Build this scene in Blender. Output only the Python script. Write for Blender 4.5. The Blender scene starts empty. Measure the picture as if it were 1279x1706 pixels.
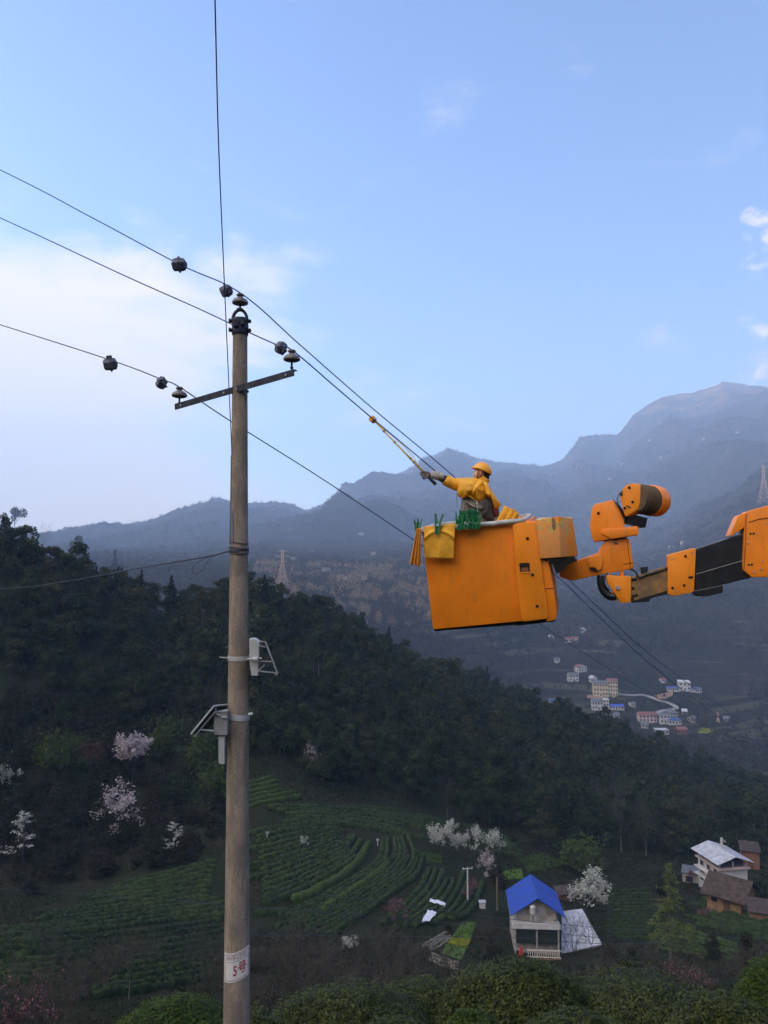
import bpy, math, random
import numpy as np
from mathutils import Vector, Matrix, noise as mnoise

R = math.radians
sc = bpy.context.scene
COL = sc.collection
F = 1300.0
PITCH = R(3.83)

# ------------------------------------------------------------------ camera, sky, sun, exposure
cam_d = bpy.data.cameras.new('camera')
cam = bpy.data.objects.new('camera', cam_d)
COL.objects.link(cam)
cam_d.sensor_fit = 'HORIZONTAL'
cam_d.sensor_width = 36.0
cam_d.lens = 36.0 * F / 1279.0
cam_d.clip_start = 0.1
cam_d.clip_end = 20000
cam.location = (0, 0, 0)
cam.rotation_euler = (R(90) + PITCH, 0, 0)
sc.camera = cam

sc.view_settings.view_transform = 'Standard'
sc.view_settings.look = 'None'
sc.view_settings.exposure = 1.58
sc.view_settings.gamma = 1.0
sc.cycles.use_denoising = True
sc.cycles.max_bounces = 6
sc.cycles.diffuse_bounces = 2
sc.cycles.glossy_bounces = 2
sc.cycles.transmission_bounces = 2
sc.cycles.transparent_max_bounces = 6
sc.cycles.volume_bounces = 3

SUN_EL = R(11)
SUN_AZ = R(-68)          # measured from +Y (into the picture) towards +X
SKY_STRENGTH = 0.15

world = bpy.data.worlds.new('World')
sc.world = world
world.use_nodes = True
wt = world.node_tree
wt.nodes.clear()


def nmath(t, op, a, b=None, c=None, clamp=False):
    n = t.nodes.new('ShaderNodeMath')
    n.operation = op
    n.use_clamp = clamp
    for i, v in enumerate((a, b, c)):
        if v is None:
            continue
        if isinstance(v, (int, float)):
            n.inputs[i].default_value = v
        else:
            t.links.new(v, n.inputs[i])
    return n.outputs[0]


def nmap(t, v, a, b, c=0.0, d=1.0, smooth=True):
    n = t.nodes.new('ShaderNodeMapRange')
    n.interpolation_type = 'SMOOTHSTEP' if smooth else 'LINEAR'
    t.links.new(v, n.inputs[0])
    for i, x in enumerate((a, b, c, d)):
        n.inputs[i + 1].default_value = x
    return n.outputs[0]


def nmix(t, fac, a, b):
    n = t.nodes.new('ShaderNodeMix')
    n.data_type = 'RGBA'
    if isinstance(fac, (int, float)):
        n.inputs[0].default_value = fac
    else:
        t.links.new(fac, n.inputs[0])
    for i, v in ((6, a), (7, b)):
        if isinstance(v, (tuple, list)):
            n.inputs[i].default_value = (*v[:3], 1)
        else:
            t.links.new(v, n.inputs[i])
    return n.outputs[2]


def nnoise(t, vec, scale, detail=4, rough=0.5, dist=0.0):
    n = t.nodes.new('ShaderNodeTexNoise')
    n.inputs['Scale'].default_value = scale
    n.inputs['Detail'].default_value = detail
    n.inputs['Roughness'].default_value = rough
    n.inputs['Distortion'].default_value = dist
    if vec is not None:
        t.links.new(vec, n.inputs['Vector'])
    return n.outputs[0]


def nscale(t, vec, s, off=(0, 0, 0)):
    n = t.nodes.new('ShaderNodeMapping')
    n.inputs['Scale'].default_value = s
    n.inputs['Location'].default_value = off
    t.links.new(vec, n.inputs[0])
    return n.outputs[0]


tc = wt.nodes.new('ShaderNodeTexCoord')
sep = wt.nodes.new('ShaderNodeSeparateXYZ')
wt.links.new(tc.outputs['Generated'], sep.inputs[0])
sky = wt.nodes.new('ShaderNodeTexSky')
sky.sky_type = 'NISHITA'
sky.sun_disc = False
sky.sun_elevation = SUN_EL
sky.sun_rotation = SUN_AZ
sky.altitude = 0
sky.air_density = 1.0
sky.dust_density = 0.6
sky.ozone_density = 3.0
az = nmath(wt, 'DIVIDE', sep.outputs[0], nmath(wt, 'MAXIMUM', nmath(wt, 'ABSOLUTE', sep.outputs[1]), 0.05))
el = sep.outputs[2]
# broad soft cloud bank low on the left, thin wisps, small bright cumulus low on the right
nv = nscale(wt, tc.outputs['Generated'], (1.0, 1.0, 2.2))
n1 = nnoise(wt, nv, 3.4, 9, 0.62, 0.35)
n1b = nnoise(wt, nscale(wt, tc.outputs['Generated'], (1.0, 1.0, 2.6), (5.2, 0.3, 1.1)), 9.0, 8, 0.6, 0.4)
bank = nmath(wt, 'MULTIPLY', nmap(wt, az, 0.02, -0.40), nmap(wt, el, 0.47, 0.27))
bank = nmath(wt, 'ADD', nmath(wt, 'MULTIPLY', bank, 0.64), -0.13)
cl = nmap(wt, nmath(wt, 'ADD', nmath(wt, 'ADD', n1, nmath(wt, 'MULTIPLY', nmath(wt, 'SUBTRACT', n1b, 0.5), 0.85)), bank), 0.48, 0.98)
cl = nmath(wt, 'MULTIPLY', cl, 0.95)
n2 = nnoise(wt, nscale(wt, tc.outputs['Generated'], (1, 1, 1.7), (4.1, 1.3, 0.4)), 30.0, 6, 0.55, 0.2)
right = nmath(wt, 'MULTIPLY', nmap(wt, az, 0.440, 0.485), nmap(wt, el, 0.42, 0.38))
cl2 = nmap(wt, nmath(wt, 'ADD', n2, nmath(wt, 'ADD', nmath(wt, 'MULTIPLY', right, 0.30), -0.262)), 0.48, 0.70)
skyc = nmix(wt, 1.0, sky.outputs[0], sky.outputs[0])
tint = wt.nodes.new('ShaderNodeMix')
tint.data_type = 'RGBA'
tint.blend_type = 'MULTIPLY'
tint.inputs[0].default_value = 1.0
wt.links.new(sky.outputs[0], tint.inputs[6])
tint.inputs[7].default_value = (0.88, 0.81, 0.91, 1)
c1 = nmix(wt, cl, tint.outputs[2], (3.25, 2.85, 2.25))
c2 = nmix(wt, cl2, c1, (2.6, 2.4, 2.5))
dt = wt.nodes.new('ShaderNodeVectorMath')
dt.operation = 'DOT_PRODUCT'
wt.links.new(tc.outputs['Generated'], dt.inputs[0])
dt.inputs[1].default_value = (-0.72, -0.57, 0.40)
n3 = nnoise(wt, nscale(wt, tc.outputs['Generated'], (1, 1, 1.8), (2.2, 7.7, 0)), 2.1, 6, 0.55, 0.3)
behind = nmap(wt, nmath(wt, 'ADD', dt.outputs['Value'], nmath(wt, 'MULTIPLY', nmath(wt, 'SUBTRACT', n3, 0.5), 1.2)), 0.34, 0.80)
c2 = nmix(wt, behind, c2, (10.2, 9.3, 8.3))  # bright cloud out of view behind the camera, added to light bucket and pole
bg = wt.nodes.new('ShaderNodeBackground')
bg.inputs['Strength'].default_value = SKY_STRENGTH
wt.links.new(c2, bg.inputs[0])
wo = wt.nodes.new('ShaderNodeOutputWorld')
wt.links.new(bg.outputs[0], wo.inputs[0])

sun_d = bpy.data.lights.new('sun', 'SUN')
sun_d.energy = 2.0
sun_d.angle = R(1.0)
sun_d.color = (1.0, 0.82, 0.62)
sun = bpy.data.objects.new('sun', sun_d)
COL.objects.link(sun)
sdir = Vector((math.sin(SUN_AZ) * math.cos(SUN_EL), math.cos(SUN_AZ) * math.cos(SUN_EL), math.sin(SUN_EL)))
sun.rotation_euler = sdir.to_track_quat('Z', 'Y').to_euler()

# ------------------------------------------------------------------ picture <-> place
CP, SP = math.cos(PITCH), math.sin(PITCH)


def ray(px, py):
    a = (px - 639.5) / F
    b = -(py - 853.0) / F
    y = CP - b * SP
    z = SP + b * CP
    return a / y, z / y          # X and Z per metre of Y


def P(px, py, Y):
    ax, az_ = ray(px, py)
    return Vector((ax * Y, Y, az_ * Y))


def zpy(py, Y):
    return ray(639.5, py)[1] * Y


# ------------------------------------------------------------------ noise
def _hash(ix, iy, s):
    h = (ix.astype(np.int64) * 374761393 + iy.astype(np.int64) * 668265263 + s * 69069) & 0xFFFFFFFF
    h = ((h ^ (h >> 13)) * 1274126177) & 0xFFFFFFFF
    return ((h ^ (h >> 16)) & 0xFFFF) / 65535.0


def vn(x, y, s=0):
    ix, iy = np.floor(x), np.floor(y)
    fx, fy = x - ix, y - iy
    fx = fx * fx * (3 - 2 * fx)
    fy = fy * fy * (3 - 2 * fy)
    a = _hash(ix, iy, s); b = _hash(ix + 1, iy, s)
    c = _hash(ix, iy + 1, s); d = _hash(ix + 1, iy + 1, s)
    return (a * (1 - fx) + b * fx) * (1 - fy) + (c * (1 - fx) + d * fx) * fy - 0.5


def fbm(x, y, s=0, o=4):
    r = 0; a = 1.0
    for i in range(o):
        r = r + a * vn(x, y, s + i * 17)
        x = x * 2.03 + 11.7; y = y * 2.03 - 5.1; a *= 0.5
    return r


def sst(x, a, b):
    t = np.clip((x - a) / (b - a), 0, 1)
    return t * t * (3 - 2 * t)


# ------------------------------------------------------------------ terrain heights: rows of (u, Y, z)
def rowpy(lst):   # list of (u, Y, py)
    return [(u, Y, zpy(py, Y)) for u, Y, py in lst]


ROWS = [
    [(-900, 2.0, -1.7), (2200, 2.0, -1.7)],
    [(-900, 3.2, -2.3), (2200, 3.2, -2.3)],
    [(-900, 6.0, -4.7), (2200, 6.0, -4.7)],
    [(-900, 10.0, -7.2), (2200, 10.0, -7.2)],
    [(-900, 12.5, -8.0), (2200, 12.5, -8.0)],
    [(-900, 16, -9.6), (2200, 16, -9.6)],
    [(-900, 30, -17.6), (600, 30, -17.6), (1279, 30, -18.2), (2200, 30, -18.2)],
    rowpy([(-900, 60, 1640), (600, 60, 1640), (1279, 60, 1650), (2200, 60, 1650)]),
    rowpy([(u, 90, p) for u, p in ((-900, 1560), (0, 1562), (200, 1572), (400, 1582), (600, 1600), (800, 1622), (900, 1638), (1000, 1625), (1150, 1610), (1279, 1600), (2200, 1590))]),
    rowpy([(u, 110, p) for u, p in ((-900, 1500), (0, 1505), (200, 1522), (400, 1548), (600, 1562), (760, 1580), (860, 1600), (940, 1603), (1000, 1592), (1150, 1580), (1279, 1575), (2200, 1575))]),
    rowpy([(-900, 120, 1470), (0, 120, 1470), (200, 127, 1450), (380, 140, 1330), (450, 150, 1287), (600, 152, 1340), (700, 155, 1362), (800, 160, 1388), (900, 165, 1402), (1000, 175, 1425), (1150, 185, 1440), (1279, 190, 1430), (2200, 190, 1430)]),
    rowpy([(-900, 180, 900), (0, 190, 925), (100, 200, 948), (200, 210, 988), (280, 220, 1034), (350, 230, 1018), (430, 240, 1002), (500, 248, 1028), (550, 255, 1034), (620, 262, 1078), (700, 270, 1118), (800, 285, 1153), (850, 290, 1184), (900, 300, 1200), (1000, 320, 1214), (1050, 330, 1250), (1100, 335, 1272), (1180, 345, 1300), (1279, 350, 1335), (2200, 350, 1335)]),
    [(-900, 460, -50), (300, 460, -60), (500, 460, -66), (700, 460, -92), (900, 460, -120), (1000, 460, -127), (2200, 460, -130)],
    [(-900, 600, -60), (400, 600, -72), (600, 600, -95), (800, 600, -125), (900, 600, zpy(1212, 600)), (1000, 600, zpy(1216, 600)), (1150, 600, zpy(1218, 600)), (1279, 600, zpy(1235, 600)), (2200, 600, -140)],
    rowpy([(u, 700, p) for u, p in ((-900, 1040), (400, 1045), (600, 1080), (800, 1130), (900, 1147), (1000, 1142), (1150, 1143), (1279, 1160), (2200, 1150))]),
    rowpy([(u, 850, p) for u, p in ((-900, 985), (500, 985), (600, 1002), (700, 1000), (800, 1030), (900, 1075), (1000, 1066), (1150, 1052), (1279, 1045), (2200, 1000))]),
    rowpy([(u, 1000, p) for u, p in ((-900, 945), (600, 948), (700, 945), (800, 965), (900, 1012), (1000, 1002), (1150, 965), (1279, 930), (2200, 850))]),
    rowpy([(u, 1400, p) for u, p in ((-900, 915), (300, 915), (400, 907), (600, 905), (800, 912), (900, 935), (1000, 925), (1100, 900), (1150, 865), (1200, 828), (1279, 772), (1500, 640), (2200, 500))]),
    rowpy([(u, 1750, p) for u, p in ((-900, 905), (0, 905), (150, 895), (280, 875), (350, 855), (450, 860), (560, 872), (800, 865), (900, 872), (1000, 850), (1150, 810), (1279, 760), (2200, 600))]),
    rowpy([(-900, 1900, 935), (0, 1900, 930), (110, 1900, 912), (148, 1900, 890), (170, 1900, 884), (200, 1900, 879), (250, 1900, 868), (290, 1900, 851), (335, 1900, 841), (350, 1900, 831), (378, 1900, 831), (400, 1900, 840), (440, 1900, 836), (458, 1900, 832), (480, 1920, 840), (512, 1950, 851), (535, 2050, 841), (575, 2250, 816), (605, 2350, 801), (630, 2400, 792), (655, 2450, 791), (695, 2500, 771), (706, 2500, 758), (728, 2500, 754), (748, 2500, 744), (775, 2500, 753), (800, 2500, 763), (825, 2500, 768), (875, 2500, 770), (903, 2500, 776), (920, 2450, 770), (938, 2400, 765), (955, 2350, 745), (968, 2300, 724), (985, 2300, 721), (1000, 2320, 724), (1008, 2400, 719), (1030, 2400, 722), (1040, 2300, 712), (1060, 2300, 688), (1085, 2300, 668), (1110, 2320, 656), (1140, 2350, 650), (1160, 2300, 651), (1185, 2300, 642), (1203, 2300, 637), (1210, 2300, 630), (1230, 2300, 634), (1260, 2300, 639), (1300, 2300, 642), (1500, 2300, 640), (2200, 2300, 660)]),
]
FAR = 2.3
for k_ in (-4, -3, -2, -1):       # the far range stands well back, same outline
    f_ = {-1: FAR, -2: 1.8, -3: 1.45, -4: 1.12}.get(k_, FAR)
    ROWS[k_] = [(u, Y * f_, z * f_) for u, Y, z in ROWS[k_]]
g = ROWS[-1]
ROWS.append([(u, Y + 1400, z - 330) for u, Y, z in g])

US = np.concatenate([np.arange(-900, -60, 28.0), np.arange(-60, 1340, 5.0), np.arange(1340, 2201, 28.0)])
NY = 600
YS = np.geomspace(2.0, 7300.0, NY)


def ridge_extra(az_deg, r):
    """unseen high ridge added left of and behind the picture to keep the morning sun off the valley"""
    a = np.asarray(az_deg)
    m = sst(-a, 27, 46) * (1 - sst(-a, 230, 300))
    h = 300 * m * np.exp(-((np.asarray(r) - 900) / 300.0) ** 2)
    return h


def build_grid():
    Z = np.zeros((NY, len(US)))
    rY = np.array([np.interp(US, [p[0] for p in r], [p[1] for p in r]) for r in ROWS])
    rZ = np.array([np.interp(US, [p[0] for p in r], [p[2] for p in r]) for r in ROWS])
    for j in range(len(US)):
        Z[:, j] = np.interp(YS, rY[:, j], rZ[:, j])
    for _ in range(2):
        Z[1:-1] = (Z[:-2] + 2 * Z[1:-1] + Z[2:]) / 4
    X = (US[None, :] - 639.5) / F * YS[:, None]
    Y = np.repeat(YS[:, None], len(US), 1)
    crest = rY[-2][None, :]
    # near: small humps; hill: metre-scale; far slopes: spurs and gullies
    Z += 0.25 * sst(Y, 12, 40) * fbm(X / 6, Y / 6, 3)
    Z += 4.0 * sst(Y, 170, 215) * (1 - sst(Y, 360, 470)) * fbm(X / 28, Y / 28, 5)
    U = np.repeat(US[None, :], NY, 0)
    vill = sst(U, 820, 900) * (1 - sst(Y, 760, 860))
    Z += 13 * sst(Y, 480, 620) * (1 - sst(Y, 2600, 3600)) * (1 - vill) * fbm(X / 130, Y / 130, 9, 5)
    rid = 1 - 2 * np.abs(fbm(X / 900 + 3.1, Y / 1600 + 1.7, 21, 2))
    rid2 = 1 - 2 * np.abs(fbm(X / 320 + 9.1, Y / 600 + 1.7, 31, 3))
    farm = sst(Y, 1500, 2700) * (1 - sst(Y, crest * 0.78, crest * 0.97))
    farm = farm * (0.35 + 0.65 * sst(U, 380, 640))
    Z += farm * (230 * (rid - 0.6) + 120 * (rid2 - 0.55))
    Z += 18 * sst(Y, 2400, 3600) * fbm(X / 85, Y / 210, 41, 4)
    az_ = np.degrees(np.arctan2(X, Y))
    Z += ridge_extra(az_, np.hypot(X, Y))
    return X, Y, Z


GX, GY, GZ = build_grid()
LY0, LYS = math.log(2.0), (math.log(7300.0) - math.log(2.0)) / (NY - 1)


def H(x, y):
    x = np.asarray(x, float); y = np.maximum(np.asarray(y, float), 2.01)
    u = x / y * F + 639.5
    i = np.clip((np.log(y) - LY0) / LYS, 0, NY - 1.001)
    i0 = i.astype(int); fi = i - i0
    j = np.interp(u, US, np.arange(len(US)))
    j0 = np.clip(j.astype(int), 0, len(US) - 2); fj = j - j0
    return (GZ[i0, j0] * (1 - fi) * (1 - fj) + GZ[i0 + 1, j0] * fi * (1 - fj) + GZ[i0, j0 + 1] * (1 - fi) * fj + GZ[i0 + 1, j0 + 1] * fi * fj)


def hit(px, py, ymin=20.0, ymax=7200.0):
    """the point of the ground seen at a pixel of the photograph"""
    ax, az_ = ray(px, py)
    Y = np.geomspace(ymin, ymax, 2500)
    d = az_ * Y - H(ax * Y, Y)
    k = np.argmax(d < 0)
    if d[k] >= 0:
        k = len(Y) - 1
    if k > 0:
        t = d[k - 1] / (d[k - 1] - d[k] + 1e-9)
        y = Y[k - 1] + t * (Y[k] - Y[k - 1])
    else:
        y = Y[0]
    return Vector((ax * y, y, float(H(ax * y, y))))


# ------------------------------------------------------------------ mesh helpers
class MB:
    def __init__(self):
        self.v = []; self.f = []

    def add(self, vs, fs):
        o = len(self.v)
        self.v.extend([tuple(p) for p in vs])
        self.f.extend([tuple(o + i for i in f) for f in fs])
        return self

    def box(self, c, s, M=None):
        c = Vector(c); s = Vector(s) / 2
        vs = [Vector((x * s.x, y * s.y, z * s.z)) for x in (-1, 1) for y in (-1, 1) for z in (-1, 1)]
        if M is not None:
            vs = [M @ p for p in vs]
        vs = [p + c for p in vs]
        return self.add(vs, [(0, 1, 3, 2), (4, 6, 7, 5), (0, 4, 5, 1), (2, 3, 7, 6), (0, 2, 6, 4), (1, 5, 7, 3)])

    def prism(self, poly, d):
        """poly: list of 3D points, extruded along vector d"""
        n = len(poly)
        d = Vector(d)
        poly = [Vector(p) for p in poly]
        vs = poly + [p + d for p in poly]
        fs = [tuple(range(n)), tuple(range(2 * n - 1, n - 1, -1))]
        fs += [(i, i + n, (i + 1) % n + n, (i + 1) % n) for i in range(n)]
        return self.add(vs, fs)

    def tube(self, pts, rad, n=8, cap=True):
        pts = [Vector(p) for p in pts]
        if isinstance(rad, (int, float)):
            rad = [rad] * len(pts)
        vs = []
        up = None
        for i, p in enumerate(pts):
            t = (pts[min(i + 1, len(pts) - 1)] - pts[max(i - 1, 0)])
            if t.length < 1e-9:
                t = Vector((0, 0, 1))
            t.normalize()
            if up is None:
                up = Vector((0, 0, 1)) if abs(t.z) < 0.9 else Vector((1, 0, 0))
            a = t.cross(up).normalized()
            b = a.cross(t).normalized()
            up = b
            for k in range(n):
                w = 2 * math.pi * k / n
                vs.append(p + (a * math.cos(w) + b * math.sin(w)) * rad[i])
        fs = []
        m = len(pts)
        for i in range(m - 1):
            for k in range(n):
                fs.append((i * n + k, i * n + (k + 1) % n, (i + 1) * n + (k + 1) % n, (i + 1) * n + k))
        if cap:
            fs.append(tuple(range(n - 1, -1, -1)))
            fs.append(tuple(range((m - 1) * n, m * n)))
        return self.add(vs, fs)

    def lathe(self, prof, c, M=None, n=24):
        """prof: (r, z) pairs from bottom to top"""
        vs = []
        c = Vector(c)
        for r, z in prof:
            for k in range(n):
                w = 2 * math.pi * k / n
                p = Vector((r * math.cos(w), r * math.sin(w), z))
                if M is not None:
                    p = M @ p
                vs.append(p + c)
        fs = []
        for i in range(len(prof) - 1):
            for k in range(n):
                fs.append((i * n + k, i * n + (k + 1) % n, (i + 1) * n + (k + 1) % n, (i + 1) * n + k))
        fs.append(tuple(range(n - 1, -1, -1)))
        m = len(prof)
        fs.append(tuple(range((m - 1) * n, m * n)))
        return self.add(vs, fs)

    def mesh(self, name, mat, org=(0, 0, 0), smooth=False, bevel=0):
        me = bpy.data.meshes.new(name)
        o = Vector(org)
        me.from_pydata([(p[0] - o.x, p[1] - o.y, p[2] - o.z) for p in self.v], [], self.f)
        import bmesh
        bm = bmesh.new()
        bm.from_mesh(me)
        bmesh.ops.recalc_face_normals(bm, faces=bm.faces)
        if bevel:
            es = [e for e in bm.edges if len(e.link_faces) == 2 and e.calc_face_angle(0) > 0.45]
            bmesh.ops.bevel(bm, geom=es, offset=bevel, segments=2, affect='EDGES', profile=0.6, clamp_overlap=True)
        bm.to_mesh(me)
        bm.free()
        if mat:
            me.materials.append(mat)
        if smooth:
            me.polygons.foreach_set('use_smooth', [True] * len(me.polygons))
            if bevel or smooth == 'auto':
                try:
                    me.set_sharp_from_angle(angle=R(40))
                except Exception:
                    pass
        return me


def fast_mesh(name, V, Q, mat, n=4):
    """V (k,3) array, Q (m,n) index array"""
    me = bpy.data.meshes.new(name)
    V = np.asarray(V, np.float32); Q = np.asarray(Q, np.int32)
    me.vertices.add(len(V)); me.vertices.foreach_set('co', V.ravel())
    me.loops.add(Q.size); me.loops.foreach_set('vertex_index', Q.ravel())
    me.polygons.add(len(Q))
    me.polygons.foreach_set('loop_start', np.arange(0, Q.size, n, dtype=np.int32))
    me.update(calc_edges=True)
    if mat:
        me.materials.append(mat)
    return me


def link(name, me, parent=None, loc=None):
    o = bpy.data.objects.new(name, me)
    COL.objects.link(o)
    if parent is not None:
        o.parent = parent
    if loc is not None:
        o.location = loc
    return o


def tag(o, label=None, cat=None, group=None, kind=None):
    for k, v in (('label', label), ('category', cat), ('group', group), ('kind', kind)):
        if v:
            o[k] = v
    return o


def thing(name, label, cat, loc=(0, 0, 0), rz=0, group=None):
    o = bpy.data.objects.new(name, None)
    COL.objects.link(o)
    o.empty_display_size = 0.3
    o.location = loc
    o.rotation_euler = (0, 0, rz)
    return tag(o, label, cat, group)


def part(name, mb, mat, parent, org=(0, 0, 0), smooth=False, bevel=0, label=None):
    """mesh in world coordinates, parented to a thing standing unrotated at org"""
    o = link(name, mb.mesh(name, mat, org, smooth, bevel), parent)
    if label:
        o['label'] = label
    return o


def copy_tree(o, parent=None):
    c = o.copy()
    COL.objects.link(c)
    if parent is not None:
        c.parent = parent
    for ch in list(o.children):
        copy_tree(ch, c)
    return c


# ------------------------------------------------------------------ materials
MATS = {}


def mat(name, col, rough=0.7, metal=0.0, var=0.0, vscale=3.0, col2=None, bump=0.0, bscale=20.0, spec=0.3, objvar=0.0, detail=5, obj=False, sss=0):
    m = bpy.data.materials.new(name)
    m.use_nodes = True
    t = m.node_tree
    b = t.nodes['Principled BSDF']
    b.inputs['Roughness'].default_value = rough
    b.inputs['Metallic'].default_value = metal
    b.inputs['Specular IOR Level'].default_value = spec
    geo = t.nodes.new('ShaderNodeNewGeometry')
    vec = geo.outputs['Position']
    if obj:
        tcn = t.nodes.new('ShaderNodeTexCoord'); vec = tcn.outputs['Object']
    c = None
    if var or col2:
        f = nnoise(t, vec, vscale, detail, 0.6)
        c2 = col2 if col2 else tuple(max(0, x * (1 - var)) for x in col)
        f = nmap(t, f, 0.35, 0.65)
        c = nmix(t, f, col, c2)
    if objvar:
        oi = t.nodes.new('ShaderNodeObjectInfo')
        hsv = t.nodes.new('ShaderNodeHueSaturation')
        t.links.new(nmap(t, oi.outputs['Random'], 0, 1, 1 - objvar, 1 + objvar, False), hsv.inputs['Value'])
        t.links.new(nmap(t, oi.outputs['Random'], 0, 1, 0.5 + objvar * 0.05, 0.5 - objvar * 0.06, False), hsv.inputs['Hue'])
        if c is None:
            hsv.inputs['Color'].default_value = (*col, 1)
        else:
            t.links.new(c, hsv.inputs['Color'])
        c = hsv.outputs[0]
    if c is None:
        b.inputs['Base Color'].default_value = (*col, 1)
    else:
        t.links.new(c, b.inputs['Base Color'])
    if bump:
        bn = t.nodes.new('ShaderNodeBump')
        bn.inputs['Strength'].default_value = bump
        bn.inputs['Distance'].default_value = 1.0 / bscale
        t.links.new(nnoise(t, vec, bscale, 6, 0.65), bn.inputs['Height'])
        t.links.new(bn.outputs[0], b.inputs['Normal'])
    MATS[name] = m
    return m


def mat_terrain():
    m = bpy.data.materials.new('slope_soil_and_grass')
    m.use_nodes = True
    t = m.node_tree
    b = t.nodes['Principled BSDF']
    b.inputs['Roughness'].default_value = 0.95
    b.inputs['Specular IOR Level'].default_value = 0.05
    geo = t.nodes.new('ShaderNodeNewGeometry')
    pos = geo.outputs['Position']
    n1 = nmap(t, nnoise(t, pos, 0.12, 5, 0.6), 0.38, 0.62)
    n2 = nmap(t, nnoise(t, pos, 1.3, 6, 0.7), 0.3, 0.7)
    c = nmix(t, n1, (0.018, 0.028, 0.012), (0.036, 0.030, 0.019))
    c = nmix(t, n2, c, (0.016, 0.018, 0.011))
    t.links.new(c, b.inputs['Base Color'])
    bn = t.nodes.new('ShaderNodeBump')
    bn.inputs['Strength'].default_value = 0.8
    bn.inputs['Distance'].default_value = 0.35
    t.links.new(nnoise(t, pos, 2.2, 8, 0.75), bn.inputs['Height'])
    t.links.new(bn.outputs[0], b.inputs['Normal'])
    return m


def mat_mountain():
    m = bpy.data.materials.new('wooded_mountain')
    m.use_nodes = True
    t = m.node_tree
    b = t.nodes['Principled BSDF']
    b.inputs['Roughness'].default_value = 1.0
    b.inputs['Specular IOR Level'].default_value = 0.0
    geo = t.nodes.new('ShaderNodeNewGeometry')
    pos = geo.outputs['Position']
    s = t.nodes.new('ShaderNodeSeparateXYZ')
    t.links.new(pos, s.inputs[0])
    big = nmap(t, nnoise(t, pos, 0.0036, 6, 0.6), 0.42, 0.60)
    mid = nmap(t, nnoise(t, nscale(t, pos, (1, 1, 1.6)), 0.022, 6, 0.68), 0.35, 0.66)
    fine = nmap(t, nnoise(t, pos, 0.13, 5, 0.7), 0.3, 0.7)
    c = nmix(t, big, (0.026, 0.036, 0.026), (0.060, 0.048, 0.038))
    c = nmix(t, nmath(t, 'MULTIPLY', mid, 0.55), c, (0.020, 0.027, 0.021))
    c = nmix(t, nmath(t, 'MULTIPLY', fine, 0.5), c, (0.065, 0.055, 0.045))
    # tan-brown patches on the bare tops
    top = nmath(t, 'MULTIPLY', nmap(t, s.outputs[2], 860, 1040), nmap(t, nnoise(t, pos, 0.006, 3, 0.5), 0.44, 0.60))
    c = nmix(t, nmath(t, 'MULTIPLY', top, 0.8), c, (0.21, 0.11, 0.05))
    # old terraces low on the slopes
    band = nmap(t, nnoise(t, nscale(t, pos, (0.006, 0.006, 0.30)), 1.0, 3, 0.5), 0.50, 0.56)
    terr = nmath(t, 'MULTIPLY', nmap(t, s.outputs[2], 60, -30), nmap(t, nnoise(t, pos, 0.011, 3, 0.5), 0.46, 0.56))
    c = nmix(t, nmath(t, 'MULTIPLY', nmath(t, 'MULTIPLY', band, terr), 0.8), c, (0.13, 0.12, 0.075))
    # pale cliffs
    w = t.nodes.new('ShaderNodeSeparateXYZ')
    t.links.new(geo.outputs['True Normal'], w.inputs[0])
    cliff = nmath(t, 'MULTIPLY', nmap(t, w.outputs[2], 0.80, 0.70), nmap(t, nnoise(t, nscale(t, pos, (1, 1, 3)), 0.02, 5, 0.7), 0.60, 0.68))
    c = nmix(t, nmath(t, 'MULTIPLY', cliff, 0.45), c, (0.30, 0.28, 0.26))
    t.links.new(c, b.inputs['Base Color'])
    bn = t.nodes.new('ShaderNodeBump')
    bn.inputs['Strength'].default_value = 1.0
    bn.inputs['Distance'].default_value = 20.0
    h = nmath(t, 'ADD', nnoise(t, pos, 0.06, 7, 0.75), nmath(t, 'MULTIPLY', nnoise(t, nscale(t, pos, (1, 0.5, 1)), 0.010, 4, 0.6, 0.6), 4.0))
    t.links.new(h, bn.inputs['Height'])
    t.links.new(bn.outputs[0], b.inputs['Normal'])
    return m


M_TER = mat_terrain()
M_MTN = mat_mountain()

# ------------------------------------------------------------------ ground and mountains
SPLIT = int(np.argmax(YS > 470))


def grid_mesh(name, X, Y, Z, m):
    r, c = X.shape
    V = np.stack([X.ravel(), Y.ravel(), Z.ravel()], 1)
    idx = np.arange(r * c).reshape(r, c)
    Q = np.stack([idx[:-1, :-1].ravel(), idx[:-1, 1:].ravel(), idx[1:, 1:].ravel(), idx[1:, :-1].ravel()], 1)
    me = fast_mesh(name, V, Q, m)
    me.polygons.foreach_set('use_smooth', np.ones(len(Q), bool))
    return me


tag(link('ground', grid_mesh('ground', GX[:SPLIT + 1], GY[:SPLIT + 1], GZ[:SPLIT + 1], M_TER)), 'steep dark valley side of rough grass and soil below the road', None, None, 'structure')
tag(link('mountains', grid_mesh('mountains', GX[SPLIT:], GY[SPLIT:], GZ[SPLIT:], M_MTN)), 'hazy blue wooded mountain range across the valley', None, None, 'structure')


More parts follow.
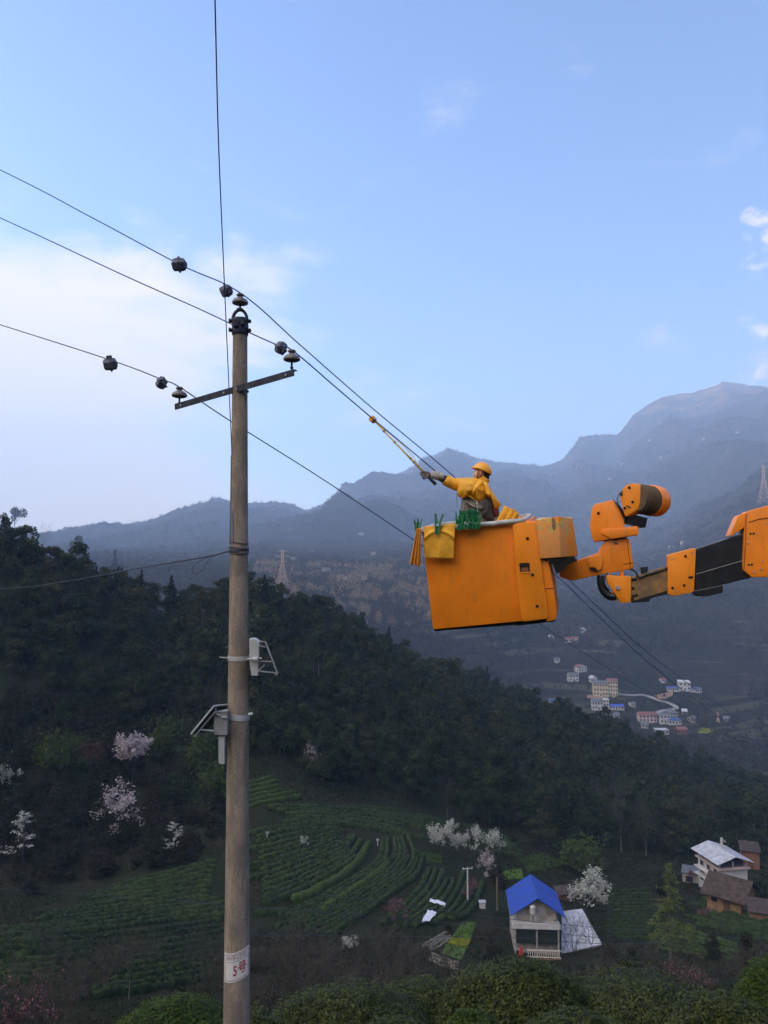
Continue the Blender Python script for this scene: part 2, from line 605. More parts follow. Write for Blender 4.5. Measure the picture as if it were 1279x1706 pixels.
def surround():
    A = np.radians(np.concatenate([np.linspace(-50.3, -309.7, 150)]))
    Rr = np.geomspace(3.0, 4300, 180)
    aa, rr = np.meshgrid(A, Rr)
    X = rr * np.sin(aa); Y = rr * np.cos(aa)
    # height at the side edges of the main grid, carried round behind the camera
    edge_l = np.interp(Rr * math.cos(R(50.3)), YS, GZ[:, 0] - ridge_extra(np.full(NY, -50.3), np.hypot(GX[:, 0], GY[:, 0])))
    edge_r = np.interp(Rr * math.cos(R(50.3)), YS, GZ[:, -1])
    t = np.linspace(0, 1, A.size)
    wl = (1 - sst(t, 0.0, 0.22)); wr = sst(t, 0.78, 1.0); wb = 1 - wl - wr
    back = -1.75 + 10 * sst(Rr, 9, 60) + 95 * sst(Rr, 60, 1500)
    Z = edge_l[:, None] * wl[None] + edge_r[:, None] * wr[None] + back[:, None] * wb[None]
    Z += ridge_extra(np.degrees(aa), rr)
    Z += sst(rr, 60, 500) * 14 * fbm(X / 90, Y / 90, 77, 4) * (1 - wl[None]) * (1 - wr[None])
    return X[:, ::-1], Y[:, ::-1], Z[:, ::-1]


tag(link('added_unseen_hills', grid_mesh('added_unseen_hills', *surround(), M_MTN)), 'unseen wooded ridge to the left of and behind the viewpoint, added to block the sun', None, None, 'structure')

# ================================================================== FOREGROUND THINGS
def concrete():
    m = mat('pole_concrete', (0.40, 0.30, 0.22), 0.9, bump=0.7, bscale=60, spec=0.12)
    t = m.node_tree
    bs = t.nodes['Principled BSDF']
    geo = t.nodes.new('ShaderNodeNewGeometry'); pos = geo.outputs['Position']
    c = nmix(t, nmap(t, nnoise(t, nscale(t, pos, (1, 1, 0.35)), 6, 5, 0.6), 0.38, 0.62), (0.33, 0.265, 0.21), (0.21, 0.175, 0.145))
    c = nmix(t, nmath(t, 'MULTIPLY', nmap(t, nnoise(t, pos, 55, 4, 0.7), 0.52, 0.66), 0.75), c, (0.115, 0.09, 0.072))
    c = nmix(t, nmath(t, 'MULTIPLY', nmap(t, nnoise(t, nscale(t, pos, (6, 6, 0.5), (3, 1, 0)), 3, 4, 0.6), 0.50, 0.68), 0.55), c, (0.16, 0.145, 0.10))
    t.links.new(c, bs.inputs['Base Color'])
    return m


M_CONC = concrete()
M_STEEL = mat('galvanised_steel', (0.42, 0.44, 0.48), 0.5, 0.5, var=0.3, vscale=15)
M_DKST = mat('dark_weathered_steel', (0.045, 0.05, 0.075), 0.6, 0.4, var=0.5, vscale=12)
M_PORC = mat('insulator_porcelain', (0.16, 0.135, 0.13), 0.35, var=0.3, vscale=20, spec=0.5)
M_WIRE = mat('black_cable_sheath', (0.035, 0.04, 0.06), 0.5)
M_BWIRE = mat('blue_cable_sheath', (0.02, 0.065, 0.22), 0.45)
M_GPL = mat('grey_plastic_cover', (0.11, 0.12, 0.16), 0.6, var=0.4, vscale=25, bump=0.3, bscale=40)
M_WHITEP = mat('white_painted_metal', (0.44, 0.44, 0.43), 0.5, var=0.15, vscale=10)
M_GREYP = mat('grey_painted_metal', (0.30, 0.30, 0.30), 0.5, var=0.2, vscale=8)
M_CELL = mat('solar_cell', (0.012, 0.016, 0.035), 0.2, spec=0.6)
M_SIGN = mat('enamel_plate', (0.62, 0.60, 0.60), 0.4, var=0.1, vscale=20)
M_RED = mat('dark_red_lettering', (0.28, 0.015, 0.03), 0.5)
M_INK = mat('faded_grey_lettering', (0.20, 0.12, 0.14), 0.6)


def catmull(pts, n=10):
    pts = [Vector(p) for p in pts]
    ext = [pts[0] * 2 - pts[1]] + pts + [pts[-1] * 2 - pts[-2]]
    out = []
    for i in range(1, len(ext) - 2):
        p0, p1, p2, p3 = ext[i - 1:i + 3]
        for k in range(n):
            t = k / n
            out.append(0.5 * ((2 * p1) + (p2 - p0) * t + (2 * p0 - 5 * p1 + 4 * p2 - p3) * t * t + (3 * p1 - p0 - 3 * p2 + p3) * t ** 3))
    out.append(pts[-1])
    return out


# ---- the pole ----------------------------------------------------
PY0 = 10.0


def pole_c(py, Y=PY0):
    px = np.interp(py, [545, 1706, 2000], [400.0, 394.0, 392.4])
    return P(float(px), py, Y)


def pole_r(py):
    return float(np.interp(py, [545, 1706, 2000], [0.0925, 0.163, 0.181]))


pole_base = pole_c(1880)
pole = thing('electric_pole', 'tall round concrete pole with a dark steel crossarm, left of the bucket', 'utility pole', pole_base)
m = MB()
pts = [pole_c(py) for py in np.linspace(1890, 541, 40)]
m.tube(pts, [pole_r(py) for py in np.linspace(1890, 541, 40)], 40)
part('shaft', m, M_CONC, pole, pole_base, smooth='auto')
# cap: clamp ring with lugs and an arched strap carrying the top insulator
m = MB()
m.tube([pole_c(560), pole_c(556), pole_c(534), pole_c(531)], [0.098, 0.108, 0.108, 0.100], 24)
for sx in (-1, 1):
    for dz, py in ((0, 536), (0, 551)):
        c = pole_c(py) + Vector((sx * 0.115, -0.02, 0))
        m.box(c, (0.06, 0.05, 0.035))
        m.tube([c + Vector((sx * 0.0, -0.09, 0)), c + Vector((sx * 0.0, 0.06, 0))], 0.012, 8)
m.box(pole_c(543) + Vector((-0.04, -0.11, 0)), (0.06, 0.05, 0.09), Matrix.Rotation(0.3, 3, 'Z'))
m.box(pole_c(541) + Vector((0.05, -0.105, 0.0)), (0.05, 0.05, 0.07), Matrix.Rotation(-0.3, 3, 'Y'))
part('pole_clamp', m, M_DKST, pole, pole_base, bevel=0.004)
m = MB()
arch = []
for k in range(15):
    w = math.pi * k / 14
    arch.append(pole_c(536) + Vector((-0.095 * math.cos(w), -0.02, 0.15 * math.sin(w) + 0.0)))
m.tube(arch, [0.022] * 15, 6)
m.box(arch[7] + Vector((0, 0, 0.004)), (0.07, 0.06, 0.03))
part('arch_bracket', m, M_DKST, pole, pole_base)
# crossarm: steel angle
XL, XR = P(296, 680, 10.55), P(494, 623, 9.45)
ax = (XR - XL).normalized()
side = ax.cross(Vector((0, 0, 1))).normalized()      # towards camera
upv = side.cross(ax).normalized()
m = MB()
w, h, th = 0.075, 0.085, 0.009
prof = [(0, 0), (0, -h), (th, -h), (th, -th), (w, -th), (w, 0)]
off = side * (0.055) + upv * 0.05
m.prism([XL + off - side * a + upv * b for a, b in prof], XR - XL)
ca = part('crossarm', m, M_DKST, pole, pole_base)
for t in (0.06, 0.94, 0.44, 0.55):
    p = XL.lerp(XR, t) + off - upv * 0.045
    link('bolt', MB().tube([p - side * 0.0, p + side * 0.012], 0.012, 10).mesh('bolt', M_STEEL, pole_base), ca)
m = MB()
c0 = pole_c(652)
r = pole_r(652) + 0.006
m.tube([c0 + Vector((r * math.cos(w_), r * math.sin(w_), 0.0)) for w_ in np.linspace(-0.35, math.pi + 0.35, 20)], 0.012, 8)
part('u_bolt', m, M_DKST, pole, pole_base)


def insulator(c, pin):
    m = MB()
    m.lathe([(0.0, 0.0), (0.045, -0.005), (0.075, -0.012), (0.102, 0.0), (0.106, 0.018), (0.092, 0.045), (0.062, 0.066), (0.036, 0.080), (0.030, 0.092), (0.048, 0.104), (0.050, 0.120), (0.030, 0.132), (0.0, 0.134)], c - Vector((0, 0, 0.055)), n=28)
    o = part('insulator', m, M_PORC, pole, pole_base, smooth='auto')
    m = MB()
    m.tube([c - Vector((0, 0, 0.05)), c - Vector((0, 0, 0.05 + pin))], 0.013, 8)
    m.lathe([(0.022, 0), (0.022, 0.018)], c - Vector((0, 0, 0.05 + pin * 0.9)), n=6)
    link('pin', m.mesh('pin', M_DKST, pole_base), o)


INS_A = P(400, 499, 9.98)
INS_B = P(486, 593, 9.5)
INS_C = P(299, 654, 10.53)
insulator(INS_A, 0.11)
insulator(INS_B, 0.12)
insulator(INS_C, 0.12)
# wire lashings on the shaft
m = MB()
for py, n_ in ((905, 1), (913, 4), (921, 2)):
    for k in range(n_):
        c = pole_c(py + k * 1.6)
        r = pole_r(py) + 0.006
        m.tube([c + Vector((r * math.cos(w_), r * math.sin(w_), 0.012 * math.sin(w_ * 2 + k))) for w_ in np.linspace(0, 2 * math.pi, 28)], 0.006, 5)
part('wire_lashing', m, M_WIRE, pole, pole_base)
m = MB()
m.tube([pole_c(py) + Vector((-pole_r(py) * 0.93, -0.055, 0)) for py in (760, 800, 860, 902)], 0.004, 5)
part('earth_wire', m, M_WIRE, pole, pole_base)

# ---- number plate wrapped round the pole ------------------------
plate_c = pole_c(1594)
plate = thing('number_plate', 'white enamel plate reading 5号 in dark red, bent round the concrete pole near the bottom', 'sign', plate_c)


def wrap(a, v, extra=0.0):
    """a: metres round the plate from its left edge, v: 0 bottom .. 1 top"""
    Wd = 0.36
    ang = R(-143) + (a / Wd) * R(112)
    tilt = -0.075 + 0.10 * (a / Wd) ** 2
    zc = plate_c.z + (v - 0.5) * 0.345 + tilt * 0.9
    r = pole_r(1594) + 0.006 + extra + 0.10 * max(0, a / Wd - 0.62) ** 1.2
    return Vector((plate_c.x + r * math.cos(ang), plate_c.y + r * math.sin(ang), zc))


def wrap_patch(a0, a1, v0, v1, extra, n=28, th=0.0):
    m = MB()
    vs = []
    for i in range(n + 1):
        a = a0 + (a1 - a0) * i / n
        vs += [wrap(a, v0, extra), wrap(a, v1, extra), wrap(a, v1, extra + 0.002), wrap(a, v0, extra + 0.002)]
    fs = []
    for i in range(n):
        for k in range(4):
            fs.append((i * 4 + k, (i + 1) * 4 + k, (i + 1) * 4 + (k + 1) % 4, i * 4 + (k + 1) % 4))
    fs += [(0, 1, 2, 3), tuple(n * 4 + k for k in (3, 2, 1, 0))]
    return m.add(vs, fs)


part('plate', wrap_patch(0, 0.36, 0, 1, 0.0), M_SIGN, plate, plate_c)
m = MB()
for a0, a1, v0, v1 in ((0.03, 0.35, 0.055, 0.07), (0.03, 0.35, 0.945, 0.96), (0.03, 0.036, 0.055, 0.96), (0.344, 0.35, 0.055, 0.96), (0.036, 0.345, 0.685, 0.700)):
    q = wrap_patch(a0, a1, v0, v1, 0.0025, 24)
    m.add(q.v, q.f)
part('border', m, M_INK, plate, plate_c)


def wrapped_text(txt, name, a0, v0, height, mt, squeeze=1.0, bold=0.0):
    cu = bpy.data.curves.new('t', 'FONT')
    cu.body = txt
    cu.size = height
    cu.offset = bold
    tmp = bpy.data.objects.new('t', cu)
    COL.objects.link(tmp)
    dg = bpy.context.evaluated_depsgraph_get()
    me = bpy.data.meshes.new_from_object(tmp.evaluated_get(dg))
    bpy.data.objects.remove(tmp)
    bpy.data.curves.remove(cu)
    import bmesh
    bm = bmesh.new(); bm.from_mesh(me)
    bmesh.ops.triangulate(bm, faces=bm.faces)
    bmesh.ops.subdivide_edges(bm, edges=bm.edges, cuts=3, use_grid_fill=True)
    bm.to_mesh(me); bm.free()
    for v in me.vertices:
        p = wrap(a0 + v.co.x * squeeze, v0 + v.co.y / 0.345, 0.004)
        v.co = p - plate_c
    me.materials.clear()
    me.materials.append(mt)
    return link(name, me, plate)


try:
    wrapped_text('5', 'lettering', 0.150, 0.22, 0.165, M_RED, 0.72, 0.003)
    wrapped_text('号', 'lettering', 0.218, 0.26, 0.150, M_RED, 0.72, 0.003)
    wrapped_text('10kV茶山支线', 'lettering', 0.045, 0.765, 0.068, M_INK, 0.66, 0.0)
except Exception as e:
    print('text failed', e)

# ---- cables ------------------------------------------------------


def wire_pts(lst):
    """lst: (px, py, Y) -> world points"""
    return [P(*p) for p in lst]


def invlerp(px, a, b):
    t = (px - a[0]) / (b[0] - a[0])
    return 1.0 / ((1 - t) / a[1] + t / b[1])


def cable(name, label, left, right, ins, rad, Yl, Yi, Yr, group=None, mt=None):
    lst = []
    xl, xi, xr = left[0][0], ins[0], right[-1][0]
    for q_ in left:
        lst.append((q_[0], q_[1], q_[2] if len(q_) > 2 else invlerp(q_[0], (xl, Yl), (xi, Yi))))
    lst.append((ins[0], ins[1], Yi))
    for px, py in right:
        lst.append((px, py, invlerp(px, (xi, Yi), (xr, Yr))))
    pl = catmull(wire_pts(lst), 8)
    mm = MB().tube(pl, rad, 6)
    o = link(name, mm.mesh(name, mt or M_WIRE, (0, 0, 0), True))
    tag(o, label, 'power line', group)
    return lst


GW = 'power lines crossing the valley over the pole'
cable('power_line', 'topmost of the three power lines, passing over the pole top insulator', [(-320, 130), (0, 283), (150, 361), (298, 440)],
      [(500, 575), (620, 680), (757, 795), (950, 968), (1100, 1104), (1279, 1226), (1500, 1350)], (400, 488), 0.0092, 15, 9.98, 46, GW, M_BWIRE)
cable('power_line', 'power line touched by the yellow rod, held at the right end of the crossarm', [(-320, 220), (0, 363), (200, 456), (330, 514, 10.9), (402, 548, 10.22), (455, 572, 9.75)],
      [(560, 646), (620, 697), (757, 812), (930, 962), (1100, 1120), (1279, 1248), (1500, 1380)], (487, 584), 0.0092, 15, 9.5, 44, GW, M_BWIRE)
cable('power_line', 'lowest power line, held at the left end of the crossarm and passing behind the bucket', [(-320, 440), (0, 541), (184, 600), (269, 632)],
      [(380, 699), (540, 800), (690, 900), (900, 1040), (1060, 1142), (1200, 1219), (1400, 1310)], (299, 645), 0.0088, 16, 10.53, 48, GW)
mm = MB().tube(catmull(wire_pts([(350, -260, 4.4), (358, 0, 5.2), (364, 240, 6.5), (374, 480, 8.2), (381, 640, 9.3), (386, 760, 9.95), (388.5, 905, 9.85)]), 8), 0.0055, 6)
tag(link('drop_cable', mm.mesh('drop_cable', M_BWIRE, (0, 0, 0), True)), 'thin blue cable dropping almost straight down the sky to the pole', 'cable')
mm = MB().tube(catmull(wire_pts([(386, 917, 9.9), (340, 928, 10.5), (240, 945, 13.0), (100, 970, 19), (0, 981, 27), (-200, 992, 50)]), 8), 0.011, 6)
tag(link('service_cable', mm.mesh('service_cable', M_WIRE, (0, 0, 0), True)), 'black service cable running off to the left from the lashing on the pole', 'cable')
mm = MB()
mm.tube(catmull(wire_pts([(384, 918, 9.86), (360, 924, 9.8), (338, 932, 9.8), (321, 944, 9.8), (321, 955, 9.8)]), 8), 0.0045, 5)
mm.tube(catmull(wire_pts([(356, 926, 9.8), (347, 934, 9.8), (338, 948, 9.8), (328, 956, 9.8), (321, 956, 9.8)]), 8), 0.0045, 5)
tag(link('loose_cable_end', mm.mesh('loose_cable_end', M_WIRE)), 'loose looped cable ends dangling beside the service cable left of the pole', 'cable')


def clampbox(px, py, Y, s, lab, rx, seed):
    rr = random.Random(seed)
    c = P(px, py, Y)
    t = thing('wire_clamp', lab, 'wire clamp', c, group='grey housings clipped on the power lines')
    M = Matrix.Rotation(rx, 3, 'Y') @ Matrix.Rotation(0.6 + seed, 3, 'Z') @ Matrix.Rotation(0.35, 3, 'X')
    m = MB()
    m.lathe([(0.050 * s, -0.086 * s), (0.074 * s, -0.072 * s), (0.082 * s, -0.012 * s), (0.098 * s, -0.008 * s), (0.098 * s, 0.008 * s), (0.080 * s, 0.012 * s), (0.070 * s, 0.066 * s), (0.04 * s, 0.086 * s)], c, M, n=6)
    m.v = [tuple(Vector(v) + Vector((rr.uniform(-1, 1), rr.uniform(-1, 1), rr.uniform(-1, 1))) * 0.007) for v in m.v]
    part('housing', m, M_GPL, t, c)
    part('latch', MB().box(c + M @ Vector((0.085 * s, 0, 0)), (0.06 * s, 0.03 * s, 0.07 * s), M), M_GPL, t, c, bevel=0.003)


clampbox(299, 441, 10.46, 1.12, 'grey housing on the topmost power line, well left of the pole', 1.2, 1)
clampbox(377, 485, 10.09, 0.92, 'small dark housing on the topmost power line where the thin blue cable crosses it', 0.9, 2)
clampbox(184, 607, 11.26, 1.12, 'squarish grey housing farthest left on the lowest power line', 1.5, 3)
clampbox(269.5, 638, 10.70, 0.92, 'grey housing on the lowest power line just left of the crossarm insulator', 1.0, 4)
clampbox(468, 579.5, 9.64, 0.90, 'dark housing pressed against the insulator at the right end of the crossarm', 0.8, 5)

# ---- two solar sensor boxes on the pole --------------------------
YB = 9.72
c = P(425, 1095, YB)
sb = thing('solar_sensor', 'upper solar sensor box, strapped to the right side of the pole', 'sensor', c, group='solar sensors strapped to the pole')


def pp(poly, Y, th):
    m = MB()
    return m.prism([P(x, y, Y) for x, y in poly], Vector((0, th, 0)))


part('control_box', pp([(415, 1064), (424, 1064.5), (431.5, 1070), (431.5, 1096), (430, 1126), (418.5, 1126), (415, 1100)], 9.75, 0.16), M_WHITEP, sb, c, bevel=0.010)


def slab4(a, b, d, e, th):
    a, b, d, e = [Vector(v) for v in (a, b, d, e)]
    n = (b - a).cross(e - a).normalized() * th
    return MB().prism([a, b, d, e], n)


m = slab4(P(441, 1068.5, 9.70), P(462, 1121, 9.70), P(464, 1127, 10.25), P(443, 1075, 10.25), 0.018)
part('solar_panel', m, M_CELL, sb, c)
m = MB()
m.tube([P(431, 1069, 9.72), P(442, 1069, 9.70), P(462.5, 1122.5, 9.70)], 0.011, 6)
for a, b in (((431, 1075.5), (442, 1078)), ((430, 1102), (453, 1102)), ((430, 1118), (460, 1121)), ((431, 1117), (441, 1107))):
    m.tube([P(*a, 9.74), P(*b, 9.74)], 0.009, 6)
m.box(P(460, 1123, 9.72), (0.03, 0.03, 0.02))
part('panel_frame', m, M_GREYP, sb, c)


def band(pya, pyb, mt, parent, c, bolts, tl):
    m = MB()
    cc = pole_c((pya + pyb) / 2)
    hh = abs(zpy(pya, 10) - zpy(pyb, 10)) / 2
    r = pole_r(pya) + 0.004
    n = 36
    vs = []
    for k in range(n):
        w_ = 2 * math.pi * k / n
        for rr_, zz in ((r, -hh), (r, hh), (r + 0.006, hh), (r + 0.006, -hh)):
            vs.append(cc + Vector((rr_ * math.cos(w_), rr_ * math.sin(w_), zz + tl * math.cos(w_))))
    fs = [(k * 4 + j, ((k + 1) % n) * 4 + j, ((k + 1) % n) * 4 + (j + 1) % 4, k * 4 + (j + 1) % 4) for k in range(n) for j in range(4)]
    m.add(vs, fs)
    part('strap', m, mt, parent, c)
    for a, b, rad in bolts:
        part('strap_bolt', MB().tube([a, b], rad, 8), mt, parent, c)


band(1092, 1099.5, M_WHITEP, sb, c, [(P(366, 1095, 9.9), P(380, 1096, 9.9), 0.008), (P(411, 1098, 9.72), P(436, 1096.5, 9.70), 0.010), (P(421, 1098, 9.68), P(430, 1098, 9.66), 0.028)], 0.0)
c = P(366, 1200, YB)
sb = thing('solar_sensor', 'lower solar sensor box, strapped to the left side of the pole above a pale post', 'sensor', c, group='solar sensors strapped to the pole')
part('control_box', pp([(356, 1186), (378, 1184), (378, 1225), (356, 1224)], 9.72, 0.14), M_GREYP, sb, c, bevel=0.006)
part('post', pp([(363.5, 1222), (373.8, 1223), (373.5, 1274), (363.8, 1272)], 9.76, 0.07), M_WHITEP, sb, c, bevel=0.006)
m = slab4(P(318.5, 1222.5, 9.62), P(356.5, 1176.5, 9.62), P(380, 1174, 10.05), P(342, 1220, 10.05), 0.016)
part('solar_panel', m, M_CELL, sb, c)
m = MB()
m.tube([P(318, 1223, 9.61), P(356.3, 1176, 9.61), P(379, 1174, 10.0)], 0.012, 6)
m.tube([P(323.5, 1227, 9.66), P(358, 1186, 9.66)], 0.010, 6)
m.tube([P(333, 1215.5, 9.68), P(356, 1217.5, 9.70)], 0.012, 6)
m.tube([P(359, 1176, 9.66), P(359.5, 1188, 9.68)], 0.010, 6)
m.tube([P(358, 1185.5, 9.68), P(379, 1184.5, 9.70)], 0.006, 6)
part('panel_frame', m, M_WHITEP, sb, c)
band(1187.5, 1197.5, M_WHITEP, sb, c, [(P(368, 1194.5, 9.68), P(378, 1195, 9.70), 0.012), (P(414, 1190, 9.86), P(421, 1189, 9.86), 0.018), (P(357, 1187, 9.70), P(366, 1192, 9.70), 0.014)], -0.016)
m = MB().tube(catmull([P(372, 1273, 9.8), P(374.5, 1285, 9.84), P(376, 1300, 9.86)], 6), 0.006, 6)
part('cable', m, M_WIRE, sb, c)

# ================================================================== AERIAL LIFT
M_OR = mat('orange_fibreglass', (0.84, 0.235, 0.010), 0.42, var=0.18, vscale=2.2, bump=0.03, bscale=60, spec=0.4)
M_OR2 = mat('orange_fibreglass_lighter', (0.86, 0.265, 0.014), 0.45, var=0.15, vscale=3.0, spec=0.4)
def grime(m, base, k=0.5):
    t = m.node_tree
    bs = t.nodes['Principled BSDF']
    geo = t.nodes.new('ShaderNodeNewGeometry'); pos = geo.outputs['Position']
    c = nmix(t, nmap(t, nnoise(t, pos, 1.6, 4, 0.6), 0.3, 0.7), base, tuple(x * 0.84 for x in base))
    streak = nmap(t, nnoise(t, nscale(t, pos, (9, 9, 0.7)), 2.2, 6, 0.65), 0.54, 0.76)
    c = nmix(t, nmath(t, 'MULTIPLY', streak, k), c, (0.30, 0.13, 0.05))
    spot = nmap(t, nnoise(t, pos, 38, 5, 0.7), 0.63, 0.70)
    c = nmix(t, nmath(t, 'MULTIPLY', spot, 0.6), c, (0.16, 0.08, 0.035))
    scr = nmap(t, nnoise(t, nscale(t, pos, (1.2, 4, 26)), 3.5, 5, 0.7), 0.66, 0.70)
    c = nmix(t, nmath(t, 'MULTIPLY', scr, 0.35), c, (0.80, 0.45, 0.22))
    t.links.new(c, bs.inputs['Base Color'])
    r = nmap(t, nnoise(t, pos, 5, 5, 0.6), 0.3, 0.7, 0.30, 0.55)
    t.links.new(r, bs.inputs['Roughness'])


grime(M_OR, (0.93, 0.25, 0.009))
grime(M_OR2, (0.93, 0.275, 0.012), 0.4)
M_BLK = mat('black_composite', (0.018, 0.02, 0.026), 0.32, var=0.5, vscale=5, spec=0.5)
M_TAN = mat('stained_tan_composite', (0.30, 0.16, 0.055), 0.5, var=0.5, vscale=7, col2=(0.16, 0.10, 0.06))
M_RIM = mat('pale_rim_rubber', (0.52, 0.50, 0.48), 0.6, var=0.4, vscale=9)
M_ROPE = mat('rope_coil', (0.14, 0.095, 0.06), 0.9, var=0.5, vscale=40)
M_DARK = mat('dark_hollow', (0.02, 0.012, 0.008), 0.8)
M_CLOTH = mat('yellow_insulating_blanket', (0.88, 0.42, 0.035), 0.55, var=0.15, vscale=10, bump=0.25, bscale=16)
M_CLOTH2 = mat('orange_insulating_blanket', (0.68, 0.27, 0.035), 0.6, var=0.2, vscale=14)
M_GREEN = mat('green_peg_plastic', (0.014, 0.17, 0.075), 0.4, spec=0.5, objvar=0.55)


def worn_orange():
    m = mat('scraped_orange', (0.60, 0.205, 0.018), 0.5)
    t = m.node_tree
    b = t.nodes['Principled BSDF']
    geo = t.nodes.new('ShaderNodeNewGeometry')
    pos = geo.outputs['Position']
    pc = P(917, 872, 10.75)
    d = t.nodes.new('ShaderNodeVectorMath'); d.operation = 'DISTANCE'
    t.links.new(pos, d.inputs[0]); d.inputs[1].default_value = pc
    f = nmath(t, 'ADD', nmap(t, d.outputs['Value'], 0.02, 0.46, 1, 0, False), nmath(t, 'MULTIPLY', nmath(t, 'SUBTRACT', nnoise(t, pos, 9, 6, 0.7), 0.5), 1.3))
    f = nmap(t, f, 0.42, 0.52)
    col = nmix(t, nmap(t, nnoise(t, pos, 22, 5, 0.7), 0.4, 0.6), (0.70, 0.47, 0.10), (0.46, 0.33, 0.14))
    fade = nmap(t, nnoise(t, pos, 3, 4, 0.6), 0.35, 0.65)
    base = nmix(t, fade, (0.88, 0.27, 0.02), (0.80, 0.33, 0.10))
    t.links.new(nmix(t, f, base, col), b.inputs['Base Color'])
    return m


M_WORN = worn_orange()


class Frame:
    def __init__(self, o, n):
        self.o = Vector(o); self.n = Vector(n).normalized()

    def pt(self, px, py, off=0.0):
        a, b = ray(px, py)
        d = Vector((a, 1, b))
        return d * (((self.o + self.n * off).dot(self.n)) / d.dot(self.n))

    def prism(self, poly, off, th, m=None, dirv=None):
        m = m or MB()
        return m.prism([self.pt(x, y, off) for x, y in poly], (dirv or self.n) * th)


BF = Frame(P(911, 1031, 10.8), (0.27, 0.955, 0.12))
lift_org = P(1000, 950, 11.1)
lift = thing('aerial_lift', 'orange insulated aerial work bucket on a jointed black and orange boom, hanging over the valley', 'aerial lift', lift_org)

# bucket shell, open at the top
m = MB()
outer = [(721, 1049), (911, 1031), (882, 866), (702, 885)]
n_ = BF.n
DEP = 1.02
fo = [BF.pt(x, y) for x, y in outer]
bo = [p + n_ * DEP for p in fo]
cen = sum(fo + bo, Vector()) / 8
r_ = (fo[1] - fo[0]).normalized()
u_ = (fo[3] - fo[0]).normalized()
T_ = 0.035
fi = [fo[0] + r_ * T_ + u_ * T_ + n_ * T_, fo[1] - r_ * T_ + u_ * T_ + n_ * T_, fo[2] - r_ * T_ + n_ * T_, fo[3] + r_ * T_ + n_ * T_]
bi = [bo[0] + r_ * T_ + u_ * T_ - n_ * T_, bo[1] - r_ * T_ + u_ * T_ - n_ * T_, bo[2] - r_ * T_ - n_ * T_, bo[3] + r_ * T_ - n_ * T_]
m.add(fo + bo + fi + bi, [(0, 1, 2, 3), (5, 4, 7, 6), (0, 3, 7, 4), (1, 5, 6, 2), (0, 4, 5, 1),
                          (3, 2, 10, 11), (2, 6, 14, 10), (6, 7, 15, 14), (7, 3, 11, 15),
                          (8, 11, 10, 9), (13, 14, 15, 12), (8, 12, 15, 11), (9, 10, 14, 13), (8, 9, 13, 12)])
bucket = part('bucket', m, M_OR, lift, lift_org, smooth=True, bevel=0.028)
# rolled pale rim
m = MB()
q = [BF.pt(697, 885, -0.045), BF.pt(872, 867, -0.045)]
q += [q[1] + n_ * (DEP + 0.09), q[0] + n_ * (DEP + 0.09)]
path = []
for i in range(4):
    a, b, c_ = q[i - 1], q[i], q[(i + 1) % 4]
    for t in (0.0, 0.25, 0.5, 0.75, 1.0):
        s0 = b + (a - b).normalized() * 0.09
        s1 = b + (c_ - b).normalized() * 0.09
        path.append(s0.lerp(b, t).lerp(b.lerp(s1, t), t))
path.append(path[0]); path.append(path[1])
m.tube(path, 0.036, 10)
o = link('rim', m.mesh('rim', M_RIM, lift_org, True), bucket)
# shadow gap under rim / door column parts
m = BF.prism([(853.5, 876), (858, 872), (889, 868), (893, 872), (901, 931), (913, 1026), (911, 1031), (872, 1036), (868, 1031), (861, 965), (857, 927)], -0.075, 0.10)
col_o = part('front_column', m, M_OR2, lift, lift_org, smooth=True, bevel=0.016)
m = BF.prism([(898, 930), (914, 936), (922, 980), (928, 1022), (925, 1033), (910, 1036), (903, 975)], -0.045, 0.55)
part('side_column', m, M_OR, lift, lift_org, smooth=True, bevel=0.018)
m = MB()
m.tube([BF.pt(905, 981.5, -0.05), BF.pt(922.5, 979.5, -0.05)], 0.004, 5)
part('seam', m, M_DARK, lift, lift_org)
m = BF.prism([(864.5, 940), (866, 938), (880, 937.6), (882, 939), (882.3, 951), (881, 953.5), (867.5, 953.8), (866, 952)], -0.079, 0.012)
h_o = link('hand_hole', m.mesh('hand_hole', M_DARK, lift_org, False, 0.002), col_o)
m = BF.prism([(865.5, 953.2), (882.6, 952.6), (882.6, 954.8), (866, 955.6)], -0.083, 0.02)
link('lip', m.mesh('lip', M_OR2, lift_org, False, 0.003), col_o)
m = BF.prism([(868.5, 946), (880, 945.5), (880, 952.5), (868.5, 952.8)], -0.082, 0.006)
link('inner_panel', m.mesh('inner_panel', mat('brown_recess', (0.25, 0.09, 0.03), 0.7), lift_org), col_o)


def bolt_at(fr, px, py, off, rad, parent, mt=None):
    m = MB()
    c0 = fr.pt(px, py, off)
    m.tube([c0, c0 - fr.n * 0.008, c0 - fr.n * 0.008], [rad * 1.5, rad * 1.5, rad * 0.9], 12)
    m.tube([c0 - fr.n * 0.008, c0 - fr.n * 0.014], rad * 0.8, 6)
    link('bolt', m.mesh('bolt', mt or M_DARK, lift_org), parent)


for px, py in ((878.4, 897), (886.8, 957.4), (894.4, 1009.8)):
    bolt_at(BF, px, py, -0.075, 0.014, col_o)
# dark strip along the bottom edge of the bucket
m = BF.prism([(722.5, 1048.5), (859, 1037.5), (911, 1031.5), (925, 1032), (924, 1035.5), (860, 1042.8), (858, 1041.5), (724, 1051.5)], 0.05, 0.85)
part('base_strip', m, M_BLK, lift, lift_org, bevel=0.006)

# box beside the bucket, scraped through to the fibreglass
RF = BF
m = MB()
fpoly = [(891, 867), (895, 864), (931, 859.5), (934.5, 928.5), (899, 931)]
sv = Vector((0.80, 0.58, 0.07)).normalized()
f_ = [BF.pt(x, y, -0.12) for x, y in fpoly]
side_far = [BF.pt(952, 863.5, 0.16), BF.pt(961.5, 926.5, 0.16)]
b_ = [p + n_ * 0.62 for p in f_]
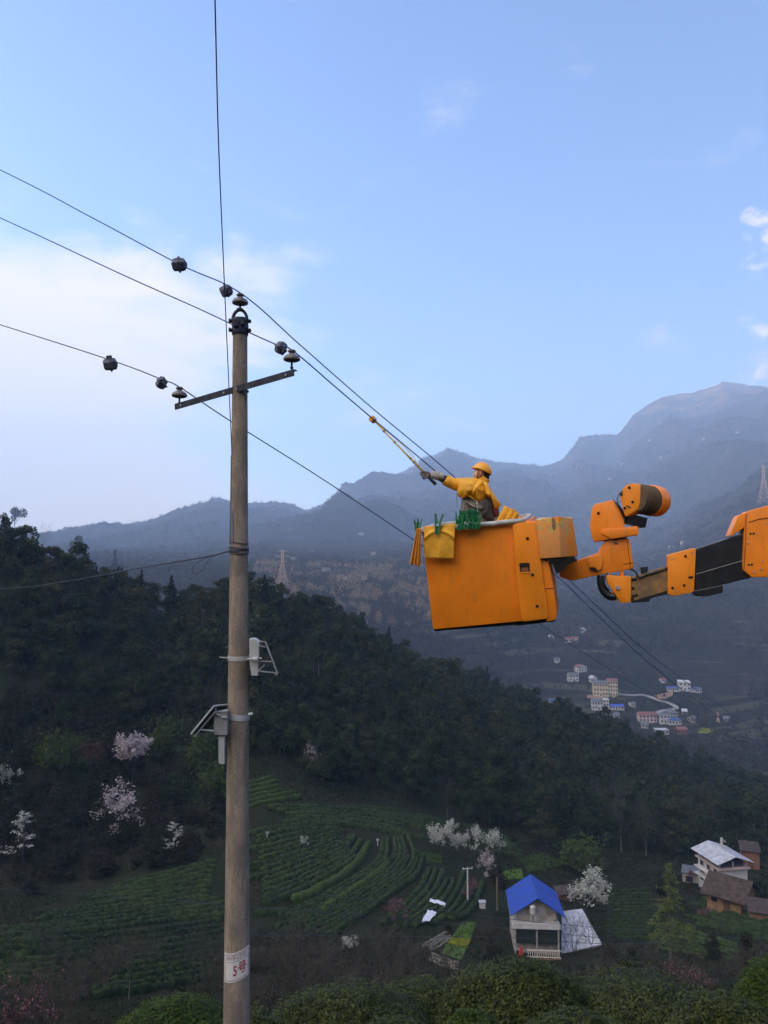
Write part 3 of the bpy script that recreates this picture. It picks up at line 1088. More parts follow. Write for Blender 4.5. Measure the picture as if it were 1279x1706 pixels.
# front face, right side face, back
vs = f_ + [side_far[0], side_far[1]] + [side_far[0] + n_ * 0.28, side_far[1] + n_ * 0.28] + [b_[0], b_[4]]
#      0..4         5             6             7                     8                      9     10
fs = [(0, 1, 2, 3, 4), (2, 5, 6, 3), (5, 7, 8, 6), (7, 9, 10, 8), (9, 0, 4, 10), (0, 9, 7, 5, 2, 1), (4, 3, 6, 8, 10)]
m.add(vs, fs)
mb_o = part('levelling_box', m, M_WORN, lift, lift_org, smooth=True, bevel=0.018, label='scraped orange box with yellow fibreglass showing')
m = MB()
sp = P(922.5, 875, 10.62)
for k in range(1):
    prof = [(x, y) for x, y in ((919, 861.5), (923, 863), (926, 872), (925, 882), (921.5, 884), (919, 876))]
    m = BF.prism(prof, -0.124, 0.008)
link('scrape', m.mesh('scrape', mat('bare_fibreglass', (0.34, 0.22, 0.11), 0.8, var=0.5, vscale=30), lift_org, False, 0.002), mb_o)
m = BF.prism([(903, 931), (934, 929.5), (957, 928), (918, 940.5)], 0.0, 0.45)
part('box_underside', m, M_BLK, lift, lift_org, bevel=0.01)

m = BF.prism([(917, 931), (957, 928.5), (962, 934), (948, 940), (936, 952), (926, 956)], 0.10, 0.30)  # dark filler between box and link, its black stands for the shadow there
part('shadow_connector', m, M_BLK, lift, lift_org, bevel=0.01)
# elbow link and slewing joint
EF = Frame(P(1000, 930, 11.05), (0.25, 0.96, 0.0))
m = EF.prism([(930, 941), (963, 932.5), (996, 921), (1003, 906), (1010, 900), (1046, 896.5), (1049, 901), (1055.8, 944), (1052, 948), (1010, 955.5), (953, 967.5), (948, 966.5), (932, 962)], 0, 0.34)
link_o = part('elbow_link', m, M_OR, lift, lift_org, smooth=True, bevel=0.035)
m = EF.prism([(977, 928.5), (1002, 923), (1004, 936), (1002.5, 948), (996, 951), (990, 945), (981, 945.5)], -0.045, 0.06)
part('link_boss', m, M_OR2, lift, lift_org, smooth=True, bevel=0.014)
m = EF.prism([(981, 945.6), (990.5, 945.8), (996, 951.4), (992, 952.5), (982, 947)], -0.047, 0.03)
link('slot', m.mesh('slot', M_DARK, lift_org), link_o)
m = EF.prism([(931.5, 943), (948, 939), (950, 965.5), (933, 961)], -0.004, 0.2)
m2 = MB()
c0 = EF.pt(1025, 907, 0.16)
m2.lathe([(0.150, -0.02), (0.165, 0.0), (0.160, 0.03), (0.15, 0.16)], c0, n=32)
part('slewing_ring', m2, M_BLK, lift, lift_org, smooth='auto')
m = MB()
m.tube([EF.pt(1044.5, 901, -0.004), EF.pt(1047.5, 925, -0.004), EF.pt(1050, 947, -0.004)], 0.003, 5)
m.tube([EF.pt(1038, 940, -0.004), EF.pt(1054, 937.5, -0.004)], 0.003, 5)
part('panel_seam', m, M_DARK, lift, lift_org)

# winch: housing, motor head, rope drum
m = EF.prism([(986.5, 845), (991, 840), (1019, 833), (1023, 834), (1038, 858), (1041, 879), (1062, 876), (1063.5, 880), (1063, 890.5), (1050, 892.5), (991, 902.5), (988, 900), (982, 874)], -0.05, 0.42)
wh = part('winch_housing', m, M_OR, lift, lift_org, smooth=True, bevel=0.024)
m = EF.prism([(1001, 889), (1003, 881), (1060, 878.5), (1063.8, 882), (1063, 891), (1018, 898)], -0.075, 0.30)
part('housing_flange', m, M_OR, lift, lift_org, smooth=True, bevel=0.016)
bolt_at(EF, 996.5, 855, -0.05, 0.014, wh)
m = EF.prism([(1021, 836), (1027, 835), (1044, 858), (1043, 872), (1040, 872), (1034, 858)], 0.0, 0.25)
m.box(EF.pt(1058, 868, 0.1), (0.26, 0.22, 0.14), Matrix.Rotation(0.25, 3, 'Y'))
part('pivot_bracket', m, M_BLK, lift, lift_org, bevel=0.012)
HF = Frame(EF.pt(1048, 832, -0.10), (0.75, 0.66, 0.05))
axd = Vector((0.80, 0.60, -0.03)).normalized()
zM = axd.to_track_quat('Z', 'Y').to_matrix()
hc = EF.pt(1051, 833, -0.02)
m = MB()
# motor head: rounded shield shape extruded along the drum axis
hp = [(1031, 824), (1036, 814), (1043, 807), (1052, 805), (1063, 806), (1068, 812), (1067, 835), (1062, 849), (1050, 857), (1041, 861), (1037, 850)]
m = EF.prism(hp, -0.10, 0.16, dirv=axd)
wm = part('motor_head', m, M_OR2, lift, lift_org, smooth=True, bevel=0.020)
for px, py in ((1048, 812.5), (1034.5, 824), (1053.5, 836.5), (1040.5, 846.5)):
    bolt_at(EF, px, py, -0.10, 0.013, wm)
m = EF.prism([(1043, 841), (1049, 844), (1051, 846), (1049, 847), (1043, 843.5)], -0.105, 0.01)
link('label_patch', m.mesh('label_patch', M_BLK, lift_org), wm)
dc = EF.pt(1069, 832, 0.08)
m = MB()
prof = [(0.19, -0.16)]
nC = 11
for k in range(nC + 1):
    zz = -0.14 + 0.30 * k / nC
    prof += [(0.193, zz), (0.205, zz + 0.30 / nC / 4), (0.212, zz + 0.30 / nC / 2), (0.205, zz + 0.30 / nC * 0.75)]
prof += [(0.19, 0.18)]
m.lathe(prof, dc, zM, n=40)
part('rope_drum', m, M_ROPE, lift, lift_org, smooth='auto')
m = MB()
m.lathe([(0.0, 0.17), (0.205, 0.17), (0.222, 0.18), (0.225, 0.20), (0.220, 0.36), (0.205, 0.395), (0.17, 0.41), (0.0, 0.41)], dc, zM, n=40)
part('drum_cap', m, M_OR, lift, lift_org, smooth='auto')
m = MB()
m.tube(catmull([EF.pt(1032, 838, -0.06), EF.pt(1028, 833, -0.08), EF.pt(1031, 823, -0.10), EF.pt(1037, 818, -0.11)], 6), 0.006, 6)
m.tube(catmull([EF.pt(1021, 833, -0.02), EF.pt(1030, 845, -0.10), EF.pt(1039, 862, -0.08), EF.pt(1046, 872, -0.02)], 6), 0.010, 6)
part('winch_cable', m, M_BLK, lift, lift_org)

# lower joint and boom
m = MB()
m.tube(catmull([EF.pt(1001, 958, 0.05), EF.pt(1001, 972, 0.05), EF.pt(1006, 985, 0.05), EF.pt(1015, 993, 0.05), EF.pt(1026, 994, 0.05)], 6), 0.058, 12)
part('hydraulic_hose', m, M_BLK, lift, lift_org, smooth=True)
m = EF.prism([(1009.5, 960), (1012, 957.5), (1033, 960), (1049, 959.5), (1051.5, 962), (1050.5, 1002), (1048, 1004.5), (1034, 1004.5), (1019, 982), (1010, 969)], -0.03, 0.30)
kb = part('knuckle_bracket', m, M_OR2, lift, lift_org, smooth=True, bevel=0.016)
m = EF.prism([(1019, 983), (1029, 997), (1027, 1001.5), (1021, 1000), (1018.5, 992)], 0.02, 0.12)
part('knuckle_lug', m, M_OR, lift, lift_org, bevel=0.01)
m = EF.prism([(1033, 951), (1038, 950), (1040, 960), (1032, 960)], 0.02, 0.15)
part('knuckle_lug', m, M_OR, lift, lift_org, bevel=0.01)
bolt_at(EF, 1029, 979, -0.03, 0.013, kb)
m = EF.prism([(1049, 962.5), (1112, 942.5), (1156, 931), (1156, 975), (1112, 984.5), (1049, 1003)], 0.0, 0.24)
tb = part('inner_boom', m, M_TAN, lift, lift_org, bevel=0.012)
for px, py in ((1053.5, 966), (1058, 965), (1054.5, 980), (1055, 993), (1060, 991.5), (1053, 998)):
    bolt_at(EF, px, py, 0.0, 0.014, tb)
m = EF.prism([(1051, 1001), (1082, 992), (1112, 983), (1112, 990), (1083, 997), (1082, 1002.5), (1052, 1004.5)], 0.005, 0.22)
m.prism([EF.pt(x, y, -0.02) for x, y in ((1066.5, 944.5), (1079, 943.5), (1079, 952.5), (1068, 955.5))], EF.n * 0.12)
part('boom_underside', m, M_BLK, lift, lift_org, bevel=0.008)
m = EF.prism([(1112.4, 926), (1115, 923.5), (1156, 913), (1159.5, 913.5), (1156, 984), (1152, 987.5), (1121, 993), (1112, 989.5)], -0.045, 0.34)
cl_o = part('boom_collar', m, M_OR2, lift, lift_org, smooth=True, bevel=0.014)
m = EF.prism([(1121, 993), (1152.5, 987.3), (1154, 975), (1140, 986.5), (1120, 989)], -0.052, 0.02)
for px, py in ((1141.5, 926.5), (1120, 979.5), (1139.5, 975)):
    bolt_at(EF, px, py, -0.045, 0.012, cl_o)
m = EF.prism([(1146, 960.5), (1154, 959.5), (1154.5, 963), (1150, 964), (1146, 962.5)], -0.052, 0.01)
link('slot', m.mesh('slot', M_DARK, lift_org), cl_o)
XO = 1700
m = EF.prism([(1156, 915), (1243, 886.5), (1400, 838), (1400, 925), (1253, 962), (1158, 985)], -0.01, 0.28)
m.prism([EF.pt(x, y, -0.02) for x, y in ((1154, 984), (1204, 974), (1204, 987.5), (1179, 993.5), (1158, 993))], EF.n * 0.26)
part('black_boom', m, M_BLK, lift, lift_org, bevel=0.014)
m = MB()
m.tube([EF.pt(1158, 957, -0.014), EF.pt(1240, 933, -0.014)], 0.004, 5)
part('boom_seam', m, M_GREYP, lift, lift_org)
m = EF.prism([(1241, 856), (1246, 851), (1279, 842), (1560, 760), (2900, 300), (2900, 430), (1560, 885), (1279, 961.5), (1252, 962), (1238, 950), (1237.5, 944), (1239, 900)], -0.09, 0.44)
cv = part('outer_boom', m, M_OR, lift, lift_org, smooth=True, bevel=0.020)
m = EF.prism([(1215.5, 892), (1228.5, 861), (1232, 857.5), (1242, 854), (1240.5, 876), (1238, 880), (1222, 890.5), (1217, 893.5)], -0.07, 0.38)
part('boom_hood', m, M_OR2, lift, lift_org, smooth=True, bevel=0.014)
for px, py in ((1250, 889), (1255, 888.5), (1247, 941), (1252, 940.5), (1256, 953), (1267.5, 949)):
    bolt_at(EF, px, py, -0.09, 0.009, cv, M_STEEL if py > 945 else M_DARK)
m = MB()
m.tube([EF.pt(1247, 870, -0.094), EF.pt(1258, 867, -0.094), EF.pt(1262, 865, -0.094), EF.pt(1279, 863, -0.094)], 0.005, 5)
m.tube([EF.pt(1242.5, 856, -0.094), EF.pt(1241.5, 900, -0.094), EF.pt(1239, 948, -0.094)], 0.004, 5)
part('cover_seam', m, M_DARK, lift, lift_org)

for px, py in ((1119, 931), (1152, 921), (1148, 979), (1124, 986)):
    bolt_at(EF, px, py, -0.045, 0.007, cl_o, M_STEEL)
for px, py in ((1261, 889), (1270, 936), (1246, 905), (1275, 872)):
    bolt_at(EF, px, py, -0.09, 0.007, cv, M_STEEL)
part('joint_hose', MB().tube(catmull([EF.pt(1047, 947, 0.30), EF.pt(1058, 952, 0.0), EF.pt(1064, 962, -0.03), EF.pt(1075, 958, -0.02), EF.pt(1112, 947, -0.01)], 6), 0.014, 8), M_BLK, lift, lift_org, smooth=True)
part('joint_hose', MB().tube(catmull([EF.pt(1012, 955, 0.02), EF.pt(1006, 963, 0.0), EF.pt(1007, 975, 0.0), EF.pt(1014, 984, 0.02)], 6), 0.016, 8), M_BLK, lift, lift_org, smooth=True)
part('hinge_pin', MB().tube([EF.pt(1029, 979, -0.06), EF.pt(1029, 979, 0.30)], 0.028, 14), M_STEEL, lift, lift_org, smooth='auto')

# ---- things hung on the bucket ----------------------------------


def sheet(name, outline, th, mt, label, cat, wr, group=None, seed=0):
    """outline(u,v) -> px,py,off ; hanging cloth with thickness"""
    nu, nv = 22, 24
    vs = []
    for s in (0, 1):
        for j in range(nv + 1):
            for i in range(nu + 1):
                px, py, off = outline(i / nu, j / nv)
                vs.append(BF.pt(px, py, off + s * th))
    W = nu + 1; K = W * (nv + 1)
    fs = []
    for j in range(nv):
        for i in range(nu):
            a = j * W + i
            fs.append((a, a + 1, a + W + 1, a + W)); fs.append((K + a, K + a + W, K + a + W + 1, K + a + 1))
    for i in range(nu):
        fs.append((i, K + i, K + i + 1, i + 1)); a = nv * W + i; fs.append((a, a + 1, K + a + 1, K + a))
    for j in range(nv):
        a = j * W; fs.append((a, a + W, K + a + W, K + a)); a += nu; fs.append((a, K + a, K + a + W, a + W))
    mm = MB().add(vs, fs)
    c0 = BF.pt(*outline(0.5, 0.0))
    o = link(name, mm.mesh(name, mt, c0, True), None, c0)
    tag(o, label, cat, group)
    return o


def sq(u, v):
    x0 = 705.5 + (708 - 705.5) * v; x1 = 758.5 + (755.5 - 758.5) * v
    y0 = 877 + (871.5 - 877) * u + 1.0 * math.sin(3 * u); y1 = 930.5 - 0.5 * math.sin(u * 6)
    px = x0 + (x1 - x0) * u; py = y0 + (y1 - y0) * v
    d = math.hypot((u - 0.47), (v - 0.16) * 1.0)
    fold = 0.035 * math.exp(-((v - 0.16 - 0.55 * (u - 0.47) ** 2 * 1.8) / 0.05) ** 2) * (1 - math.exp(-d * 12)) - 0.03 * math.exp(-(d / 0.10) ** 2)
    return px, py, -0.105 - 0.028 * math.sin(v * 2.5) - fold - 0.010 * math.sin(u * 9 + v * 4) * v - 0.012 * math.exp(-((u - 0.5) / 0.02) ** 2) * v


sheet('insulating_blanket', sq, 0.008, M_CLOTH, 'square yellow insulating blanket pegged flat over the bucket rim', 'blanket', 0)


def fold(u, v):
    cx0, cx1 = 697.5, 691.0
    cx = cx0 + (cx1 - cx0) * v
    hw = 3.5 + 6.2 * v
    px = cx + (u * 2 - 1) * hw
    py = 880 + 60 * v + 3.0 * u * v + (2 * math.cos(u * 18)) * v
    return px, py, -0.13 - 0.05 * abs(math.sin(u * math.pi * 3.2 + 0.4)) * (0.35 + v)


sheet('folded_blanket', fold, 0.010, M_CLOTH2, 'orange insulating blanket bunched in pleats at the left corner of the bucket', 'blanket', 0)

# rolled blankets standing in the bucket
ROLLD = (P(853, 846, 11.2) - P(838, 870, 11.35))


def roll(px0, py0, px1, py1, rad, Y, lab):
    a = P(px0, py0, Y + 0.05); b = P(px1, py1, Y)
    a2 = a - (b - a) * 0.9
    M = (b - a2).normalized().to_track_quat('Z', 'Y').to_matrix()
    L = (b - a2).length
    m = MB()
    prof = []
    # spiral end: body with slight flats
    n = 30
    vs = []; rows = 7
    for j in range(rows):
        zz = L * j / (rows - 1)
        for k in range(n):
            w_ = 2 * math.pi * k / n
            r = rad * (1 + 0.05 * math.sin(3 * w_ + 1) + 0.015 * math.sin(7 * w_)) * (1 + (0.06 if k == 0 else 0)) * (1 - 0.03 * math.sin(j))
            vs.append(M @ Vector((r * math.cos(w_), r * math.sin(w_), zz)) + a2)
    fs = [(j * n + k, j * n + (k + 1) % n, (j + 1) * n + (k + 1) % n, (j + 1) * n + k) for j in range(rows - 1) for k in range(n)]
    # hollow end
    base = len(vs)
    for k in range(n):
        w_ = 2 * math.pi * k / n
        vs.append(M @ Vector((rad * 0.45 * math.cos(w_), rad * 0.45 * math.sin(w_), L)) + a2)
    for k in range(n):
        w_ = 2 * math.pi * k / n
        vs.append(M @ Vector((rad * 0.42 * math.cos(w_), rad * 0.42 * math.sin(w_), L - 0.05)) + a2)
    t0 = (rows - 1) * n
    fs += [(t0 + k, t0 + (k + 1) % n, base + (k + 1) % n, base + k) for k in range(n)]
    fs += [(base + k, base + (k + 1) % n, base + n + (k + 1) % n, base + n + k) for k in range(n)]
    fs.append(tuple(base + n + k for k in range(n)))
    fs.append(tuple(range(n - 1, -1, -1)))
    m.add(vs, fs)
    o = link('rolled_blanket', m.mesh('rolled_blanket', M_CLOTH, a2, 'auto'), None, a2)
    tag(o, lab, 'blanket', 'rolled blankets standing in the bucket')


roll(835, 868, 847, 846, 0.066, 11.3, 'thickest rolled yellow blanket, nearest the worker in the bucket')
roll(845, 869, 855.5, 849, 0.045, 11.22, 'rolled yellow blanket in the middle of the three leaning on the bucket rim')
roll(853, 870, 861.5, 854, 0.034, 11.16, 'smallest rolled yellow blanket, farthest right of the three in the bucket')


# pegs
def peg_proto():
    t = thing('peg', 'x', 'peg')
    for s in (-1, 1):
        m = MB()
        m.prism([(-0.012, s * 0.004, -0.085), (0.012, s * 0.004, -0.085), (0.013, s * 0.006, 0.02), (0.010, s * 0.030, 0.10), (-0.010, s * 0.030, 0.10), (-0.013, s * 0.006, 0.02)], (0, s * 0.012, 0))
        for k in range(4):
            m.box((0, s * 0.018 + s * 0.018 * k / 4, 0.03 + 0.018 * k), (0.030, 0.012, 0.006))
        part('jaw', m, M_GREEN, t)
    m = MB()
    m.tube([(-0.018, 0, 0.0), (0.018, 0, 0.0)], 0.012, 8)
    part('spring', m, M_STEEL, t)
    return t


proto_peg = peg_proto()
used = [False]
GP = 'green pegs clipped along the bucket rim'


def put_peg(px, py, off, roll_, lab, sc_=1.0, yaw=0.0):
    o = copy_tree(proto_peg) if used[0] else proto_peg
    used[0] = True
    o.location = BF.pt(px, py, off)
    o.rotation_euler = (0.1, roll_, yaw)
    o.scale = (sc_,) * 3
    o['label'] = lab
    o['group'] = GP


put_peg(729.5, 875, -0.135, 0.12, 'single green peg holding the square yellow blanket', 1.6, 1.2)
put_peg(693.5, 876, -0.06, -0.25, 'left one of two green pegs at the far left corner of the bucket', 0.9, 1.0)
put_peg(698.5, 875, -0.06, 0.02, 'right one of two green pegs at the far left corner of the bucket', 0.9, 1.3)
rp = random.Random(5)
ORD = ['leftmost', 'second', 'third', 'fourth', 'fifth', 'sixth', 'seventh', 'eighth', 'ninth', 'rightmost']
for k in range(10):
    for row in range(2):
        put_peg(762 + k * 3.75 + row * 1.6 + rp.uniform(-.5, .5), (863 if row == 0 else 873) - k * 0.34 + rp.uniform(-1.5, 1.5), -0.09 - 0.05 * row, -0.08 + rp.uniform(-.2, .2),
                '%s green peg%s, %s row of the cluster on the bucket rim' % (ORD[k], ' from the left' if 0 < k < 9 else '', 'upper' if row == 0 else 'lower'), 1.0, rp.uniform(0.1, 1.5))
m = MB().tube([P(794, 839, 11.1), P(795.5, 850, 11.1), P(795, 864, 11.1)], 0.005, 5)
m.tube([P(794, 834, 11.1), P(794, 839.5, 11.1)], [0.004, 0.012], 6)
tag(link('tool_string', m.mesh('tool_string', M_RIM)), 'thin pale cord hanging among the green pegs', 'cord')

# ================================================================== WORKER
M_SKIN = mat('skin', (0.58, 0.32, 0.22), 0.55)
M_CAMO = mat('camouflage_cloth', (0.26, 0.235, 0.165), 0.85, col2=(0.11, 0.10, 0.10), vscale=14, detail=2)
M_YEL = mat('yellow_rubber_cape', (0.86, 0.40, 0.022), 0.5, var=0.2, vscale=8, bump=0.2, bscale=14, spec=0.35)
M_HELM = mat('yellow_helmet', (0.86, 0.36, 0.015), 0.28, spec=0.5)
M_HAIR = mat('black_hair', (0.012, 0.011, 0.012), 0.6)
M_GLOVE = mat('brown_grey_leather_glove', (0.20, 0.155, 0.13), 0.75, var=0.35, vscale=22)
M_CUFF = mat('off_white_glove_cuff', (0.46, 0.44, 0.40), 0.75, var=0.25, vscale=18)
M_SHIRT = mat('dark_brown_sleeve', (0.07, 0.045, 0.045), 0.8)
M_ROD = mat('worn_yellow_rod', (0.66, 0.45, 0.13), 0.5, var=0.3, vscale=20)
YW = 11.55
W_ORG = P(800, 1000, YW)
worker = thing('worker', 'person in yellow helmet and rubber cape in the bucket, reaching a rod to the wire', 'person', W_ORG)
S = YW / F


def J(px, py, dy=0.0):
    return P(px, py, YW + dy)


def skin_obj(name, verts, edges, radii, mt, parent, sub=2):
    me = bpy.data.meshes.new(name)
    me.from_pydata([tuple(Vector(v) - W_ORG) for v in verts], edges, [])
    o = link(name, me, parent)
    me.materials.append(mt)
    sk = o.modifiers.new('skin', 'SKIN')
    sk.use_smooth_shade = True
    if not me.skin_vertices:
        me.skin_vertices.new()
    for i, r in enumerate(radii):
        me.skin_vertices[0].data[i].radius = r if isinstance(r, tuple) else (r, r)
    me.skin_vertices[0].data[0].use_root = True
    sb_ = o.modifiers.new('sub', 'SUBSURF')
    sb_.levels = sb_.render_levels = sub
    dg = bpy.context.evaluated_depsgraph_get()
    dg.update()
    nm = bpy.data.meshes.new_from_object(o.evaluated_get(dg))
    o.modifiers.clear()
    o.data = nm
    nm.materials.clear(); nm.materials.append(mt)
    nm.polygons.foreach_set('use_smooth', [True] * len(nm.polygons))
    return o


# body: pelvis, spine, neck, head, arms, legs in one surface
V_ = [J(800, 898), J(798, 872), J(800, 842), J(802, 815), J(803, 803), J(801, 796), J(800, 788, -0.01), J(802, 779),
      J(793, 811, 0.16), J(763, 806, 0.14), J(740, 798.5, 0.10), J(724, 792, 0.08), J(714, 790, 0.07),
      J(812, 815, -0.13), J(823, 836, -0.13), J(827, 856, -0.12), J(827, 866, -0.10),
      J(805, 915, -0.10), J(806, 955, -0.12), J(804, 996, -0.05), J(796, 1001, -0.05),
      J(796, 915, 0.10), J(796, 955, 0.10), J(799, 996, 0.14), J(791, 1001, 0.14)]
E_ = [(0, 1), (1, 2), (2, 3), (3, 4), (4, 5), (5, 6), (6, 7), (3, 8), (8, 9), (9, 10), (10, 11), (11, 12), (3, 13), (13, 14), (14, 15), (15, 16),
      (0, 17), (17, 18), (18, 19), (19, 20), (0, 21), (21, 22), (22, 23), (23, 24)]
RA = [.13, (.12, .11), (.12, .11), (.12, .10), .062, .058, (.085, .075), (.078, .07), .070, .050, .038, .030, .034, .062, .042, .034, .028,
      .085, .06, .045, .035, .085, .06, .045, .035]
skin_obj('body', V_, E_, RA, M_SKIN, worker)


def pillow(poly, dY, T, wr=0.0, seed=0, rings=(1.0, 0.93, 0.8, 0.6, 0.35, 0.12), sub=3, cen=None, shift=0.0):
    """closed rounded volume whose outline is poly; T half thickness in metres"""
    pts = []
    n0 = len(poly)
    for i in range(n0):
        a, b = poly[i], poly[(i + 1) % n0]
        for k in range(sub):
            t = k / sub
            pts.append((a[0] + (b[0] - a[0]) * t, a[1] + (b[1] - a[1]) * t))
    n = len(pts)
    cx = cen[0] if cen else sum(p[0] for p in pts) / n
    cy = cen[1] if cen else sum(p[1] for p in pts) / n
    vs = []; fs = []
    for side in (-1, 1):
        for ri, s in enumerate(rings):
            if side == 1 and ri == 0:
                continue
            for (x, y) in pts:
                px = cx + (x - cx) * s; py = cy + (y - cy) * s
                off = T * math.sqrt(max(0, 1 - s * s)) * side
                w_ = wr * mnoise.noise(Vector((px * 0.12, py * 0.10, seed))) * (1 - s ** 6)
                w_ += wr * 0.6 * math.sin((px * 0.9 + py * 0.55) * 0.55 + 3 * mnoise.noise(Vector((px * .05, py * .05, seed + 3)))) * (1 - s ** 4)
                vs.append(J(px, py, dY + off + w_ * side * -1 + shift * (px - cx)))
        vs.append(J(cx, cy, dY + T * side))
    m = len(rings)
    for r in range(m - 1):
        for k in range(n):
            fs.append((r * n + k, (r + 1) * n + k, (r + 1) * n + (k + 1) % n, r * n + (k + 1) % n))
    c0 = m * n
    for k in range(n):
        fs.append(((m - 1) * n + k, c0, (m - 1) * n + (k + 1) % n))
    b0 = c0 + 1

    def bi(r, k):
        return k if r == 0 else b0 + (r - 1) * n + k
    for r in range(m - 1):
        for k in range(n):
            fs.append((bi(r, k), bi(r, (k + 1) % n), bi(r + 1, (k + 1) % n), bi(r + 1, k)))
    c1 = b0 + (m - 1) * n
    for k in range(n):
        fs.append((bi(m - 1, k), bi(m - 1, (k + 1) % n), c1))
    return MB().add(vs, fs)


# camouflage overalls
ov = pillow([(769, 829), (779, 820), (800, 812), (818, 818), (821, 834), (824, 852), (826, 870), (822, 905), (800, 925), (784, 905), (776, 872), (767, 868), (767, 850)], 0.0, 0.175, 0.014, 3)
part('overalls', ov, M_CAMO, worker, W_ORG, smooth=True)
for leg in ((V_[0], V_[17], V_[18], V_[19]), (V_[0], V_[21], V_[22], V_[23])):
    part('trouser_leg', MB().tube(leg, [.15, .11, .085, .065], 14), M_CAMO, worker, W_ORG, smooth=True)
for ft in ((V_[19], V_[20]), (V_[23], V_[24])):
    part('boot', MB().tube([ft[0] + Vector((0.03, 0, 0.02)), ft[0].lerp(ft[1], .5), ft[1] + (ft[1] - ft[0]) * 0.6], [.05, .06, .045], 12), M_HAIR, worker, W_ORG, smooth=True)
# dark gusset seen under the cape
gs = pillow([(806, 838), (815, 829), (820, 838), (822, 855), (823, 868), (812, 868), (799, 862), (800, 852)], -0.14, 0.06, 0.008, 5)
part('back_panel', gs, mat('dark_olive_cloth', (0.075, 0.065, 0.07), 0.8, var=0.4, vscale=10), worker, W_ORG, smooth=True)
# yellow rubber cape over the shoulders
cape = pillow([(766, 799.5), (775, 797), (790, 795.5), (797, 797), (804, 798), (810, 802), (813, 811), (818, 821), (822, 826.5), (812, 831), (806, 838), (803.5, 841), (797, 839), (790, 833), (785, 829), (778, 827), (769, 831), (762.5, 826), (761, 819)], -0.03, 0.205, 0.034, 8, cen=(790, 814))
cp = part('cape', cape, M_YEL, worker, W_ORG, smooth=True)
tail = pillow([(806, 803), (811, 803), (817, 815), (825, 826), (835, 841.5), (830, 847), (824.5, 849), (823, 841), (820, 831), (814, 829), (807, 822)], -0.17, 0.10, 0.012, 11, cen=(817, 823))
part('cape_sleeve', tail, M_YEL, worker, W_ORG, smooth=True)
# sleeve on the reaching arm
sl = [J(790, 809, 0.10), J(778, 808, 0.12), J(766, 807.5, 0.13), J(757, 806.5, 0.12), J(748, 803, 0.11), J(741, 798.5, 0.10)]
m = MB()
vs = []; nn = 22
rads = [.115, .108, .105, .092, .080, .083]
for i, p in enumerate(sl):
    t = (sl[min(i + 1, 5)] - sl[max(i - 1, 0)]).normalized()
    a = t.cross(Vector((0, 1, 0))).normalized(); b = t.cross(a).normalized()
    for k in range(nn):
        w_ = 2 * math.pi * k / nn
        r = rads[i] * (1 + 0.05 * math.sin(4 * w_ + i * 2.1) + 0.03 * math.sin(9 * w_ + i))
        vs.append(p + (a * math.cos(w_) + b * math.sin(w_)) * r)
m.add(vs, [(i * nn + k, i * nn + (k + 1) % nn, (i + 1) * nn + (k + 1) % nn, (i + 1) * nn + k) for i in range(5) for k in range(nn)])
o = part('cape_sleeve', m, M_YEL, worker, W_ORG, smooth=True)
sd = o.modifiers.new('thickness', 'SOLIDIFY'); sd.thickness = 0.006
part('collar', MB().tube([J(793, 799.5, -0.01), J(800, 797.5, -0.01), J(807, 800, -0.01), J(812, 805, -0.02)], [.04, .068, .062, .05], 14), M_YEL, worker, W_ORG, smooth=True)
part('shirt_cuff', MB().tube([J(745, 800.5, 0.10), J(738, 798, 0.10), J(731, 795, 0.09)], [.064, .060, .047], 14), M_SHIRT, worker, W_ORG, smooth=True)
part('strap_end', MB().tube([J(761.5, 821, -0.02), J(761, 832, -0.02), J(760.6, 847, -0.02)], [.006, .006, .002], 6), M_CAMO, worker, W_ORG)
part('cuff_band', MB().tube([J(739, 793.5, 0.07), J(736.5, 794, 0.07), J(733.5, 793, 0.07), J(731, 792.5, 0.07)], [.050, .054, .050, .052], 16), M_CUFF, worker, W_ORG, smooth=True)
gl = MB().tube([J(733, 794, 0.08), J(729, 793, 0.08), J(725, 791.5, 0.08), J(720, 790.5, 0.08), J(717.5, 790, 0.08)], [.046, .066, .064, .058, .045], 18)
part('glove_cuff', gl, M_CUFF, worker, W_ORG, smooth=True)
# gloved hand: palm with four bent fingers and a thumb closed round the rod
RODA, RODB = J(722, 803.5, 0.02), P(621, 699, 12.1)


def rodp(t):
    return RODA.lerp(RODB, t)


hv = [J(718, 790.5, 0.08), J(713, 790, 0.07), J(709, 790, 0.06)]
he = [(0, 1), (1, 2)]
hr = [.034, .044, .036]
for k, (L, dy) in enumerate(((1.0, 0.045), (1.05, 0.015), (1.0, -0.015), (0.85, -0.042))):
    # knuckle, first joint, tip: go over the rod, down in front of it and back under
    kx = 707.5 - 0.4 * k + 1.2 * (k == 3)
    b0_ = len(hv)
    kn = J(706.5 + k * 1.6, 785.8 + k * 2.2, 0.055)
    mid_ = J(702.0 + k * 1.3, 786.5 + k * 2.9, 0.0)
    tip = J(699.5 + k * 1.6, 788.5 + k * 3.0, -0.02)
    tip2 = J(703.0 + k * 1.6, 792.3 + k * 2.1, -0.03)
    hv += [kn, mid_, tip, tip2]
    he += [(2, b0_), (b0_, b0_ + 1), (b0_ + 1, b0_ + 2), (b0_ + 2, b0_ + 3)]
    hr += [.016, .013, .012, .010]
b0_ = len(hv)
hv += [J(711, 796, 0.0), J(706, 796.5, -0.035), J(702.5, 794.5, -0.045)]
he += [(1, b0_), (b0_, b0_ + 1), (b0_ + 1, b0_ + 2)]
hr += [.017, .014, .011]
skin_obj('glove', hv, he, hr, M_GLOVE, worker, 2)
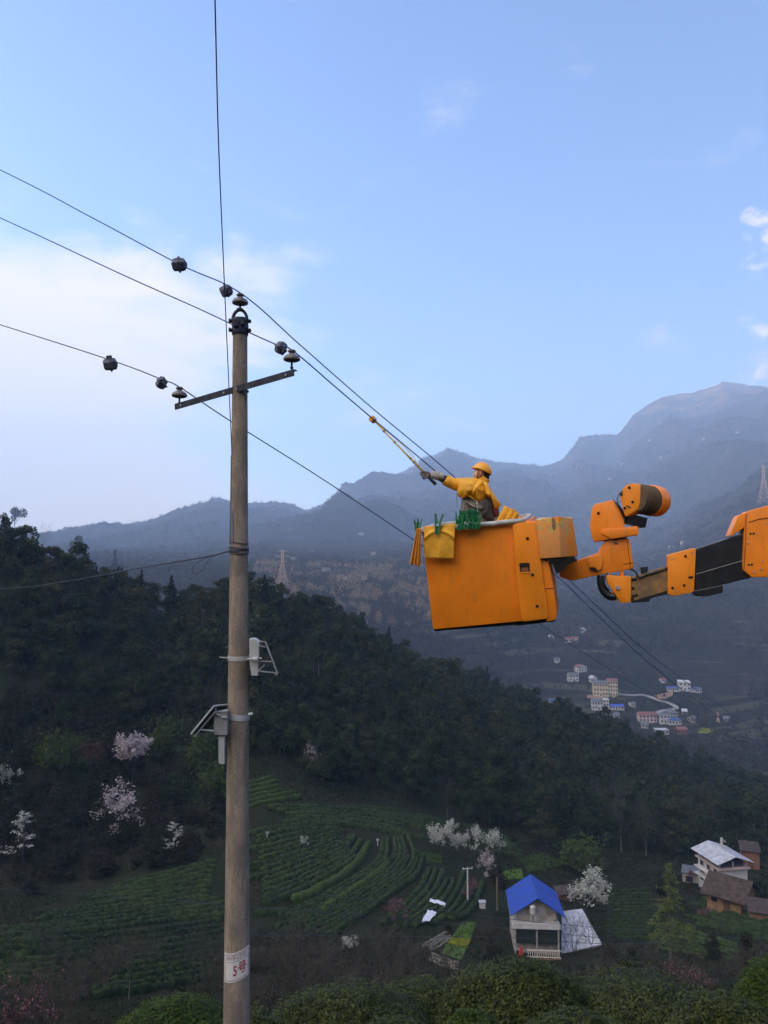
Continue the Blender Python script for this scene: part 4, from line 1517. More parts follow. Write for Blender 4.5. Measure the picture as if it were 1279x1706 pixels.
# resting glove of the other arm, on the bucket rim
hv = [J(827.5, 860, -0.13), J(827, 865, -0.14), J(826.5, 868, -0.15)]
he = [(0, 1), (1, 2)]; hr = [.030, .040, .034]
for k in range(4):
    b0_ = len(hv)
    x = 823 + k * 2.1
    hv += [J(x + .5, 870, -0.16), J(x, 873.5, -0.19), J(x, 876.5, -0.19)]
    he += [(2, b0_), (b0_, b0_ + 1), (b0_ + 1, b0_ + 2)]; hr += [.013, .011, .009]
b0_ = len(hv)
hv += [J(822, 867, -0.13), J(819.5, 870, -0.15)]
he += [(1, b0_), (b0_, b0_ + 1)]; hr += [.013, .010]
skin_obj('glove', hv, he, hr, M_GLOVE, worker, 2)
part('sleeve', MB().tube([J(821, 832, -0.12), J(825.5, 848, -0.12), J(827, 861, -0.12)], [.052, .046, .040], 14), mat('brick_red_sleeve', (0.20, 0.06, 0.05), 0.8), worker, W_ORG, smooth=True)

# head details: face profile to the left, ear, hair, chin strap
fc = pillow([(790.5, 784), (789.2, 788), (787.6, 791.5), (789.5, 792.3), (789.0, 794.5), (790.3, 796.3), (791, 799), (796, 800.5), (802, 796), (806, 788), (803, 780), (794, 779)], 0.0, 0.074, 0, cen=(797.5, 789))
part('face', fc, M_SKIN, worker, W_ORG, smooth=True)
for px, py, pr, mt, nm in ((792.6, 788.2, 0.008, M_HAIR, 'eye'),):
    part(nm, MB().lathe([(0, -pr), (pr, 0), (0, pr)], J(px, py, -0.045), n=10), mt, worker, W_ORG, smooth=True)
part('mouth', MB().tube([J(789.6, 794.6, -0.012), J(792.4, 795.0, -0.040)], 0.0035, 6), mat('lips', (0.25, 0.08, 0.07), 0.5), worker, W_ORG)
ear = pillow([(798.2, 786), (800, 784.6), (802.2, 785.6), (802.4, 788.8), (800.8, 791.6), (799.3, 791.8)], -0.088, 0.016, 0, cen=(800.4, 788.2))
part('ear', ear, M_SKIN, worker, W_ORG, smooth=True)
hair = pillow([(795.5, 781), (797, 786), (803, 785), (804, 791), (808, 798), (812, 801), (815, 797), (816, 788), (814, 779), (804, 776)], 0.0, 0.085, 0, cen=(807, 787))
part('hair', hair, M_HAIR, worker, W_ORG, smooth=True)
part('chin_strap', MB().tube(catmull([J(795.5, 781, -0.086), J(795.8, 789, -0.084), J(793.5, 798, -0.05), J(791.2, 800.3, 0)], 5), 0.0055, 6), mat('dark_red_strap', (0.16, 0.02, 0.03), 0.6), worker, W_ORG)
part('chin_strap', MB().tube(catmull([J(804, 784, -0.09), J(801, 793, -0.088), J(794, 797, -0.055)], 5), 0.005, 6), MATS['dark_red_strap'], worker, W_ORG)
# helmet shell with brim, tilted back
hM = Matrix.Rotation(R(24), 3, 'Y') @ Matrix.Scale(1.0, 3)
hcn = J(803.2, 785.0)
vs = []; n = 36; rows = 12
for j in range(rows + 1):
    ph = (math.pi / 2) * j / rows
    for k in range(n):
        w_ = 2 * math.pi * k / n
        r = math.cos(ph)
        x = 0.142 * r * math.cos(w_); y = 0.112 * r * math.sin(w_); z = 0.128 * math.sin(ph) ** 0.92
        ridge = 0.006 * math.exp(-(y / 0.018) ** 2) * math.sin(ph)
        if j == 0:
            front = max(0, -math.cos(w_)) ** 3
            x *= 1.05 + 0.20 * front; y *= 1.05; z = -0.006 - 0.012 * front
        vs.append(hM @ Vector((x, y, z + ridge)) + hcn)
fs = [(j * n + k, j * n + (k + 1) % n, (j + 1) * n + (k + 1) % n, (j + 1) * n + k) for j in range(rows) for k in range(n)]
m = MB().add(vs, fs)
ho_ = part('helmet', m, M_HELM, worker, W_ORG, smooth=True)
sd = ho_.modifiers.new('thickness', 'SOLIDIFY'); sd.thickness = 0.005

# the insulating operating rod, held by the worker but a thing of its own
part('harness_strap', MB().tube(catmull([J(775, 838, -0.165), J(790, 846, -0.185), J(806, 847, -0.19), J(820, 842, -0.17)], 6), 0.014, 6), MATS['dark_olive_cloth'], worker, W_ORG, smooth=True)
part('cape_hem', MB().tube(catmull([J(769, 830, -0.10), J(778, 826.5, -0.17), J(785, 828.5, -0.19), J(791, 833, -0.18), J(797, 838.5, -0.14), J(803.5, 840.5, -0.08)], 6), 0.009, 6), M_YEL, worker, W_ORG, smooth=True)
rod = thing('operating_rod', 'long yellow insulating rod held by the worker, its clamp hooked on the power line', 'rod', RODA)
part('shaft', MB().tube([rodp(0.10), rodp(0.5), rodp(0.97)], [0.019, 0.014, 0.011], 10), M_ROD, rod, RODA, smooth=True)
part('grip', MB().tube([rodp(-0.03), rodp(0.13)], [0.026, 0.023], 12), mat('dark_blue_grip', (0.03, 0.035, 0.06), 0.5), rod, RODA, smooth=True)
m = MB()
for t in (0.30, 0.36, 0.62, 0.8):
    m.tube([rodp(t), rodp(t + 0.012)], 0.022, 10)
part('ferrule', m, mat('brown_ferrule', (0.20, 0.11, 0.05), 0.5), rod, RODA, smooth=True)
m = MB()
M = (RODB - RODA).normalized().to_track_quat('Z', 'Y').to_matrix()
m.lathe([(0.0, -0.06), (0.03, -0.055), (0.052, -0.035), (0.040, -0.01), (0.055, 0.01), (0.05, 0.04), (0.025, 0.052), (0.0, 0.055)], RODB, M, n=12)
m.box(RODB + M @ Vector((0.045, 0, 0.0)), (0.04, 0.05, 0.07), M)
part('clamp', m, mat('orange_yellow_clamp', (0.72, 0.33, 0.04), 0.45), rod, RODA, smooth='auto')
part('pull_cord', MB().tube(catmull([rodp(0.97), rodp(0.6) + Vector((0.05, 0, 0.03)), rodp(0.38) + Vector((0.045, 0, 0.02)), rodp(0.22)], 6), 0.006, 5), M_ROD, rod, RODA)

# ================================================================== PLANTS
rng = np.random.default_rng(7)


def leafmat(name, a, b, c, coarse=0.11, fine=1.1, rough=0.85, tl=0.25):
    m = bpy.data.materials.new(name)
    m.use_nodes = True
    t = m.node_tree
    bs = t.nodes['Principled BSDF']
    bs.inputs['Roughness'].default_value = rough
    bs.inputs['Specular IOR Level'].default_value = 0.12
    geo = t.nodes.new('ShaderNodeNewGeometry')
    pos = geo.outputs['Position']
    f1 = nmap(t, nnoise(t, pos, coarse, 3, 0.55), 0.38, 0.62)
    f2 = nmap(t, nnoise(t, pos, fine, 3, 0.6), 0.32, 0.68)
    col = nmix(t, f2, nmix(t, f1, a, b), c)
    t.links.new(col, bs.inputs['Base Color'])
    if tl:
        tr = t.nodes.new('ShaderNodeBsdfTranslucent')
        t.links.new(col, tr.inputs[0])
        mx = t.nodes.new('ShaderNodeMixShader')
        mx.inputs[0].default_value = tl
        out = t.nodes['Material Output']
        t.links.new(bs.outputs[0], mx.inputs[1]); t.links.new(tr.outputs[0], mx.inputs[2])
        t.links.new(mx.outputs[0], out.inputs[0])
    MATS[name] = m
    return m


L_DARK = leafmat('dark_evergreen_leaves', (0.013, 0.027, 0.011), (0.050, 0.062, 0.020), (0.016, 0.028, 0.012), 0.15, 0.7)
L_FIR = leafmat('fir_needles', (0.010, 0.024, 0.014), (0.024, 0.040, 0.020), (0.008, 0.016, 0.010), 0.17, 1.0)
L_BRUSH = leafmat('brush_leaves', (0.0240, 0.0276, 0.0132), (0.0420, 0.0312, 0.0204), (0.0144, 0.0168, 0.0096))
L_MID = leafmat('mixed_woodland', (0.0350, 0.0420, 0.0238), (0.0735, 0.0574, 0.0434), (0.0315, 0.0322, 0.0280), 0.012, 0.20)
L_BRIGHT = leafmat('young_yellow_green_leaves', (0.0897, 0.1242, 0.0242), (0.0690, 0.0897, 0.0276), (0.0345, 0.0483, 0.0172))
L_TEA = leafmat('tea_leaves', (0.060, 0.080, 0.020), (0.088, 0.100, 0.026), (0.022, 0.032, 0.010), 0.5, 9.0, 0.36)
L_TEAB = leafmat('fresh_tea_leaves', (0.0682, 0.1054, 0.0155), (0.0434, 0.0744, 0.0136), (0.0310, 0.0465, 0.0124), 0.6, 9.0, 0.55)
L_TAN = leafmat('sunlit_toned_woodland', (0.34, 0.20, 0.115), (0.22, 0.16, 0.09), (0.12, 0.10, 0.07), 0.02, 0.20)  # brownish woods, with the sunlit patch on the slope put into the leaf colour
L_ROW = leafmat('tea_row_leaves', (0.036, 0.060, 0.020), (0.054, 0.076, 0.024), (0.014, 0.024, 0.010), 0.10, 1.6)
L_ROWB = leafmat('young_tea_row_leaves', (0.0685, 0.1088, 0.0242), (0.0524, 0.0806, 0.0226), (0.0322, 0.0524, 0.0161), 0.10, 1.4)
L_WHITE = leafmat('white_blossom', (0.60, 0.60, 0.53), (0.52, 0.52, 0.46), (0.32, 0.31, 0.27), 0.8, 2.0)
L_PINK = leafmat('pale_pink_blossom', (0.62, 0.54, 0.54), (0.54, 0.46, 0.47), (0.32, 0.26, 0.27), 0.8, 2.0)
L_ROSE = leafmat('rose_blossom', (0.27, 0.12, 0.14), (0.20, 0.09, 0.10), (0.10, 0.055, 0.055), 0.8, 2.0)
L_RED = leafmat('reddish_brush', (0.14, 0.055, 0.045), (0.10, 0.05, 0.04), (0.05, 0.03, 0.025), 0.8, 2.0)
M_BARK = mat('bark', (0.060, 0.050, 0.042), 0.9, var=0.5, vscale=4)
M_PALEBARK = mat('pale_bark', (0.17, 0.145, 0.115), 0.9, var=0.4, vscale=4)
M_TWIG = mat('bare_twigs', (0.070, 0.060, 0.048), 0.9, var=0.5, vscale=3)
M_TWIGD = mat('dark_bare_twigs', (0.040, 0.032, 0.028), 0.9, var=0.4, vscale=3)


def quads_at(Pn, size, r, flat=0.0, asp=1.0, N=None):
    """one randomly turned leaf quad at each point; returns V, Q"""
    n = len(Pn)
    a = r.normal(size=(n, 3)); a[:, 2] *= (1 - flat)
    if N is not None:      # leaves lie roughly across the outward direction N
        N = N / (np.linalg.norm(N, axis=1)[:, None] + 1e-9) + r.normal(size=(n, 3)) * 0.38
        N /= np.linalg.norm(N, axis=1)[:, None] + 1e-9
        a -= (a * N).sum(1)[:, None] * N
    a /= np.linalg.norm(a, axis=1)[:, None] + 1e-9
    b = np.cross(a, N) if N is not None else r.normal(size=(n, 3))
    if N is None:
        b[:, 2] *= (1 - flat)
    b -= (a * b).sum(1)[:, None] * a
    b /= np.linalg.norm(b, axis=1)[:, None] + 1e-9
    s = (np.asarray(size) * r.uniform(0.6, 1.3, n))[:, None] * 0.5
    c = s * r.uniform(0.35, 0.8, n)[:, None] * asp
    V = np.stack([Pn - a * s, Pn + b * c, Pn + a * s, Pn - b * c], 1).reshape(-1, 3)
    return V, np.arange(4 * n).reshape(n, 4)


def join(parts):
    Vs, Qs, o = [], [], 0
    for V, Q in parts:
        Vs.append(V); Qs.append(Q + o); o += len(V)
    return np.concatenate(Vs), np.concatenate(Qs)


def segs_mesh(S_):
    """S_: list of (p0, p1, r0, r1) -> three-sided tapering prisms"""
    p0 = np.array([s[0] for s in S_], float); p1 = np.array([s[1] for s in S_], float)
    r0 = np.array([s[2] for s in S_])[:, None]; r1 = np.array([s[3] for s in S_])[:, None]
    d = p1 - p0
    d /= np.linalg.norm(d, axis=1)[:, None] + 1e-9
    ref = np.where(np.abs(d[:, 2:3]) < 0.9, np.array([[0, 0, 1.0]]), np.array([[1.0, 0, 0]]))
    a = np.cross(d, ref); a /= np.linalg.norm(a, axis=1)[:, None] + 1e-9
    b = np.cross(d, a)
    V = []
    for base, r in ((p0, r0), (p1, r1)):
        for k in range(3):
            w = 2 * math.pi * k / 3
            V.append(base + (a * math.cos(w) + b * math.sin(w)) * r)
    V = np.stack(V, 1).reshape(-1, 3)
    n = len(S_)
    o = np.arange(n)[:, None] * 6
    Q = np.concatenate([o + np.array([[k, (k + 1) % 3, (k + 1) % 3 + 3, k + 3]]) for k in range(3)])
    return V, Q


def grow(r, p, d, L, rad, depth, out, tips, spread=0.6, up=0.12, kids=(3, 4), steps=3):
    p = np.array(p, float); d = np.array(d, float)
    pts = [p]
    for k in range(steps):
        d = d + r.normal(size=3) * 0.16 + np.array([0, 0, up])
        d /= np.linalg.norm(d)
        q = p + d * L / steps
        ra = rad * (1 - 0.45 * k / steps); rb = rad * (1 - 0.45 * (k + 1) / steps)
        out.append((p, q, ra, rb))
        p = q
        pts.append(p)
    if depth == 0:
        tips.extend(pts[1:])
        return
    n = r.integers(kids[0], kids[1] + 1)
    for i in range(n):
        t = pts[r.integers(1, len(pts))] if i else pts[-1]
        nd = d + r.normal(size=3) * spread
        nd /= np.linalg.norm(nd)
        grow(r, t, nd, L * r.uniform(0.55, 0.8), max(rad * 0.55, 0.012), depth - 1, out, tips, spread, up, kids, steps)


def trunk_mesh(r, h, rad, lean=0.04):
    S_ = []
    p = np.array([0, 0, -0.6]); k = 7
    for i in range(k):
        q = p + np.array([r.normal() * lean * h / k, r.normal() * lean * h / k, (h + 0.6) / k])
        S_.append((p, q, rad * (1 - 0.85 * i / k), rad * (1 - 0.85 * (i + 1) / k)))
        p = q
    return S_


def broadleaf(seed, h=8.0, n=2200, w=2.5, size=0.42, base=0.22):
    r = np.random.default_rng(seed)
    S_ = trunk_mesh(r, h * 0.85, 0.13)
    lobes = []
    for k in range(17):
        t = r.uniform(0, 1)
        z = h * (base + (0.93 - base) * t)
        rr = w * (1.05 - 0.75 * abs(t - 0.35) ** 1.2) * r.uniform(0.15, 0.8)
        a = r.uniform(0, 6.283)
        lobes.append((np.array([rr * math.cos(a), rr * math.sin(a), z]), w * r.uniform(0.28, 0.52) * (1.1 - 0.55 * t)))
        S_.append((np.array([0, 0, z * 0.75]), lobes[-1][0], 0.05, 0.02))
    lobes.append((np.array([0, 0, h * 0.9]), w * 0.30))
    wts = np.array([l[1] ** 2 for l in lobes]); wts /= wts.sum()
    idx = r.choice(len(lobes), n, p=wts)
    d = r.normal(size=(n, 3)); d /= np.linalg.norm(d, axis=1)[:, None]
    rad = r.uniform(0.35, 1.0, n) ** 0.5
    C = np.array([l[0] for l in lobes])[idx]; RR = np.array([l[1] for l in lobes])[idx]
    Pn = C + d * (RR * rad)[:, None] * np.array([1, 1, 0.8])
    return segs_mesh(S_), quads_at(Pn, size, r, N=d + (Pn - np.array([0, 0, h * 0.45])) / h * 0.8)


def fir(seed, h=9.0, n=1900, w=2.0, size=0.5):
    r = np.random.default_rng(seed)
    S_ = trunk_mesh(r, h * 0.98, 0.12, 0.01)
    P_ = []
    nb = 70
    for k in range(nb):
        t = (k + r.uniform(0, 1)) / nb
        z = h * (0.16 + 0.82 * t)
        L = w * (1 - t) ** 0.8 * r.uniform(0.55, 1.15) + 0.12
        a = r.uniform(0, 6.283)
        m = max(6, int(n / nb * (1.5 - t)))
        s = r.uniform(0.1, 1, m)
        pts = np.stack([L * s * math.cos(a), L * s * math.sin(a), z + 0.10 * L * s - 0.28 * L * s * s], 1)
        pts += r.normal(size=(m, 3)) * np.array([0.16, 0.16, 0.08]) * (0.4 + L * 0.25)
        P_.append(pts)
        S_.append((np.array([0, 0, z]), np.array([L * math.cos(a), L * math.sin(a), z - 0.15 * L]), 0.03, 0.012))
    Pn = np.concatenate(P_)
    return segs_mesh(S_), quads_at(Pn, size, r, 0.5)


def bare(seed, h=7.0, spread=0.42, depth=4, rad=0.12, up=0.10, kids=(2, 4)):
    r = np.random.default_rng(seed)
    S_, tips = [], []
    t = trunk_mesh(r, h * 0.35, rad, 0.05)
    top = t[-1][1]
    n0 = r.integers(4, 6)
    for k in range(n0):
        a = 6.283 * k / n0 + r.uniform(-.4, .4)
        st = t[r.integers(3, 7)][1]
        grow(r, st, (math.cos(a) * 0.55, math.sin(a) * 0.55, 1.0), h * 0.30, rad * 0.45, depth - 1, S_, tips, spread, up, kids)
    return segs_mesh(t), segs_mesh(S_), np.array(tips)


def blossom(seed, h=6.0, n=1500, size=0.26, spread=0.55, rad=0.10, depth=4, jitter=0.20):
    r = np.random.default_rng(seed)
    tr, br, tips = bare(seed, h, spread, depth, rad, 0.06)
    idx = r.integers(0, len(tips), n)
    Pn = tips[idx] + r.normal(size=(n, 3)) * jitter
    return tr, br, quads_at(Pn, size, r)


def shrub_tw(seed, h=2.2, stems=14):
    """bare twiggy thicket"""
    r = np.random.default_rng(seed)
    S_, tips = [], []
    for k in range(stems):
        a = r.uniform(0, 6.283); q = r.uniform(0.1, 0.6)
        grow(r, (q * math.cos(a) * 0.7, q * math.sin(a) * 0.7, -0.2), (math.cos(a) * 0.35, math.sin(a) * 0.35, 1), h * r.uniform(0.45, 0.7), 0.018, 2, S_, tips, 0.38, 0.08, (2, 4))
    return segs_mesh(S_), np.array(tips)


def bush(seed, n=900, w=1.2, h=1.5, size=0.26):
    r = np.random.default_rng(seed)
    S_ = []
    lob = []
    for k in range(9):
        a = r.uniform(0, 6.283); q = r.uniform(0, 0.7) * w
        lob.append((np.array([q * math.cos(a), q * math.sin(a), h * r.uniform(0.3, 0.75)]), r.uniform(0.3, 0.5) * w))
        S_.append((np.array([0, 0, -0.2]), lob[-1][0], 0.035, 0.012))
    idx = r.integers(0, 9, n)
    d = r.normal(size=(n, 3)); d /= np.linalg.norm(d, axis=1)[:, None]
    Pn = np.array([l[0] for l in lob])[idx] + d * (np.array([l[1] for l in lob])[idx] * r.uniform(0.4, 1.05, n) ** 0.6)[:, None]
    # a few upright sprays
    m = n // 6
    up_ = np.stack([r.normal(size=m) * w * 0.45, r.normal(size=m) * w * 0.45, h * r.uniform(0.7, 1.25, m)], 1)
    return segs_mesh(S_), quads_at(np.concatenate([Pn, up_]), size, r)


def tm(name, vq, m):
    return fast_mesh(name, vq[0], vq[1], m)


KINDS = {}
for i in range(4):
    a, b = broadleaf(10 + i, 8 + i * 0.6, 3000, 3.0 + 0.25 * i, 0.46)
    KINDS['broad%d' % i] = [('trunk', tm('trunk', a, M_BARK)), ('crown', tm('crown', b, L_DARK))]
L_OLIVE = leafmat('olive_green_leaves', (0.050, 0.058, 0.020), (0.074, 0.066, 0.028), (0.024, 0.028, 0.012), 0.17, 0.8)
for i in (4, 5):
    a, b = broadleaf(10 + i, 8.2, 2800, 3.2, 0.42)
    KINDS['broadolive%d' % i] = [('trunk', tm('trunk', a, M_BARK)), ('crown', tm('crown', b, L_OLIVE))]
for i in range(3):
    a, b = fir(30 + i, 10 + i, 1900, 1.9)
    KINDS['fir%d' % i] = [('trunk', tm('trunk', a, M_BARK)), ('crown', tm('crown', b, L_FIR))]
for i in range(3):
    t_, b_, tips = bare(50 + i, 8.0, 0.40, 4, 0.11)
    KINDS['bare%d' % i] = [('trunk', tm('trunk', t_, M_PALEBARK)), ('branches', tm('branches', b_, M_TWIG))]
t_, b_, tips = bare(58, 8.0, 0.5, 5, 0.12)
KINDS['barebig'] = [('trunk', tm('trunk', t_, M_PALEBARK)), ('branches', tm('branches', b_, M_TWIG))]
KINDS['baredark'] = [('trunk', tm('trunk', t_, M_TWIGD)), ('branches', tm('branches', b_, M_TWIGD))]
for i in range(2):
    a, b = broadleaf(70 + i, 5.5, 1700, 2.1, 0.34, 0.05)
    KINDS['brush%d' % i] = [('stems', tm('stems', a, M_BARK)), ('crown', tm('crown', b, L_BRUSH))]
for nm, mt_, sd_, n_q in (('white', L_WHITE, 81, 1500), ('white2', L_WHITE, 82, 850), ('pink', L_PINK, 83, 1900), ('rose', L_ROSE, 85, 900), ('palepink', L_PINK, 86, 900)):
    t_, b_, l_ = blossom(sd_, 6.0, int(n_q * 1.5))
    KINDS[nm] = [('trunk', tm('trunk', t_, M_BARK)), ('branches', tm('branches', b_, M_TWIGD)), ('blossom', tm('blossom', l_, mt_))]
# tiered blossom (branches in layers, blossom lying on them)
for i in range(2):
    r = np.random.default_rng(90 + i)
    S_ = trunk_mesh(r, 5.6, 0.09, 0.02); Pn = []
    for k in range(26):
        t = r.uniform(0, 1); z = 6.0 * (0.25 + 0.72 * t); L = 2.3 * (1 - t) ** 0.7 * r.uniform(0.5, 1.1) + 0.2; a = r.uniform(0, 6.283)
        e = np.array([L * math.cos(a), L * math.sin(a), z + 0.25 * L])
        S_.append((np.array([0, 0, z]), e, 0.025, 0.008))
        s = r.uniform(0.35, 1.05, 26)[:, None]
        Pn.append(np.array([0, 0, z]) * (1 - s) + e * s + r.normal(size=(26, 3)) * np.array([0.13, 0.13, 0.05]))
    KINDS['tier%d' % i] = [('trunk', tm('trunk', segs_mesh(S_), M_BARK)), ('blossom', tm('blossom', quads_at(np.concatenate(Pn), 0.24, r, 0.6), L_WHITE))]
a, b = fir(97, 9.5, 2600, 2.7, 0.26)
KINDS['larch'] = [('trunk', tm('trunk', a, M_PALEBARK)), ('crown', tm('crown', b, leafmat('pale_conifer_needles', (0.15, 0.18, 0.045), (0.12, 0.15, 0.04), (0.07, 0.085, 0.03))))]
for i, mt_ in enumerate((L_BRIGHT, L_BRUSH, L_RED)):
    a, b = bush(100 + i, 1700, 1.2, 1.5, 0.15)
    KINDS[('bushbright', 'bushdark', 'bushred')[i]] = [('stems', tm('stems', a, M_BARK)), ('leaves', tm('leaves', b, mt_))]
for i in range(3):
    s_, tips = shrub_tw(110 + i)
    KINDS['twig%d' % i] = [('stems', tm('stems', s_, M_TWIG))]
s_, tips = shrub_tw(115, 2.0, 12)
KINDS['twigpink'] = [('stems', tm('stems', s_, M_TWIGD)), ('blossom', tm('blossom', quads_at(tips[rng.integers(0, len(tips), 700)] + rng.normal(size=(700, 3)) * 0.05, 0.09, rng), L_ROSE))]


def plant(kind, loc, s, rz, name, label, cat, group=None, sz=None):
    t = thing(name, label, cat, loc, rz, group)
    t.scale = (s, s, s * (sz or 1.0))
    for nm, me in KINDS[kind]:
        link(nm, me, t)
    return t


def plant_px(kind, px, py_base, h_px, h0, name, label, cat, group=None, w=1.0, ymin=20, rz=None, dy=0):
    """base at pixel, apparent height h_px; h0 is the kind's height at scale 1"""
    p = hit(px, py_base, ymin)
    s = h_px * p.y / F / h0
    t = plant(kind, p, s, rng.uniform(0, 6.28) if rz is None else rz, name, label, cat, group)
    t.scale = (s * w, s * w, s)
    return t


# ---- the wooded hill --------------------------------------------
rB = ROWS[10]; rC = ROWS[11]


def Bf(u): return np.interp(u, [p[0] for p in rB], [p[1] for p in rB])
def Cf(u): return np.interp(u, [p[0] for p in rC], [p[1] for p in rC])


trees = []
sp = 4.9
for gx in np.arange(-190, 250, sp):
    for gy in np.arange(112, 385, sp):
        x = gx + rng.uniform(-.45, .45) * sp; y = gy + rng.uniform(-.45, .45) * sp
        u = x / y * F + 639.5
        if u < -170 or u > 1420:
            continue
        if y < Bf(u) + 1.5 or y > Cf(u) + 34:
            continue
        trees.append((x, y, u))
trees = np.array(trees)
trees = trees[np.argsort(trees[:, 1])]
n_ind = 0
KB = [k for k in KINDS if k.startswith('broad') and k[5:].isdigit()]; KO = ['broadolive4', 'broadolive5']; KF = [k for k in KINDS if k.startswith('fir')]
KR = [k for k in KINDS if k.startswith('bare') and len(k) == 5]; KS = ['brush0', 'brush1']
LOWB = [join([broadleaf(210 + i, 8.5, 800, 3.2, 0.70)[1]]) for i in range(3)]
LOWF = [fir(220 + i, 10.5, 560, 2.0, 0.7)[1] for i in range(2)]
LOWR = []
for i in range(2):
    t_, b_, tips = bare(230 + i, 8.0, 0.45, 3, 0.11)
    LOWR.append(join([t_, b_]))
TR = []
for i in range(2):
    TR.append(segs_mesh(trunk_mesh(np.random.default_rng(240 + i), 7.5, 0.12)))
stuff_leaf, stuff_fir, stuff_bare, stuff_tr, stuff_olive = [], [], [], [], []


def place_arr(vq, x, y, z, s, rz, sz=1.0):
    V, Q = vq
    c, n = math.cos(rz), math.sin(rz)
    W = np.empty_like(V)
    W[:, 0] = (V[:, 0] * c - V[:, 1] * n) * s + x
    W[:, 1] = (V[:, 0] * n + V[:, 1] * c) * s + y
    W[:, 2] = V[:, 2] * s * sz + z
    return W, Q


LAB = {'broad': ('evergreen_tree', 'dark round evergreen tree on the hill behind the pole', 'tree'),
       'fir': ('fir_tree', 'dark pointed fir on the hill behind the pole', 'tree'),
       'bare': ('bare_tree', 'bare pale-stemmed tree on the hill behind the pole', 'tree'),
       'brush': ('brushwood_tree', 'low brownish bushy tree at the foot of the wooded hill', 'tree')}


def where(u):
    for lim, tx in ((90, 'near the left edge'), (170, 'left of pink blossom'), (250, 'above pink blossom'), (320, 'right of pink blossom'), (390, 'just left of the pole'),
                    (470, 'just right of the pole'), (560, 'above bright terraces'), (650, 'above tea field centre'), (740, 'above leftmost white blossom'), (830, 'above white blossom row'),
                    (900, 'behind the blue roof'), (980, 'above round white blossom'), (1060, 'above fine-rowed field'), (1130, 'above yellow-green conifer'), (1200, 'above the white house')):
        if u < lim:
            return tx
    return 'near the right edge'


def lab_tree(fam, s, u, dy):
    size = 'small' if s < 0.7 else ('tall' if s > 0.95 else 'middling')
    kind_ = {'broad': 'round evergreen', 'fir': 'pointed fir', 'bare': 'bare pale tree', 'brush': 'brownish bushy tree'}[fam]
    band_ = 'at the foot of the wood' if dy < 8 else ('low in the wood' if dy < 18 else 'deeper in the wood')
    return '%s %s %s, %s' % (size, kind_, band_, where(u))


for x, y, u in trees:
    z = float(H(x, y)) - 0.2
    q = rng.random()
    low = u < 400 and y < Bf(u) + 32
    nb = 0.25 if u > 950 else 0.10
    cl_ = float(fbm(np.array([x / 34.0]), np.array([y / 34.0]), 91, 2)[0])
    if low:
        k = rng.choice(KS) if q < 0.62 else (rng.choice(KR) if q < 0.8 else rng.choice(KB)); s = rng.uniform(0.45, 0.8)
    elif q < nb + 0.06:
        k = rng.choice(KR); s = rng.uniform(0.8, 1.15)
    elif q < (0.26 if cl_ > 0.05 else 0.17):
        k = rng.choice(KF); s = rng.uniform(0.62, 1.12)
    else:
        k = rng.choice(KB if rng.random() < 0.82 else KO); s = rng.uniform(0.62, 1.42) if y < Cf(u) - 8 else rng.uniform(0.6, 1.15)
    if y > Cf(u) - 6 and rng.random() < 0.12:
        s *= 1.3
    fam = ''.join(ch for ch in k if not ch.isdigit())
    olive_ = fam == 'broadolive'
    fam = 'broad' if olive_ else fam
    if -10 < u < 1290 and n_ind < 270:
        nm, lb, ct = LAB[fam]
        lb = lab_tree(fam, s, u, (y - Bf(u)))
        lb = lb.replace('round evergreen', 'olive green tree') if olive_ else lb
        plant(k, (x, y, z), s, rng.uniform(0, 6.28), nm, lb, ct, 'trees of the wood on the hill')
        n_ind += 1
    else:
        rz = rng.uniform(0, 6.28)
        if fam in ('broad', 'brush'):
            (stuff_olive if olive_ else stuff_leaf).append(place_arr(LOWB[rng.integers(3)], x, y, z, s, rz))
        elif fam == 'fir':
            stuff_fir.append(place_arr(LOWF[rng.integers(2)], x, y, z, s, rz))
        else:
            stuff_bare.append(place_arr(LOWR[rng.integers(2)], x, y, z, s, rz))
        if y < 215:
            stuff_tr.append(place_arr(TR[rng.integers(2)], x, y, z, s, rz))
LV, LQ = join(stuff_leaf + stuff_fir + stuff_tr + stuff_bare + stuff_olive)
wood = fast_mesh('forest', LV, LQ, L_DARK)
for m_ in (L_FIR, M_PALEBARK, M_TWIG, L_OLIVE):
    wood.materials.append(m_)
mi = []
for k_, lst in enumerate((stuff_leaf, stuff_fir, stuff_tr, stuff_bare, stuff_olive)):
    mi += [k_] * sum(len(q_) for _, q_ in lst)
wood.polygons.foreach_set('material_index', np.array(mi, np.int32))
tag(link('forest', wood), 'dense dark mixed wood covering the upper slope of the near hill', None, None, 'stuff')

# ---- woods on the slopes beyond ----------------------------------


def clump(seed, n, w, h, size):
    r = np.random.default_rng(seed)
    d = r.normal(size=(n, 3)); d /= np.linalg.norm(d, axis=1)[:, None]
    d[:, 2] = np.abs(d[:, 2])
    Pn = d * np.array([w, w, h]) * (r.uniform(0.5, 1.0, n)[:, None]) * (1 + 0.25 * r.normal(size=(n, 1)))
    Pn[:, 2] = np.abs(Pn[:, 2]) * 0.9
    return quads_at(Pn, size, r)


CL = [clump(300 + i, 70, 3.6, 8.5, 2.0) for i in range(4)]
CLF = [clump(310 + i, 70, 7.5, 9.0, 3.6) for i in range(4)]
acc = []; acc2 = []
VILL = (895, 1240, 1085, 1232)     # village clearing in pixels


def pyof(x, y, z):
    # pixel row of a point
    f = y * CP + z * SP; v = -y * SP + z * CP
    return 853 - F * v / f


